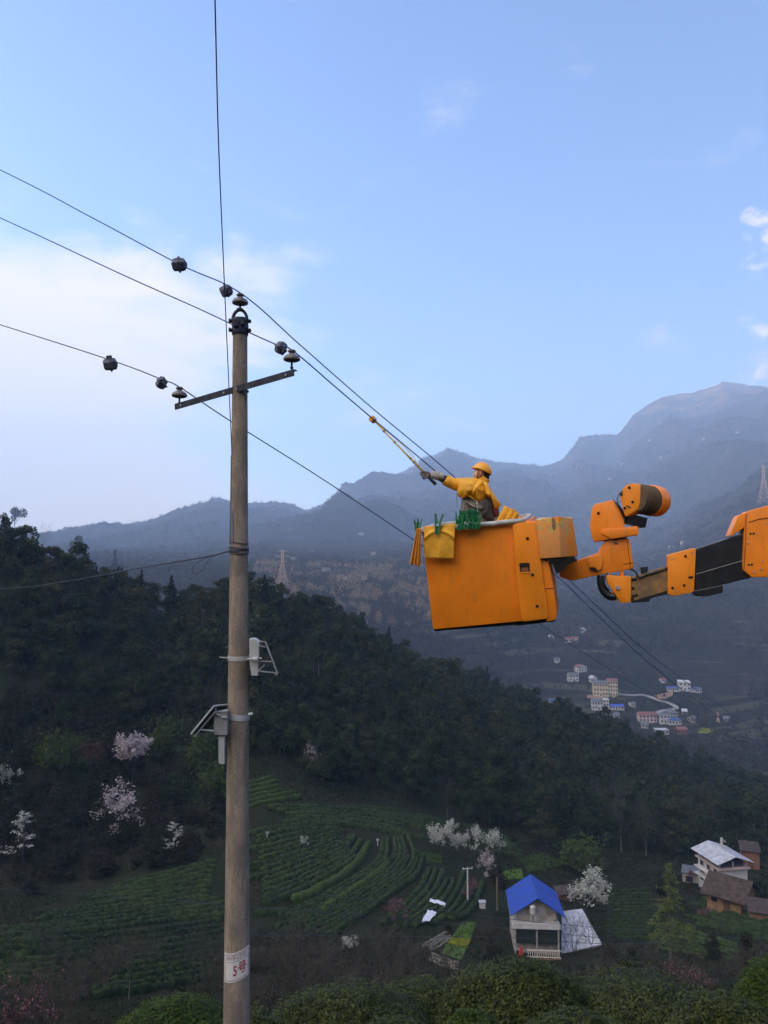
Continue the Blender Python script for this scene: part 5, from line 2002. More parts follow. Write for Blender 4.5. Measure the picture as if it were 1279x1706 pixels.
for gy in np.arange(500, 1180, 9.0):
    xs = np.arange(-0.56 * gy, 0.60 * gy, 9.0)
    x = xs + rng.uniform(-4, 4, len(xs)); y = gy + rng.uniform(-4, 4, len(xs))
    z = H(x, y)
    u = x / y * F + 639.5
    py = pyof(x, y, z)
    den = fbm(x / 60, y / 60, 55, 3)
    keep = (den > -0.34)
    vil = (u > VILL[0]) & (u < VILL[1]) & (py > VILL[2]) & (py < VILL[3])
    keep &= ~(vil & (fbm(x / 25, y / 25, 56, 2) < -0.06))
    keep &= (rng.random(len(x)) < 0.9)
    for i in np.nonzero(keep)[0]:
        s_ = rng.uniform(0.6, 1.25) * (0.5 if vil[i] else 1)
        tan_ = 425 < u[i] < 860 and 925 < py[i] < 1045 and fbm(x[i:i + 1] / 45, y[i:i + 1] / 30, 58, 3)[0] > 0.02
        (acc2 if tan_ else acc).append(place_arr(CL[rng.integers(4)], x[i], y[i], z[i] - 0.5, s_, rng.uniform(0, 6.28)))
for gy in np.geomspace(1180, 5850, 112):
    st = 15.0 + gy * 0.005
    xs = np.arange(-0.56 * gy, 0.60 * gy, st)
    x = xs + rng.uniform(-.45, .45, len(xs)) * st; y = gy * (1 + rng.uniform(-.008, .008, len(xs)))
    z = H(x, y)
    den = fbm(x / 170, y / 260, 57, 4)
    for i in np.nonzero((den > -0.18) & (rng.random(len(x)) < 0.8) & (z < 980 + 150 * den))[0]:
        acc.append(place_arr(CLF[rng.integers(4)], x[i], y[i], z[i] - 1, rng.uniform(0.6, 1.2) * (1 + gy / 6500), rng.uniform(0, 6.28), 0.8))
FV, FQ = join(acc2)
tag(link('distant_forest', fast_mesh('distant_forest', FV, FQ, L_TAN)), 'tan woods with sunlight put into their colour, on the spur left of the bucket', None, None, 'stuff')
FV, FQ = join(acc)
tag(link('distant_forest', fast_mesh('distant_forest', FV, FQ, L_MID)), 'hazy brown and green woods on the slopes across the valley', None, None, 'stuff')

# ---- single trees one can pick out -------------------------------
GB = 'blossoming trees on the valley side'
for k, px, pyb, hp, h0, w, lb in (
    ('pink', 220, 1304, 84, 6.0, 1.05, 'largest pale pink blossoming tree, in the brush left of the pole'),
    ('palepink', 193, 1392, 82, 6.0, 1.15, 'white blossoming tree below the largest pink one left of the pole'),
    ('tier0', 37, 1445, 92, 6.0, 1.0, 'tiered white blossoming tree near the left edge, on its own thin trunk'),
    ('tier1', 290, 1435, 66, 6.0, 1.0, 'small tiered white blossoming tree in the dark just left of the pole'),
    ('white2', 4, 1322, 60, 6.0, 0.8, 'white blossoming tree cut by the left edge of the picture'),
    ('palepink', 70, 1030, 30, 6.0, 1.1, 'faint pinkish tree high in the wood at the far left'),
    ('white', 733, 1424, 58, 6.0, 0.95, 'full white blossoming tree, leftmost of the row above the tea field'),
    ('white', 765, 1426, 42, 6.0, 0.9, 'smaller white blossoming tree second in the row above the tea field'),
    ('white2', 792, 1408, 42, 6.0, 0.6, 'narrow white blossoming tree farthest back in the row above the tea field'),
    ('white2', 817, 1432, 62, 6.0, 0.95, 'open white blossoming tree at the right end of the row above the tea field'),
    ('palepink', 810, 1462, 42, 6.0, 1.0, 'pinkish blossoming tree in front of the row above the tea field'),
    ('rose', 785, 1505, 38, 6.0, 0.8, 'pink blossoming tree beside the white utility post'),
    ('white', 984, 1528, 74, 6.0, 1.1, 'round white blossoming tree right of the blue-roofed house'),
    ('rose', 660, 1536, 36, 6.0, 1.2, 'dark pink blossoming tree at the lower edge of the tea field'),
    ('white2', 580, 1584, 30, 6.0, 1.2, 'small white blossoming bush in the scrub below the tea field'),
    ('white2', 505, 1416, 30, 6.0, 0.6, 'tiny white blossoming tree alone among the tea rows'),
    ('palepink', 520, 1285, 50, 6.0, 0.8, 'dim pinkish tree at the edge of the wood above the tea terraces'),
    ('rose', 1172, 1535, 22, 6.0, 1.2, 'pink blossoming tree by the tea rows below the brown-roofed house'),
    ('rose', 1150, 1472, 22, 6.0, 0.7, 'little reddish tree at the foot of the wood left of the white house'),
):
    plant_px(k, px, pyb, hp, h0, 'blossom_tree', lb, 'tree', GB, w, 60 if pyb > 1100 else 110)
GH = 'bushes and light green shrubs on the slope'
for k, px, pyb, hp, w, lb in (
    ('bushbright', 85, 1290, 66, 0.8, 'pale yellow-green shrub far left among the dark brush'),
    ('bushbright', 128, 1260, 34, 0.9, 'faint green shrub high on the slope left of the pink tree'),
    ('bushred', 150, 1285, 44, 0.9, 'dull red shrub beside the largest pink tree'),
    ('bushbright', 275, 1275, 74, 0.6, 'tall narrow yellow-green shrub right of the largest pink tree'),
    ('bushbright', 338, 1290, 62, 0.8, 'bright green shrub just left of the pole below the sensor box'),
    ('bushbright', 356, 1345, 70, 0.8, 'lower bright green shrub touching the left side of the pole'),
    ('bushdark', 310, 1300, 50, 0.9, 'brown shrub between the green shrubs left of the pole'),
    ('bushbright', 968, 1450, 50, 1.3, 'broad grassy green shrub behind the round white blossoming tree'),
    ('bushdark', 830, 1475, 44, 1.3, 'dark bush on the right edge of the terraces by the blossoming trees'),
    ('bushdark', 1022, 1602, 40, 1.4, 'large dark bush right of the white yard roof'),
    ('bushdark', 1050, 1625, 44, 1.6, 'dark green bush in front of the rows right of the white yard roof'),
    ('bushdark', 1190, 1600, 44, 1.6, 'brownish bush above the right hand tea hedge'),
    ('bushdark', 1245, 1615, 60, 1.4, 'brown bush near the right edge above the tea hedge'),
    ('bushdark', 690, 1570, 18, 1.4, 'dark bush under the white sheets at the edge of the tea field'),
    ('bushdark', 748, 1550, 14, 1.4, 'dark green bush between the white sheets and the garden plot'),
    ('bushdark', 820, 1600, 40, 1.3, 'dark bush left of the red banner in front of the house'),
    ('bushdark', 1100, 1490, 40, 1.3, 'dark bush at the top of the fine-rowed field'),
    ('bushdark', 1265, 1500, 34, 1.2, 'bush behind the brown-roofed house at the right edge'),
):
    if k == 'bushdark':
        plant_px('brush%d' % (px % 2), px, pyb, hp, 5.5, 'shrub', lb, 'shrub', GH, w * 0.8, 60)
    else:
        plant_px(k, px, pyb, hp, 1.7, 'shrub', lb, 'shrub', GH, w, 60)
plant_px('larch', 1117, 1600, 156, 9.5, 'conifer', 'airy yellow-green conifer standing alone right of the white yard roof', 'tree', None, 1.0, 60)
plant_px('barebig', 1035, 1420, 112, 8.0, 'bare_tree', 'large pale bare tree with spreading crown at the right of the wood', 'tree', None, 1.25, 110)
plant_px('barebig', 1160, 1400, 90, 8.0, 'bare_tree', 'bare tree left of and above the white house at the right', 'tree', None, 1.1, 110)
plant_px('baredark', 957, 1625, 92, 8.0, 'bare_tree', 'black bare tree standing in front of the white yard roof', 'tree', None, 0.9, 60)
plant_px('baredark', 985, 1600, 70, 8.0, 'bare_tree', 'smaller bare tree just right of the black one before the white yard roof', 'tree', None, 0.8, 60)
plant_px('barebig', 1075, 1425, 84, 8.0, 'bare_tree', 'rounded pale bare tree beside the largest one at the right of the wood', 'tree', None, 1.3, 110)
plant_px('broadolive4', 1128, 1425, 92, 8.2, 'evergreen_tree', 'big olive round tree at the foot of the wood left of the white house', 'tree', None, 1.1, 110)
plant_px('broadolive5', 900, 1412, 64, 8.2, 'evergreen_tree', 'olive round tree at the foot of the wood above the blue roof', 'tree', None, 1.1, 110)
plant_px('broad2', 22, 935, 92, 9.2, 'evergreen_tree', 'tall open tree standing above the wood at the top left edge', 'tree', None, 0.75, 150)
plant_px('broad0', 4, 935, 82, 8.0, 'evergreen_tree', 'tall tree cut by the left edge at the top of the wood', 'tree', None, 0.65, 150)
plant_px('bare1', 66, 935, 62, 8.0, 'bare_tree', 'fine bare tree on the skyline right of the tall trees at the left', 'tree', None, 1.2, 150)
plant_px('broad3', 130, 952, 60, 9.8, 'evergreen_tree', 'leaning round tree on the skyline of the wood left of centre', 'tree', None, 0.8, 150)
for px, pyb, hp, lb in ((440, 1040, 84, 'tall fir on the skyline just right of the pole'), (468, 1048, 62, 'thin fir second to the right of the pole on the skyline'), (284, 1040, 82, 'slender fir on the skyline left of the pole'), (648, 1108, 64, 'thin fir poking out of the skyline under the bucket'), (235, 1010, 62, 'fir on the skyline halfway along the hill at the left'), (190, 985, 70, 'broad-topped fir on the skyline at the left')):
    plant_px('fir1', px, pyb, hp, 11.0, 'fir_tree', lb, 'tree', 'firs on the skyline', 0.9, 150)



def thick_lab(kk, px, pyb):
    k1 = 'thin bare tree' if kk in KR else ('round dark bush' if kk == 'bushdark' else ('dark brownish brushwood' if kk == 'brush0' else 'tall dark brushwood'))
    v = 'level with the pink tree' if pyb < 1290 else ('just below the pink tree' if pyb < 1350 else ('level with the tiered trees' if pyb < 1420 else 'above the dark terraces'))
    h_ = 'by the left edge' if px < 60 else ('left of the pink tree' if px < 150 else ('under the pink tree' if px < 235 else ('between pink tree and pole' if px < 310 else 'next to the pole')))
    return '%s %s, %s' % (k1, v, h_)


for k in range(420):
    px = rng.uniform(-15, 372); pyb = rng.uniform(1165, 1500)
    if pyb > 1490 - 0.16 * px and px > 60:
        continue
    kk = KS[rng.integers(2)] if rng.random() < 0.75 else ('bushdark' if rng.random() < 0.6 else KR[rng.integers(3)])
    h0 = 5.5 if kk in KS else (1.7 if kk == 'bushdark' else 8.0)
    zn = 'high up near the blossoming trees' if pyb < 1360 else 'just above the dark terraces'
    plant_px(kk, px, pyb, rng.uniform(20, 44), h0, 'brushwood' if kk not in KR else 'bare_tree', thick_lab(kk, px, pyb), 'bush' if kk not in KR else 'tree', 'thicket on the slope left of the pole', 1.1, 90)
# rough grass over the open ground of the near side of the valley
gp = []
n_ = 150000
yy = rng.uniform(20, 200, n_ * 2); uu = rng.uniform(-60, 1340, n_ * 2)
keep = (rng.random(n_ * 2) < yy / 200) & (yy < Bf(uu) + 10)
yy, uu = yy[keep], uu[keep]
xx = (uu - 639.5) / F * yy
keep = fbm(xx / 5, yy / 5, 63, 3) > -0.25
pyg = pyof(xx, yy, H(xx, yy)); ug = xx / yy * F + 639.5
fld = ((pyg > 1335) & (pyg < 1550) & (ug > 400) & (ug < 815)) | ((pyg > 1430) & (pyg < 1550) & (ug > 120) & (ug < 400)) | ((pyg > 1480) & (pyg < 1565) & (ug > 1000) & (ug < 1100)) | ((pyg > 1545) & (ug < 150))
keep &= ~(fld & (rng.random(len(xx)) < 0.93))
xx, yy = xx[keep], yy[keep]
zz = H(xx, yy) + rng.uniform(0, 0.16, len(xx))
r_g = np.random.default_rng(64)
V_g, Q_g = quads_at(np.stack([xx, yy, zz], 1), 0.10 + 0.0022 * yy, r_g)
tag(link('grass', fast_mesh('grass', V_g, Q_g, leafmat('rough_grass', (0.030, 0.040, 0.015), (0.044, 0.034, 0.020), (0.012, 0.016, 0.008), 0.05, 0.8))), 'rough dark grass and weeds over the open slopes', None, None, 'stuff')



def shrub_lab(px, pyb):
    v = 'highest' if pyb < 1615 else ('middle' if pyb < 1650 else 'lowest')
    h_ = 'by the left edge'
    for lim, tx in ((60, 'by the left edge'), (140, 'above the rose shrub corner'), (220, 'left of the bare sapling'), (300, 'right of the bare sapling'), (390, 'left of the number plate'), (450, 'right of the number plate'), (530, 'by the tallest bare shrub'), (610, 'below the small white blossoming bush'),
                    (700, 'below the dark pink tree'), (800, 'left of the garden'), (1080, 'below the fine-rowed field'), (1180, 'beside the pink flowering shrub'), (2000, 'by the right edge')):
        if px < lim:
            h_ = tx
            break
    return 'bare shrub %s in the scrub %s' % (v, h_)


# scrub on the near slope
for k in range(42):
    px = rng.uniform(395, 780); pyb = rng.uniform(1585, 1685)
    if px > 640 and pyb < 1612:
        continue
    plant_px('twig%d' % rng.integers(3), px, pyb, rng.uniform(30, 62), 2.4, 'bare_shrub', shrub_lab(px, pyb), 'shrub', 'bare shrubs below the tea field', 1.3, 22)
for k in range(26):
    px = rng.uniform(-20, 385); pyb = rng.uniform(1590, 1700)
    plant_px('twig%d' % rng.integers(3), px, pyb, rng.uniform(26, 60), 2.4, 'bare_shrub', shrub_lab(px, pyb), 'shrub', 'bare shrubs left of the pole', 1.3, 22)
for k in range(16):
    px = rng.uniform(1000, 1290); pyb = rng.uniform(1600, 1650)
    plant_px('twig%d' % rng.integers(3), px, pyb, rng.uniform(22, 44), 2.4, 'bare_shrub', shrub_lab(px, pyb), 'shrub', 'bare shrubs behind the hedge at the right', 1.4, 30)
plant_px('twigpink', 1142, 1655, 46, 2.2, 'blossom_shrub', 'pink flowering shrub just behind the tea hedge at the right', 'shrub', None, 1.9, 16)
plant_px('twigpink', 40, 1750, 100, 2.2, 'shrub', 'dull red shrub in the bottom left corner', 'shrub', None, 1.2, 9)
plant_px('twig1', 95, 1735, 110, 2.4, 'bare_shrub', 'pale leafing shrub right of the red one in the bottom left corner', 'shrub', None, 0.7, 9)
plant_px('twig2', 500, 1660, 120, 2.4, 'bare_shrub', 'tallest bare shrub in front of the tea field right of the pole', 'shrub', None, 1.0, 22)
plant_px('bare0', 215, 1665, 120, 8.0, 'bare_tree', 'thin bare sapling on the slope left of the number plate', 'tree', None, 0.8, 22)

# ================================================================== TEA ROWS


def strip(poly_px, ymin=60, step=0.45):
    P3 = [hit(x, y, ymin) for x, y in poly_px]
    L = sum((P3[i + 1] - P3[i]).length for i in range(len(P3) - 1))
    cr = catmull(P3, max(2, int(L / step / (len(P3) - 1))))
    return np.array([tuple(p) for p in cr])


def row_geo(C, w, h, r, leafs=2.0, size=0.28):
    n = len(C)
    d = np.gradient(C, axis=0)
    d[:, 2] = 0
    d /= np.linalg.norm(d, axis=1)[:, None] + 1e-9
    s = np.stack([-d[:, 1], d[:, 0], np.zeros(n)], 1)
    z0 = H(C[:, 0], C[:, 1])
    prof = [(-0.5, -0.4), (-0.52, 0.35), (-0.40, 0.80), (-0.14, 1.0), (0.14, 1.0), (0.40, 0.80), (0.52, 0.35), (0.5, -0.4)]
    V = []
    endf = np.minimum(1, np.minimum(np.arange(n), np.arange(n)[::-1]) / 2.0 + 0.25)
    ww = w * (1 + 0.10 * np.sin(np.arange(n) * 0.7 + r.uniform(0, 6)) + r.normal(size=n) * 0.06) * (0.6 + 0.4 * endf)
    hh = h * (1 + r.normal(size=n) * 0.08) * (0.35 + 0.65 * endf)
    gap = r.random(n) < 0.01
    hh[gap] *= 0.45
    for a, b in prof:
        V.append(np.stack([C[:, 0] + s[:, 0] * a * ww, C[:, 1] + s[:, 1] * a * ww, z0 + b * hh + r.normal(size=n) * 0.03], 1))
    V = np.stack(V, 1).reshape(-1, 3)
    k = len(prof)
    i = np.arange(n - 1)[:, None] * k; j = np.arange(k - 1)[None]
    a = (i + j).ravel()
    Q = np.stack([a, a + k, a + k + 1, a + 1], 1)
    m = int(n * leafs)
    t = r.integers(0, n, m)
    o = r.uniform(-0.5, 0.5, m)
    Pn = C[t] + s[t] * (o * ww[t])[:, None] + r.normal(size=(m, 3)) * np.array([0.08, 0.08, 0])
    Pn[:, 2] = z0[t] + hh[t] * (1.0 - 0.9 * np.abs(o) ** 2.2) + r.uniform(-0.04, 0.10, m)
    return join([(V, Q), quads_at(Pn, size, r)])


def lerp_curve(A, B, t):
    n = 9

    def res(C):
        C = catmull([Vector((x, y, 0)) for x, y in C], 12)
        L = [0]
        for i in range(len(C) - 1):
            L.append(L[-1] + (C[i + 1] - C[i]).length)
        q = np.linspace(0, L[-1], n)
        return np.stack([np.interp(q, L, [c.x for c in C]), np.interp(q, L, [c.y for c in C])], 1)
    return [tuple(p) for p in res(A) * (1 - t) + res(B) * t]


def bundle(name, label, A, B, n, w, h, mt=L_ROW, ymin=60, jitter=0.8, skip=0.0):
    r = np.random.default_rng(len(name) * 7 + n)
    parts_ = []
    for k in range(n):
        c = lerp_curve(A, B, k / max(1, n - 1))
        if r.random() < skip:
            continue
        c = [(x + r.normal() * jitter * 0.3, y + r.normal() * jitter * 0.5) for x, y in c]
        a = int(r.integers(0, 2)); b = len(c) - int(r.integers(0, 2))
        parts_.append(row_geo(strip(c[a:b], ymin), w, h, r))
    V, Q = join(parts_)
    tag(link(name, fast_mesh(name, V, Q, mt)), label, None, None, 'stuff')


T_MAIN_A = [(408, 1392), (450, 1384), (495, 1378), (530, 1374), (560, 1378)]
T_MAIN_B = [(408, 1514), (462, 1502), (530, 1470), (585, 1436), (606, 1402)]
bundle('tea_rows', 'long dark tea rows curving across the field right of the pole', T_MAIN_A, T_MAIN_B, 14, 1.0, 0.85)
bundle('young_tea_row', 'bright young tea row sweeping across the middle of the tea field', [(462, 1512), (500, 1497), (545, 1475), (590, 1444), (615, 1405)], [(462, 1513), (500, 1498), (545, 1476), (590, 1445), (615, 1406)], 1, 1.3, 0.9, L_ROWB)
bundle('tea_rows', 'tea rows curving down right of the bright young row', [(420, 1526), (500, 1515), (570, 1478), (628, 1438), (640, 1398)], [(500, 1580), (580, 1540), (650, 1492), (706, 1442), (690, 1392)], 10, 0.92, 0.8)
bundle('young_tea_row', 'pale young tea row below the brightest one', [(505, 1535), (560, 1505), (610, 1470), (650, 1440)], [(512, 1541), (567, 1511), (617, 1474), (655, 1443)], 1, 1.2, 0.85, L_ROWB)
bundle('tea_rows', 'short steep tea rows in the right part of the field', [(716, 1448), (700, 1482), (668, 1516), (622, 1552)], [(806, 1455), (798, 1490), (782, 1520), (752, 1540)], 9, 0.95, 0.8)
bundle('tea_rows', 'tea rows of the upper band below the wood', [(410, 1348), (500, 1346), (590, 1352), (690, 1368)], [(470, 1372), (550, 1372), (640, 1385), (720, 1402)], 5, 1.3, 0.8)
bundle('tea_rows', 'uppermost dim tea rows at the foot of the wood', [(560, 1345), (620, 1348), (680, 1356), (740, 1372)], [(610, 1366), (660, 1370), (710, 1382), (760, 1398)], 4, 1.3, 0.7)
bundle('young_tea_row', 'fresh green terrace rows just right of the pole', [(408, 1306), (435, 1300), (456, 1294)], [(408, 1345), (450, 1336), (500, 1326)], 6, 0.75, 0.55, L_ROWB)
bundle('tea_rows', 'long low tea rows left of the pole', [(150, 1490), (275, 1457), (392, 1428)], [(-20, 1574), (200, 1546), (392, 1522)], 12, 0.8, 0.65)
bundle('tea_rows', 'dark tea rows in the shade at the lower left', [(-30, 1552), (70, 1548), (165, 1542)], [(-30, 1680), (70, 1672), (150, 1655)], 12, 0.7, 0.65)
bundle('tea_rows', 'sparse tea rows on the slope left of the number plate', [(170, 1562), (280, 1548), (392, 1528)], [(150, 1665), (270, 1648), (392, 1620)], 10, 0.62, 0.55, L_ROW, 40)
bundle('field_rows', 'fine horizontal crop rows right of the round white tree', [(1008, 1486), (1050, 1484), (1094, 1482)], [(1005, 1560), (1055, 1562), (1100, 1566)], 15, 0.5, 0.35)
bundle('tea_rows', 'tea rows below the brown-roofed house at the right', [(1148, 1492), (1200, 1505), (1245, 1520), (1300, 1538)], [(1140, 1535), (1190, 1548), (1240, 1560), (1300, 1575)], 7, 0.85, 0.7)
bundle('young_tea_row', 'lighter green rows fanning out below the brown-roofed house', [(1095, 1540), (1150, 1552), (1210, 1570), (1260, 1585)], [(1100, 1580), (1140, 1588), (1180, 1594), (1220, 1600)], 6, 0.55, 0.4, L_ROWB)
bundle('tea_rows', 'dark tea terraces between the blossoming trees and the wood', [(760, 1372), (800, 1384), (850, 1402)], [(820, 1420), (850, 1425), (880, 1430)], 4, 1.2, 0.8)


def patch(name, label, poly, mt, zoff=0.06, n=14, h=0.0, kind='stuff', ymin=60, size=0.25, leaf=0):
    """a field patch draped on the ground inside a pixel quadrilateral"""
    (ax_, ay), (bx, by), (cx, cy), (dx, dy) = poly
    V = []
    for j in range(n + 1):
        for i in range(n + 1):
            s, t = i / n, j / n
            x = (ax_ * (1 - s) + bx * s) * (1 - t) + (dx * (1 - s) + cx * s) * t
            y = (ay * (1 - s) + by * s) * (1 - t) + (dy * (1 - s) + cy * s) * t
            p = hit(x, y, ymin)
            V.append((p.x, p.y, p.z + zoff))
    V = np.array(V)
    idx = np.arange((n + 1) ** 2).reshape(n + 1, n + 1)
    Q = np.stack([idx[:-1, :-1].ravel(), idx[:-1, 1:].ravel(), idx[1:, 1:].ravel(), idx[1:, :-1].ravel()], 1)
    pr = [(V, Q)]
    if leaf:
        r = np.random.default_rng(3)
        k = r.integers(0, len(Q), leaf); w_ = r.dirichlet((1, 1, 1, 1), leaf)
        Pn = (V[Q[k]] * w_[:, :, None]).sum(1) + np.array([0, 0, 0.1]) + r.normal(size=(leaf, 3)) * 0.08
        pr.append(quads_at(Pn, size, r))
    V, Q = join(pr)
    return tag(link(name, fast_mesh(name, V, Q, mt)), label, None, None, kind)


M_LIME = leafmat('garden_greens', (0.1680, 0.2730, 0.0473), (0.1260, 0.2205, 0.0525), (0.0630, 0.1260, 0.0315), 0.8, 2.0)
M_RAPE = leafmat('yellow_flowers', (0.42, 0.38, 0.03), (0.30, 0.30, 0.03), (0.14, 0.18, 0.03), 0.8, 2.0)
patch('vegetable_plot', 'bright green vegetable bed with pale heads in the garden below the tea field', [(768, 1540), (792, 1538), (784, 1566), (754, 1562)], M_LIME, leaf=900)
patch('flower_plot', 'yellow-green flowering strip in the middle of the garden', [(753, 1563), (784, 1567), (778, 1578), (745, 1573)], M_RAPE, 0.07, leaf=600)
patch('vegetable_plot', 'darker green bed at the near end of the garden', [(744, 1574), (778, 1579), (768, 1600), (735, 1588)], M_LIME, leaf=300)
patch('grass_bank', 'light green grass bank behind the blue-roofed house', [(862, 1428), (905, 1422), (952, 1440), (880, 1452)], L_ROWB, leaf=1400)
patch('grass_bank', 'green grassy patch left of the blue-roofed house', [(838, 1452), (868, 1448), (872, 1464), (840, 1466)], M_LIME, leaf=500)
patch('grass_bank', 'dull grass between the blossoming trees and the tea rows', [(686, 1418), (738, 1424), (735, 1438), (690, 1432)], L_ROWB, leaf=700)
patch('grass_bank', 'brown-green bank at the edge of the wood behind the houses', [(940, 1410), (985, 1396), (1020, 1440), (960, 1440)], L_BRUSH, leaf=1200)
patch('grass_bank', 'small bright grass patch among the upper terraces', [(540, 1344), (566, 1345), (565, 1353), (545, 1352)], M_LIME, leaf=300)
M_SHEET = mat('white_plastic_sheet', (0.62, 0.62, 0.70), 0.4, var=0.2, vscale=2)
M_DIRT = mat('turned_red_soil', (0.13, 0.065, 0.045), 0.95, var=0.4, vscale=2)
M_STRAW = mat('pale_straw', (0.17, 0.15, 0.115), 0.9, var=0.3, vscale=4)
patch('bare_soil', 'reddish bare soil between the two white sheets', [(708, 1518), (742, 1522), (752, 1530), (712, 1528)], M_DIRT, 0.05, kind='structure')
bundle('straw_rows', 'pale mulched rows in the garden below the tea field', [(702, 1578), (725, 1563), (745, 1553)], [(712, 1586), (735, 1574), (752, 1562)], 4, 0.35, 0.2, M_STRAW)
bundle('straw_rows', 'pale mulched rows at the near end of the garden', [(716, 1588), (740, 1598), (766, 1606)], [(706, 1596), (735, 1608), (764, 1618)], 4, 0.3, 0.2, M_STRAW)


def tarp(label, poly):
    V = []; n = 12
    (ax_, ay), (bx, by), (cx, cy), (dx, dy) = poly
    for j in range(n + 1):
        for i in range(n + 1):
            s, t = i / n, j / n
            x = (ax_ * (1 - s) + bx * s) * (1 - t) + (dx * (1 - s) + cx * s) * t + 0.8 * math.sin(t * 7)
            y = (ay * (1 - s) + by * s) * (1 - t) + (dy * (1 - s) + cy * s) * t + 0.8 * math.sin(s * 6 + 1)
            p = hit(x, y, 60)
            V.append((p.x, p.y, p.z + 0.85 + 0.07 * math.sin(i * 1.3) * math.cos(j * 1.1)))
    V = np.array(V)
    idx = np.arange((n + 1) ** 2).reshape(n + 1, n + 1)
    Q = np.stack([idx[:-1, :-1].ravel(), idx[:-1, 1:].ravel(), idx[1:, 1:].ravel(), idx[1:, :-1].ravel()], 1)
    o = link('plastic_sheet', fast_mesh('plastic_sheet', V, Q, M_SHEET))
    tag(o, label, 'plastic sheet', 'white sheets on the field edge')
    sd = o.modifiers.new('thickness', 'SOLIDIFY'); sd.thickness = 0.04


tarp('upper white plastic sheet lying along the soil at the edge of the tea field', [(716, 1506), (742, 1514), (741, 1520), (715, 1511)])
tarp('lower white plastic sheet hanging down the bank at the edge of the tea field', [(712, 1525), (727, 1530), (715, 1545), (702, 1546)])

# ================================================================== TEA BUSHES OF THE HEDGE


def tea_bush(cx, top, hw, Y, label, mt=L_TEA, n=15000, seed=0, size=0.042, fz=1.0):
    r = np.random.default_rng(400 + seed)
    c = P(cx, top - 10, Y)
    w = hw * Y / F
    hgt = 1.45 * fz
    base = Vector((c.x, c.y, c.z - hgt))
    t = thing('tea_bush', label, 'tea bush', base, 0, 'clipped tea hedge along the bottom of the view')

    def surf(th, ph):
        x = np.cos(th) * np.cos(ph); y = np.sin(th) * np.cos(ph); z = np.sin(ph)
        b = 1 + 0.16 * fbm(x * 1.7 + seed * 3.1, y * 1.7 + z * 1.3, 60 + seed, 3) + 0.05 * fbm(x * 7 + seed, y * 7 + z * 5, 61, 2)
        return np.stack([x * w * b, y * w * 0.85 * b, np.sign(z) * np.abs(z) ** 0.75 * hgt * (0.96 + 0.10 * (b - 1) / 0.16)], 1)
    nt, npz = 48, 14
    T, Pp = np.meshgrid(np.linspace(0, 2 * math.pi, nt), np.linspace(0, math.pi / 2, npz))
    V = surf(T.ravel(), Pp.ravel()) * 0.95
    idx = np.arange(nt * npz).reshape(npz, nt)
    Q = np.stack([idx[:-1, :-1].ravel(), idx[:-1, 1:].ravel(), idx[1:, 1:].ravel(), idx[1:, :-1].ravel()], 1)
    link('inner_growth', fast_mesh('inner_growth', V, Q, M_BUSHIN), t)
    th = r.uniform(math.pi, 2 * math.pi, n) if True else None
    th = np.where(r.random(n) < 0.2, r.uniform(0, math.pi, n), th)
    ph = np.arcsin(r.uniform(0.0, 1, n))
    Pn = surf(th, ph) * (r.uniform(0.94, 1.03, n)[:, None])
    V, Q = quads_at(Pn, size, r, asp=1.1, N=Pn / np.array([w, w, hgt]) + np.array([0, 0, 0.25]))
    link('foliage', fast_mesh('foliage', V, Q, mt), t)
    return t


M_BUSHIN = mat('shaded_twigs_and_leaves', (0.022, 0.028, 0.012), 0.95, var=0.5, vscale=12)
for k_, (cx, top, hw, Y, lb, mt_, f_) in enumerate((
    (292, 1672, 120, 12.6, 'bright fresh green tea bush left of the pole at the bottom edge', L_TEAB, 1),
    (420, 1686, 85, 11.6, 'dark tea bush just right of the pole at the bottom edge', L_TEA, 1),
    (585, 1656, 150, 13.2, 'long low tea bush along the bottom between the pole and the tallest bush', L_TEA, 1),
    (700, 1640, 110, 14.2, 'tea bush rising toward the tallest one', L_TEA, 1),
    (858, 1602, 128, 12.4, 'tallest rounded tea bush under the blue-roofed house', L_TEA, 1.15),
    (1065, 1632, 175, 12.6, 'widest tea bush right of the tallest one', L_TEA, 1.1),
    (1205, 1664, 110, 11.2, 'lower tea bush in front of the widest one at the right', L_TEA, 1),
    (1292, 1600, 78, 12.6, 'tea bush cut by the right edge of the picture', L_TEAB, 1.1),
    (785, 1688, 58, 9.6, 'small light green leafy tea bush at the very bottom under the tallest bush', L_TEAB, 0.7),
    (660, 1700, 90, 10.6, 'tea bush at the very bottom edge right of the pole', L_TEA, 0.9),
    (960, 1692, 110, 10.4, 'tea bush at the very bottom edge between the tallest and widest bushes', L_TEA, 0.9),
)):
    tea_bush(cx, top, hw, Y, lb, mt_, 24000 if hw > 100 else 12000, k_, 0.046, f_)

# ================================================================== BUILDINGS
M_WALLW = mat('whitewashed_wall', (0.50, 0.48, 0.47), 0.85, var=0.25, vscale=0.7)
M_WALLF = mat('dull_white_wall', (0.30, 0.29, 0.28), 0.9, var=0.3, vscale=0.5)
M_WALLC = mat('cream_wall', (0.50, 0.42, 0.28), 0.85, var=0.15, vscale=0.4)
M_WALLP = mat('pale_pink_wall', (0.50, 0.38, 0.36), 0.85, var=0.2, vscale=0.4)
M_WALLG = mat('stained_plaster', (0.40, 0.36, 0.33), 0.9, var=0.4, vscale=1.2)
M_ADOBE = mat('orange_adobe_wall', (0.25, 0.15, 0.08), 0.95, var=0.35, vscale=1.0)
M_BRICK = mat('red_brick_wall', (0.20, 0.095, 0.07), 0.9, var=0.3, vscale=1.0)
M_BLUE = mat('blue_sheet_roof', (0.018, 0.060, 0.42), 0.45, col2=(0.03, 0.075, 0.30), vscale=1.4)
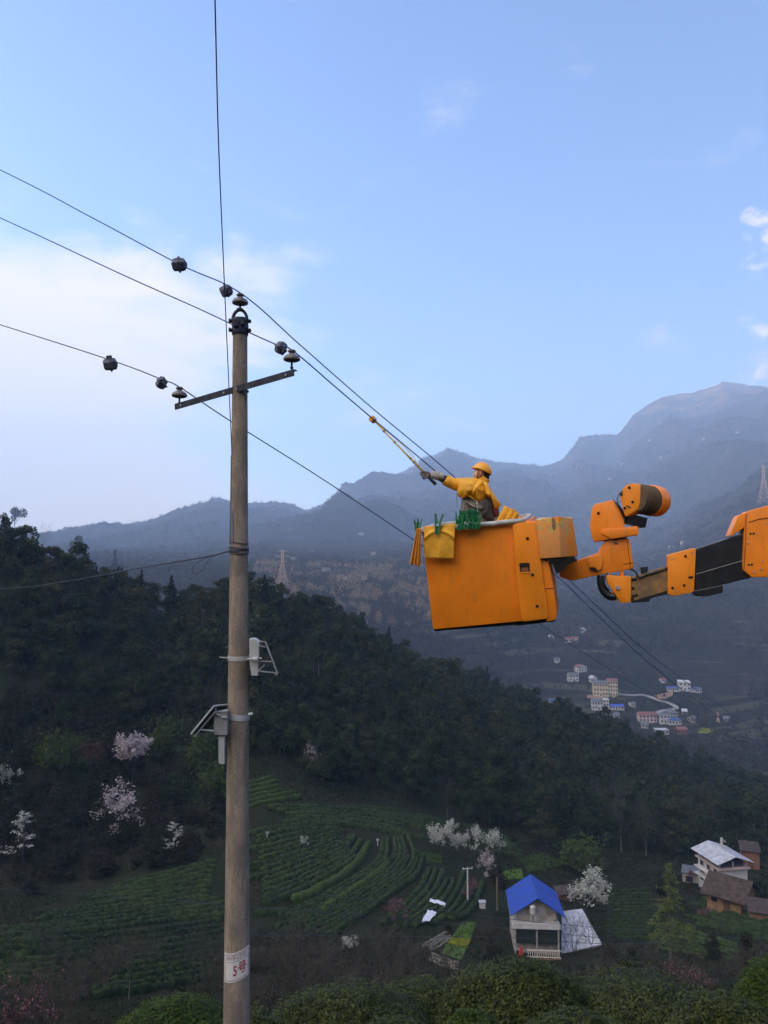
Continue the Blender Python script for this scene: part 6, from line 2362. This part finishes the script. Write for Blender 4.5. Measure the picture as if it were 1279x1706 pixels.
M_BLUED = mat('dull_blue_roof', (0.05, 0.09, 0.22), 0.5, var=0.3, vscale=0.8)
M_TILE = mat('brown_tile_roof', (0.070, 0.050, 0.042), 0.9, var=0.5, vscale=1.5)
M_TILER = mat('dull_red_roof', (0.20, 0.085, 0.075), 0.85, var=0.3, vscale=1.0)
M_GREYR = mat('pale_sheet_roof', (0.44, 0.44, 0.49), 0.45, col2=(0.30, 0.29, 0.30), vscale=1.1)
M_SLATE = mat('grey_slate_roof', (0.12, 0.125, 0.14), 0.7, var=0.3, vscale=1.0)
M_WIN = mat('dark_window', (0.02, 0.022, 0.03), 0.25, spec=0.5)
M_WINF = mat('window_frame', (0.30, 0.30, 0.31), 0.6)
M_DOOR = mat('brown_door', (0.09, 0.05, 0.035), 0.7)
M_REDB = mat('red_banner_cloth', (0.50, 0.04, 0.05), 0.7)
M_RAIL = mat('cream_balustrade', (0.55, 0.50, 0.44), 0.8)


def roof_gable(w, d, h, rh, over=0.5, th=0.14, axis='y'):
    """ridge along y (gable faces the front) or along x"""
    out = []
    W, D = (w, d) if axis == 'y' else (d, w)
    for s in (-1, 1):
        m = MB()
        a = Vector((s * (W / 2 + over), -D / 2 - over, h - over * rh / (W / 2)))
        b = Vector((0, -D / 2 - over, h + rh)); c = Vector((0, D / 2 + over, h + rh)); e = Vector((s * (W / 2 + over), D / 2 + over, a.z))
        if axis == 'x':
            a, b, c, e = [Vector((p.y, p.x, p.z)) for p in (a, b, c, e)]
        m.prism([a, b, c, e], Vector((0, 0, th)))
        out.append(m)
    return out


def house(name, label, base, w, d, h, yaw, wall, roofm, roof='gable', rh=1.6, floors=2, nx=3, ny=2, axis='y', group=None, cat='house', wins=True, door=True, parapet=False, far=False):
    t = thing(name, label, cat, base, yaw, group)

    def lk(nm, m, mt_, par=None):
        return link(nm, m.mesh(nm, mt_), par or t)
    m = MB()
    if roof == 'gable':
        if axis == 'y':
            pent = [(-w / 2, -d / 2, -2.5), (w / 2, -d / 2, -2.5), (w / 2, -d / 2, h), (0, -d / 2, h + rh), (-w / 2, -d / 2, h)]
            m.prism(pent, (0, d, 0))
        else:
            pent = [(-w / 2, -d / 2, -2.5), (-w / 2, d / 2, -2.5), (-w / 2, d / 2, h), (-w / 2, 0, h + rh), (-w / 2, -d / 2, h)]
            m.prism(pent, (w, 0, 0))
    else:
        m.box((0, 0, h / 2 - 1.25), (w, d, h + 2.5))
    wl = lk('wall', m, wall)
    if roof == 'gable':
        for mm_ in roof_gable(w, d, h + 0.02, rh, 0.45, 0.14, axis):
            lk('roof', mm_, roofm)
    elif roof == 'mono':
        m = MB().prism([(-w / 2 - .3, -d / 2 - .4, h + 0.05), (w / 2 + .3, -d / 2 - .4, h + 0.05), (w / 2 + .3, d / 2 + .3, h + rh), (-w / 2 - .3, d / 2 + .3, h + rh)], (0, 0, 0.12))
        lk('roof', m, roofm)
    else:
        lk('roof', MB().box((0, 0, h + 0.12), (w + .5, d + .5, 0.22)), roofm)
        if parapet:
            for cx_, cy_, sx, sy in ((0, -d / 2, w, .15), (0, d / 2, w, .15), (-w / 2, 0, .15, d - .3), (w / 2, 0, .15, d - .3)):
                lk('parapet', MB().box((cx_, cy_, h + 0.6), (sx, sy, 0.75)), wall)
    if wins:
        fh = h / floors
        ww, wh = min(1.3, w / nx * 0.5), min(1.4, fh * 0.5)
        for fl in range(floors):
            for i in range(nx):
                x = (i + 0.5) / nx * w - w / 2
                if door and fl == 0 and i == nx // 2:
                    lk('door', MB().box((x, -d / 2 - 0.01, 1.05), (1.1, 0.10, 2.1)), M_DOOR)
                    continue
                wn = lk('window', MB().box((x, -d / 2 - 0.01, (fl + 0.55) * fh), (ww + .16, 0.10, wh + .16)), M_WINF)
                lk('pane', MB().box((x, -d / 2 - 0.05, (fl + 0.55) * fh), (ww, 0.06, wh)), M_WIN, wn)
            for sd_ in (-1, 1):
                for i in range(ny):
                    y = (i + 0.5) / ny * d - d / 2
                    wn = lk('window', MB().box((sd_ * (w / 2 + 0.01), y, (fl + 0.55) * fh), (0.10, ww + .16, wh + .16)), M_WINF)
                    lk('pane', MB().box((sd_ * (w / 2 + 0.05), y, (fl + 0.55) * fh), (0.06, ww, wh)), M_WIN, wn)
    return t


def lk_(nm, m, mt_, par):
    return link(nm, m.mesh(nm, mt_), par)


# blue-roofed house in the valley below
b = hit(893, 1588, 60)
sc_ = b.y / F
bh = thing('blue_roofed_house', 'farmhouse with a vivid blue sheet roof and a white terrace, below the boom', 'house', b, R(-4))
w, d = 67 * sc_, 6.6
hh = 44 * sc_       # terrace floor height
lk_('lower_wall', MB().box((0, d / 2, hh / 2 - 1), (w * 1.05, d, hh + 2)), M_WALLG, bh)
lk_('terrace_slab', MB().box((0, d / 2 - 0.6, hh + 0.12), (w * 1.14, d + 1.4, 0.24)), M_WALLW, bh)
lk_('terrace_parapet', MB().box((0, -1.18, hh + 0.45), (w * 1.12, 0.14, 0.55)), M_WALLW, bh)
m = MB().box((0, -0.75, hh - 1.2), (w * 1.04, 0.10, 1.9))
lk_('porch_opening', m, mat('dark_green_netting', (0.022, 0.030, 0.024), 0.9, var=0.3, vscale=1.5), bh)
for s_ in (-1, 0, 1):
    lk_('porch_post', MB().box((s_ * w * 0.51, -0.95, hh / 2 - 0.5), (0.22, 0.22, hh + 1 - 0.02)), M_WALLG, bh)
uh = 1.9
PK = 1.75
x0, x1 = -0.42 * w, 0.5 * w
mx_ = (x0 + x1) / 2
m = MB().prism([(x0, 0.6, hh + .24), (x1, 0.6, hh + .24), (x1, 0.6, hh + uh), (mx_, 0.6, hh + uh + PK), (x0, 0.6, hh + uh)], (0, d - 0.8, 0))
lk_('upper_wall', m, M_WALLG, bh)
for s_ in (-1, 1):
    hwid = (x1 - x0) / 2 + 1.1
    drop = PK * 1.1 / ((x1 - x0) / 2)
    m = MB().prism([(mx_ + s_ * hwid, -0.6, hh + uh - drop + .12), (mx_, -0.6, hh + uh + PK + .12), (mx_, d + 1.2, hh + uh + PK + .12), (mx_ + s_ * hwid, d + 1.2, hh + uh - drop + .12)], (0, 0, 0.10))
    pa, pb = Vector((mx_ + s_ * hwid, -0.6, hh + uh - drop + .22)), Vector((mx_, -0.6, hh + uh + PK + .22))
    for k in range(15):
        y_ = (d + 1.8) * k / 14
        m.prism([pa + Vector((0, y_ - .035, 0)), pa + Vector((0, y_ + .035, 0)), pb + Vector((0, y_ + .035, 0)), pb + Vector((0, y_ - .035, 0))], (0, 0, 0.05))
    lk_('roof', m, M_BLUE, bh)
tk = lk_('water_tank', MB().lathe([(0.36, 0), (0.40, 0.05), (0.40, 0.95), (0.30, 1.10), (0.10, 1.15)], (-0.08 * w, -0.6, hh + 1.75), n=16), M_WALLW, bh)
for s_ in (-1, 1):
    lk_('tank_leg', MB().box((-0.08 * w + s_ * 0.26, -0.6, hh + 1.05), (0.12, 0.3, 1.5)), M_WALLW, bh)
lk_('window', MB().box((0.16 * w, 0.56, hh + 1.5), (1.0, 0.1, 0.9)), M_WINF, bh)
lk_('window', MB().box((-0.30 * w, 0.56, hh + 1.4), (0.9, 0.1, 0.9)), M_WINF, bh)
rl = MB()
for i in range(15):
    x = -0.22 * w + i * 0.3
    rl.box((x, -1.7, 0.75 + 0.0), (0.10, 0.08, 0.8))
rl.box((-0.22 * w + 2.1, -1.7, 1.2), (4.6, 0.14, 0.12)); rl.box((-0.22 * w + 2.1, -1.7, 0.32), (4.6, 0.14, 0.10))
lk_('balustrade', rl, M_RAIL, bh)
lk_('step', MB().box((-0.22 * w + 2.1, -1.9, 0.08), (4.8, 0.5, 0.22)), M_BRICK, bh)
bn = lk_('banner', MB().prism([(-0.46 * w, -1.5, 0.2), (-0.34 * w, -1.5, 0.2), (-0.36 * w, -1.5, 1.7), (-0.42 * w, -1.5, 1.2)], (0, 0.04, 0)), M_REDB, bh)
# lean-to with a pale sheet roof beside it
sh = thing('sheet_roofed_shed', 'low shed with a broad pale lavender-white sheet roof, right of the blue-roofed house', 'shed', hit(962, 1592, 60), R(0))
bs = sh.location
q_ = [hit(937, 1588, 60), hit(1001, 1578, 60), hit(974, 1535, 60), hit(938, 1530, 60)]
zt = [2.0, 2.2, 3.3, 3.3]
poly = [P(935.5, 1589, q_[0].y), P(1002, 1574, q_[1].y), P(969, 1515, q_[1].y + 6.5), P(936, 1519, q_[0].y + 6.5)]
m = MB().prism([p - Vector(bs) for p in poly], (0, 0, 0.10))
for k in range(13):
    a_ = poly[0].lerp(poly[1], k / 12) - Vector(bs); b_ = poly[3].lerp(poly[2], k / 12) - Vector(bs)
    m.tube([a_ + Vector((0, 0, 0.11)), b_ + Vector((0, 0, 0.11))], 0.05, 4)
lk_('roof', m, M_GREYR, sh)
lo = []
for p in poly:
    pp_ = Vector(p) - Vector(bs); cc = sum(poly, Vector()) / 4 - Vector(bs)
    pp_ = cc + (pp_ - cc) * 0.92
    lo.append(pp_)
vs = [Vector((p.x, p.y, p.z - 0.05)) for p in lo] + [Vector((p.x, p.y, -4)) for p in lo]
lk_('wall', MB().add(vs, [(0, 1, 5, 4), (1, 2, 6, 5), (2, 3, 7, 6), (3, 0, 4, 7), (0, 3, 2, 1), (4, 5, 6, 7)]), M_WALLG, sh)
# clutter behind the house
jk = house('storage_shed', 'small brown shed with rusty roof behind the blue-roofed house', hit(939, 1496, 60), 2.2, 2, 1.0, R(12), M_BRICK, M_TILE, 'mono', 0.5, 1, 1, 1, wins=False)

# white three-storey house at the right
b = hit(1199, 1487, 60)
wh_ = thing('white_house', 'white three-storey house with a pale sheet roof at the right, windows down its left side', 'house', b, R(10))
sc_ = b.y / F
w, d, h = 50 * sc_, 7.0, 35 * sc_
lk_('wall', MB().box((w / 2, d / 2, h / 2 - 1.2), (w, d, h + 2.4)), M_WALLW, wh_)
for fl in range(3):
    for i in range(3):
        y = 1.2 + i * 2.2; z = h * (fl + 0.52) / 3
        wn = lk_('window', MB().box((-0.03, y, z), (0.12, 1.2, 1.05)), M_WINF, wh_)
        lk_('pane', MB().box((-0.08, y, z), (0.06, 1.0, 0.85)), M_WIN, wn)
    if fl:
        lk_('balcony', MB().box((-0.55, d / 2, h * fl / 3), (1.1, d - 0.5, 0.16)), M_WALLW, wh_)
lk_('roof_slab', MB().box((w / 2, d / 2, h + 0.12), (w + 0.8, d + 0.8, 0.24)), M_WALLP, wh_)
for x_, y_ in ((0.15, 0.15), (w - .15, 0.15), (0.15, d - .15), (w - .15, d - .15), (w / 2, 0.15)):
    lk_('roof_post', MB().box((x_, y_, h + 0.24 + 0.6), (0.2, 0.2, 1.2)), M_WALLW, wh_)
m = MB().box((w / 2, d / 2, h + 0.75), (w - 0.8, d - 1, 1.0))
lk_('loft', m, mat('dark_loft', (0.04, 0.045, 0.075), 0.8), wh_)
for s_ in (-1, 1):
    m = MB().prism([(w / 2 + s_ * (w / 2 + 0.9), -1.0, h + 1.25), (w / 2, -1.0, h + 2.5), (w / 2, d + 1.0, h + 2.5), (w / 2 + s_ * (w / 2 + 0.9), d + 1.0, h + 1.25)], (0, 0, 0.10))
    lk_('roof', m, M_GREYR, wh_)
lk_('chimney', MB().box((w * 0.66, d * 0.7, h + 3.1), (0.35, 0.35, 1.9)), M_WALLW, wh_)
lk_('antenna', MB().lathe([(0.02, 0), (0.35, 0.12), (0.4, 0.2)], (w * 0.74, d * 0.7, h + 3.3), Matrix.Rotation(0.9, 3, 'Y'), 12), M_WALLW, wh_)
house('stone_annex', 'small grey stone annex at the left foot of the white house', hit(1160, 1470, 60), 5.0, 4, 2.2, R(-24), M_WALLG, M_SLATE, 'flat', 1, 1, 2, 1)
# adobe house
b = hit(1234, 1526, 60)
ad = thing('adobe_house', 'old orange adobe house with a dark brown tiled roof in front of the white house', 'house', b, R(46))
w, d, h, rh = 6.2, 5.4, 2.5, 2.0
lk_('wall', MB().prism([(0, 0, -2.5), (w, 0, -2.5), (w, 0, h), (w / 2, 0, h + rh), (0, 0, h)], (0, d, 0)), M_ADOBE, ad)
for s_ in (-1, 1):
    m = MB().prism([(w / 2 + s_ * (w / 2 + 0.8), -1.0, h - 0.42), (w / 2, -1.0, h + rh + .1), (w / 2, d + 0.8, h + rh + .1), (w / 2 + s_ * (w / 2 + 0.8), d + 0.8, h - 0.42)], (0, 0, 0.16))
    lk_('roof', m, M_TILE, ad)
lk_('roof_light', MB().box((0.9, 1.6, h + 0.48), (0.16, 2.4, 0.12), Matrix.Rotation(-0.57, 3, 'Y')), M_WALLW, ad)
lk_('door', MB().box((-0.03, 2.2, 0.9), (0.12, 1.0, 1.9)), M_DOOR, ad)
lk_('window', MB().box((-0.03, 4.2, 1.5), (0.12, 0.9, 0.8)), M_WIN, ad)
lk_('window', MB().box((w / 2, -0.03, 2.2), (1.2, 0.12, 0.9)), M_WIN, ad)
house('brick_shed', 'narrow reddish brick building behind the right corner of the white house', hit(1249, 1446, 60), 3.6, 4, 4.2, R(-20), M_BRICK, M_TILE, 'mono', 0.8, 1, 1, 1)
house('adobe_shed', 'low orange-brown shed cut by the right edge below the adobe house', hit(1277, 1532, 60), 5.0, 4, 1.6, R(-20), M_ADOBE, M_TILE, 'mono', 0.6, 1, 2, 1, wins=False)

# ---- the village down the valley ---------------------------------
GVL = 'village houses in the valley'


def vh(name, lb, x0, x1, y0, y1, depth, yaw, wall, roofm, roof, rh, fl, nx, **k):
    b = hit((x0 + x1) / 2, y1, 480)
    s = b.y / F
    return house(name, lb, b, (x1 - x0) * s, depth, (y1 - y0) * s, R(yaw), wall, roofm, roof, rh, fl, nx, 2, group=GVL, **k)


vh('apartment_house', 'cream four-storey building with slate roof, biggest in the village', 988, 1011, 1138, 1158, 9, -8, M_WALLC, M_SLATE, 'gable', 1.8, 3, 5, axis='x')
vh('apartment_house', 'taller cream and brown right wing of the biggest village building', 1011.5, 1027, 1134, 1158, 10, -8, M_WALLC, M_TILER, 'gable', 1.6, 4, 4, axis='x')
vh('village_house', 'white house with steep slate gables just below the cream building', 985.5, 1003, 1168, 1181, 7, -6, M_WALLW, M_SLATE, 'gable', 2.2, 2, 4, axis='x')
vh('village_house', 'white tower-like house beside the one with slate gables', 1003.5, 1013, 1165, 1181, 7, -6, M_WALLW, M_WALLW, 'flat', 1, 3, 2)
vh('blue_shed', 'long blue-roofed shed right of the white tower-like house', 1014, 1038, 1176, 1181, 5, -4, M_WALLW, M_BLUE, 'mono', 0.9, 1, 5)
vh('village_house', 'pale pink house with dull red roof in the lower village', 1063, 1091, 1190, 1201, 8, -4, M_WALLP, M_TILER, 'gable', 1.8, 2, 5, axis='x')
vh('village_house', 'white block house right of the pink one', 1095, 1112, 1190, 1203, 8, 10, M_WALLW, M_SLATE, 'flat', 1, 2, 3)
vh('blue_shed', 'blue-roofed shed at the right foot of the white block house', 1110, 1132, 1199, 1205, 7, 5, M_WALLW, M_BLUED, 'mono', 1.2, 1, 4)
vh('village_house', 'dark-roofed house behind the white block house', 1112, 1126, 1186, 1196, 7, 12, M_WALLG, M_SLATE, 'gable', 2.0, 2, 3)
vh('white_villa', 'tall white house on the terrace at the top right of the village', 1130, 1148, 1136, 1149, 8, -8, M_WALLW, M_WALLW, 'mono', 0.9, 2, 3)
vh('blue_shed', 'blue-roofed row left of the tall white house', 1111, 1129, 1146, 1150.5, 5, -5, M_WALLW, M_BLUED, 'mono', 0.8, 1, 5)
vh('blue_shed', 'blue-roofed row right of the tall white house', 1149, 1167, 1147, 1152, 5, -5, M_WALLW, M_BLUED, 'mono', 0.8, 1, 5)
vh('village_house', 'white house with reddish roof highest on the left of the village', 959, 975, 1110, 1118, 7, 18, M_WALLW, M_TILER, 'gable', 1.8, 2, 3)
vh('village_house', 'white two-storey house with grey roof at the left of the village', 946, 962, 1124, 1134, 7, 5, M_WALLW, M_SLATE, 'gable', 1.8, 2, 3, axis='x')
vh('village_house', 'small white gabled house between the left houses and the cream building', 983, 992, 1129, 1136, 6, 15, M_WALLW, M_GREYR, 'gable', 1.8, 1, 2)
vh('village_house', 'blue-roofed white house peeping over the wooded hill', 915, 935, 1168, 1175, 7, -5, M_WALLW, M_BLUED, 'gable', 1.6, 1, 4, axis='x')
vh('village_house', 'grey flat-roofed house at the bottom of the village', 1092, 1111, 1215, 1222, 7, 5, M_WALLG, M_GREYR, 'flat', 1, 1, 3)
vh('village_house', 'brick red house at the bottom right of the village', 1126, 1142, 1214, 1222, 7, 5, M_BRICK, M_TILER, 'gable', 1.4, 1, 3, axis='x')
vh('village_house', 'first of the faint white houses high above the village on the left', 938, 951, 1064, 1069, 7, 0, M_WALLW, M_TILER, 'gable', 1.6, 1, 3, axis='x')
vh('village_house', 'second of the faint houses high above the village, with a reddish roof', 952, 962, 1063, 1070, 7, 0, M_WALLP, M_TILER, 'gable', 1.6, 1, 3, axis='x')
vh('village_house', 'small bright white house highest above the village', 967, 976, 1048, 1053, 7, 0, M_WALLW, M_GREYR, 'gable', 1.6, 1, 2)
vh('village_house', 'lone white house left of the village, above the blue-roofed one', 914, 921, 1060, 1065, 7, 0, M_WALLW, M_GREYR, 'gable', 1.6, 1, 2)
for x0, x1, y0, y1, lb, wl_, rf_ in (
        (1068, 1078, 1206, 1211, 'small white house under the pink one in the lower village', M_WALLW, M_SLATE),
        (1148, 1156, 1196, 1202, 'small pale house at the right edge of the lower village', M_WALLG, M_SLATE),
        (1049, 1056, 1172, 1176, 'tiny grey-roofed house under the middle of the lane', M_WALLW, M_SLATE),
        (1136, 1143, 1184, 1188, 'tiny white house beyond the bend of the lane', M_WALLW, M_GREYR),
        (1022, 1030, 1190, 1194, 'grey outbuilding below the long blue shed', M_WALLG, M_SLATE),
        (1100, 1107, 1132, 1136, 'little house above the brown cut bank', M_WALLW, M_TILER),
        (1205, 1213, 1196, 1201, 'small grey house by the lattice tower right of the village', M_WALLG, M_SLATE),
        (924, 931, 1098, 1103, 'small white house left of the reddish-roofed one', M_WALLW, M_SLATE)):
    vh('village_house', lb, x0, x1, y0, y1, 6, (x0 * 7) % 30 - 15, wl_, rf_, 'gable', 1.5, 1, 2, axis='x')
patch('rapeseed_field', 'yellow flowering field at the bottom right of the village', [(1162, 1214), (1185, 1216), (1190, 1223), (1165, 1223)], M_RAPE, 0.6, 8, ymin=480, size=1.4, leaf=500)
patch('earth_bank', 'bare brown cut bank below the tall white house', [(1078, 1162), (1122, 1152), (1120, 1160), (1098, 1168)], mat('bare_orange_earth', (0.23, 0.135, 0.09), 0.95, var=0.3, vscale=0.2), 0.5, 8, kind='structure', ymin=480)
patch('earth_bank', 'brown earth terrace under the cream building', [(978, 1159), (1008, 1160), (1006, 1165), (978, 1164)], MATS['bare_orange_earth'], 0.5, 6, kind='structure', ymin=480)
M_ROADC = mat('pale_concrete_road', (0.23, 0.215, 0.20), 0.9, var=0.15, vscale=0.2)
rd = [hit(x, y, 480) for x, y in ((1028, 1158), (1052, 1160), (1073, 1160), (1098, 1168.5), (1117, 1174.5), (1126, 1180), (1120, 1184), (1104, 1186), (1092, 1190))]
rdc = catmull(rd, 6)
m = MB(); vs = []
for i, p in enumerate(rdc):
    t_ = (rdc[min(i + 1, len(rdc) - 1)] - rdc[max(i - 1, 0)]); t_.z = 0; t_.normalize()
    s_ = Vector((-t_.y, t_.x, 0)) * 2.1
    for q in (p - s_, p + s_):
        vs.append((q.x, q.y, max(float(H(q.x, q.y)), p.z) + 0.5))
m.add(vs, [(2 * i, 2 * i + 1, 2 * i + 3, 2 * i + 2) for i in range(len(rdc) - 1)])
o = link('road', m.mesh('road', M_ROADC)); tag(o, 'pale concrete lane winding through the village', None, None, 'structure')
o.modifiers.new('t', 'SOLIDIFY').thickness = 0.5

# farmsteads dotted over the far slopes
GF = 'farmsteads on the far mountain slopes'
FS = [(470 + 50, 921, 'white farmstead right of the left pylon, upper of the pair'), (488, 934, 'white farmstead just right of the left pylon top'), (543, 952, 'white farmstead on the sunlit spur left of the bucket'),
      (567, 964, 'brightest white farmstead on the sunlit spur left of the bucket'), (577, 966, 'low farm building right of the brightest farmstead'), (606, 965, 'orange-tinted farmstead on the spur left of the bucket'), (622, 924, 'faint farmstead high on the slope left of the bucket'),
      (601, 891, 'lone pale farmstead far up the slope above the spur'), (484, 884, 'pale farmstead high on the left ridge'), (460, 954, 'reddish farmstead at the foot of the left pylon'),
      (961, 781, 'lone white farmstead on the slope above the winch'), (1016, 799, 'small farmstead just above the winch'), (1037, 774, 'farmstead on the slope above and right of the winch'), (1102, 763, 'farmstead on the big mountain above the drum'),
      (1118, 914, 'left farmstead above the black boom'), (1137, 906, 'right farmstead above the black boom'), (1173, 733, 'farmstead under the highest peak'), (1228, 722, 'tiny farmstead near the right edge under the highest peak'),
      (1081, 735, 'pale farmstead on the shoulder of the big mountain')]
for i, (x, y, lb) in enumerate(FS):
    b = hit(x, y, 480)
    s = 0.62 + b.y / 3600.0
    wl_ = M_BRICK if 'reddish' in lb else (M_WALLC if 'orange' in lb or 'brightest' in lb else M_WALLF)
    house('farmstead', lb, b, (7 + (i * 37 % 5)) * s, 7 * s, 4.2 * s, R((i * 53) % 50 - 25), wl_, M_SLATE if i % 3 else M_TILER, 'gable', 1.6 * s, 1, 2, 1, axis='x', group=GF)

# ---- pylons and posts ---------------------------------------------
M_LAT = mat('sunlit_lattice_steel', (0.42, 0.31, 0.24), 0.6, 0.2)  # warm sunlight on the pylons put into the steel colour


def pylon(px, pyb, pyt, label, rz, th=0.35):
    b = hit(px, pyb, 480)
    Hh = (pyb - pyt) * b.y / F
    t = thing('lattice_pylon', label, 'pylon', b, rz)
    bw = Hh * 0.13
    leg = []

    def hw(z):
        f = z / Hh
        return bw * (1 - f / 0.62) + 0.028 * Hh * (f / 0.62) if f < 0.62 else 0.028 * Hh
    zs = [0, .14, .27, .39, .49, .57, .64, .72, .80, .88, .96]
    for sx in (-1, 1):
        for sy in (-1, 1):
            m = MB().tube([(sx * hw(z * Hh), sy * hw(z * Hh), z * Hh) for z in zs], th * 0.6, 4)
            link('leg', m.mesh('leg', M_LAT), t)
    m = MB()
    for i in range(len(zs) - 1):
        a, c = zs[i] * Hh, zs[i + 1] * Hh
        wa, wc = hw(a), hw(c)
        for s in (-1, 1):
            for p, q in (((-wa, s * wa, a), (wc, s * wc, c)), ((wa, s * wa, a), (-wc, s * wc, c)), ((s * wa, -wa, a), (s * wc, wc, c)), ((s * wa, wa, a), (s * wc, -wc, c)), ((-wc, s * wc, c), (wc, s * wc, c)), ((s * wc, -wc, c), (s * wc, wc, c))):
                m.tube([p, q], th * 0.38, 3)
    link('bracing', m.mesh('bracing', M_LAT), t)
    for z, L in ((0.66, 0.17), (0.80, 0.22), (0.94, 0.15)):
        m = MB()
        for s in (-1, 1):
            m.tube([(0, 0, z * Hh + 0.035 * Hh), (s * L * Hh, 0, z * Hh)], th * 0.5, 4)
            m.tube([(0, 0, z * Hh), (s * L * Hh, 0, z * Hh)], th * 0.5, 4)
        link('crossarm', m.mesh('crossarm', M_LAT), t)
    return t


pylon(470, 976, 915, 'pale lattice pylon on the far slope just right of the pole', 0.5, 0.42)
pylon(1273, 838, 772, 'faint lattice pylon at the right edge on the mountain slope', 0.9, 0.5)
pylon(1196, 1204, 1187, 'small lattice tower in the trees right of the village', 0.2, 0.3)


def post(px, pyb, pyt, label, r0, mt_, arm=1.6, ymin=60):
    b = hit(px, pyb, ymin)
    Hh = (pyb - pyt) * b.y / F
    t = thing('utility_post', label, 'utility pole', b, 0.2, group='utility poles among the fields')
    link('shaft', MB().tube([(0, 0, -0.5), (0, 0, Hh)], [r0 * 1.3, r0], 10).mesh('shaft', mt_), t)
    if arm:
        link('crossarm', MB().box((0, 0, Hh * 0.96), (arm, 0.12, 0.12)).mesh('crossarm', mt_), t)
        for s in (-1, 0, 1):
            link('insulator', MB().lathe([(0.03, 0), (0.09, 0.08), (0.06, 0.2)], (s * arm * 0.46, 0, Hh * 0.96 + 0.06), n=8).mesh('insulator', M_WALLW), t)


post(779, 1508, 1448, 'white utility post with a crossarm at the right side of the tea field', 0.11, M_WALLW)
post(828, 1518, 1465, 'plain grey utility post left of the blue-roofed house', 0.12, M_PALEBARK, 0)
post(573, 1420, 1380, 'dark wooden post in the middle of the tea field', 0.07, M_TWIGD, 0)
post(445, 1400, 1388, 'short white-topped post near the pole among the tea rows', 0.07, M_WALLW, 0.5)
post(629, 1408, 1400, 'little white post at the top of the tea field', 0.06, M_WALLW, 0.4)
# small box by the terrace
bx_ = hit(803, 1512, 60)
bt = thing('water_box', 'little white box right of the white utility post', 'box', bx_)
link('body', MB().box((0, 0, 0.45), (0.9, 0.8, 0.9)).mesh('body', M_WALLW), bt)
link('lid', MB().box((0, 0, 0.95), (1.1, 1.0, 0.1)).mesh('lid', M_GREYR), bt)
# thin wires crossing in front of the valley
for lst, rr_, lb in (
    ([(420, 1478, 70), (640, 1502, 80), (860, 1532, 95), (1080, 1552, 105), (1320, 1568, 120)], 0.028, 'upper thin cable crossing the valley in front of the blue-roofed house'),
    ([(300, 1500, 55), (560, 1522, 65), (860, 1548, 80), (1080, 1570, 95), (1320, 1592, 110)], 0.026, 'middle thin cable crossing the valley in front of the blue-roofed house'),
    ([(420, 1556, 60), (660, 1560, 70), (860, 1562, 80), (1040, 1572, 90), (1320, 1560, 110)], 0.026, 'lowest thin cable crossing the valley in front of the blue-roofed house'),
    ([(-20, 1480, 60), (120, 1488, 65), (240, 1496, 72), (372, 1508, 80)], 0.022, 'thin cable crossing the dark slope left of the pole'),
):
    m = MB().tube(catmull([P(*q) for q in lst], 6), rr_, 5)
    tag(link('thin_cable', m.mesh('thin_cable', M_WIRE)), lb, 'cable', 'thin cables across the valley')
# ------------------------------------------------------------------ haze
hz = MB().box((300, 1250, 445), (19200, 12400, 1700))
hm = bpy.data.materials.new('valley_haze')
hm.use_nodes = True
hm.node_tree.nodes.clear()
pv = hm.node_tree.nodes.new('ShaderNodeVolumePrincipled')
pv.inputs['Color'].default_value = (0.50, 0.68, 1.0, 1)
pv.inputs['Density'].default_value = 0.0002
ho = hm.node_tree.nodes.new('ShaderNodeOutputMaterial')
hm.node_tree.links.new(pv.outputs[0], ho.inputs['Volume'])
tag(link('haze', hz.mesh('haze', hm)), 'thin blue morning haze filling the valley', None, None, 'stuff')

# ------------------------------------------------------------------ look-alikes told apart by their order from the left
ORDI = ['leftmost', 'second from left', 'third from left', 'fourth from left', 'fifth from left', 'sixth from left', 'seventh from left', 'eighth from left', 'ninth from left', 'tenth from left', 'eleventh from left', 'twelfth from left', 'thirteenth from left', 'fourteenth from left', 'fifteenth from left', 'sixteenth from left', 'seventeenth from left', 'eighteenth from left', 'nineteenth from left', 'twentieth from left', 'twenty-first from left']
same = {}
for o in sc.objects:
    if o.parent is None and o.get('group') and o.get('label'):
        same.setdefault(o['label'], []).append(o)
for lb, os_ in same.items():
    if 1 < len(os_) <= len(ORDI):
        os_.sort(key=lambda o: o.location.x / max(o.location.y, 1))
        for k, o in enumerate(os_):
            o['label'] = lb + ', ' + (ORDI[k] if k < len(os_) - 1 or k == 0 else 'rightmost')
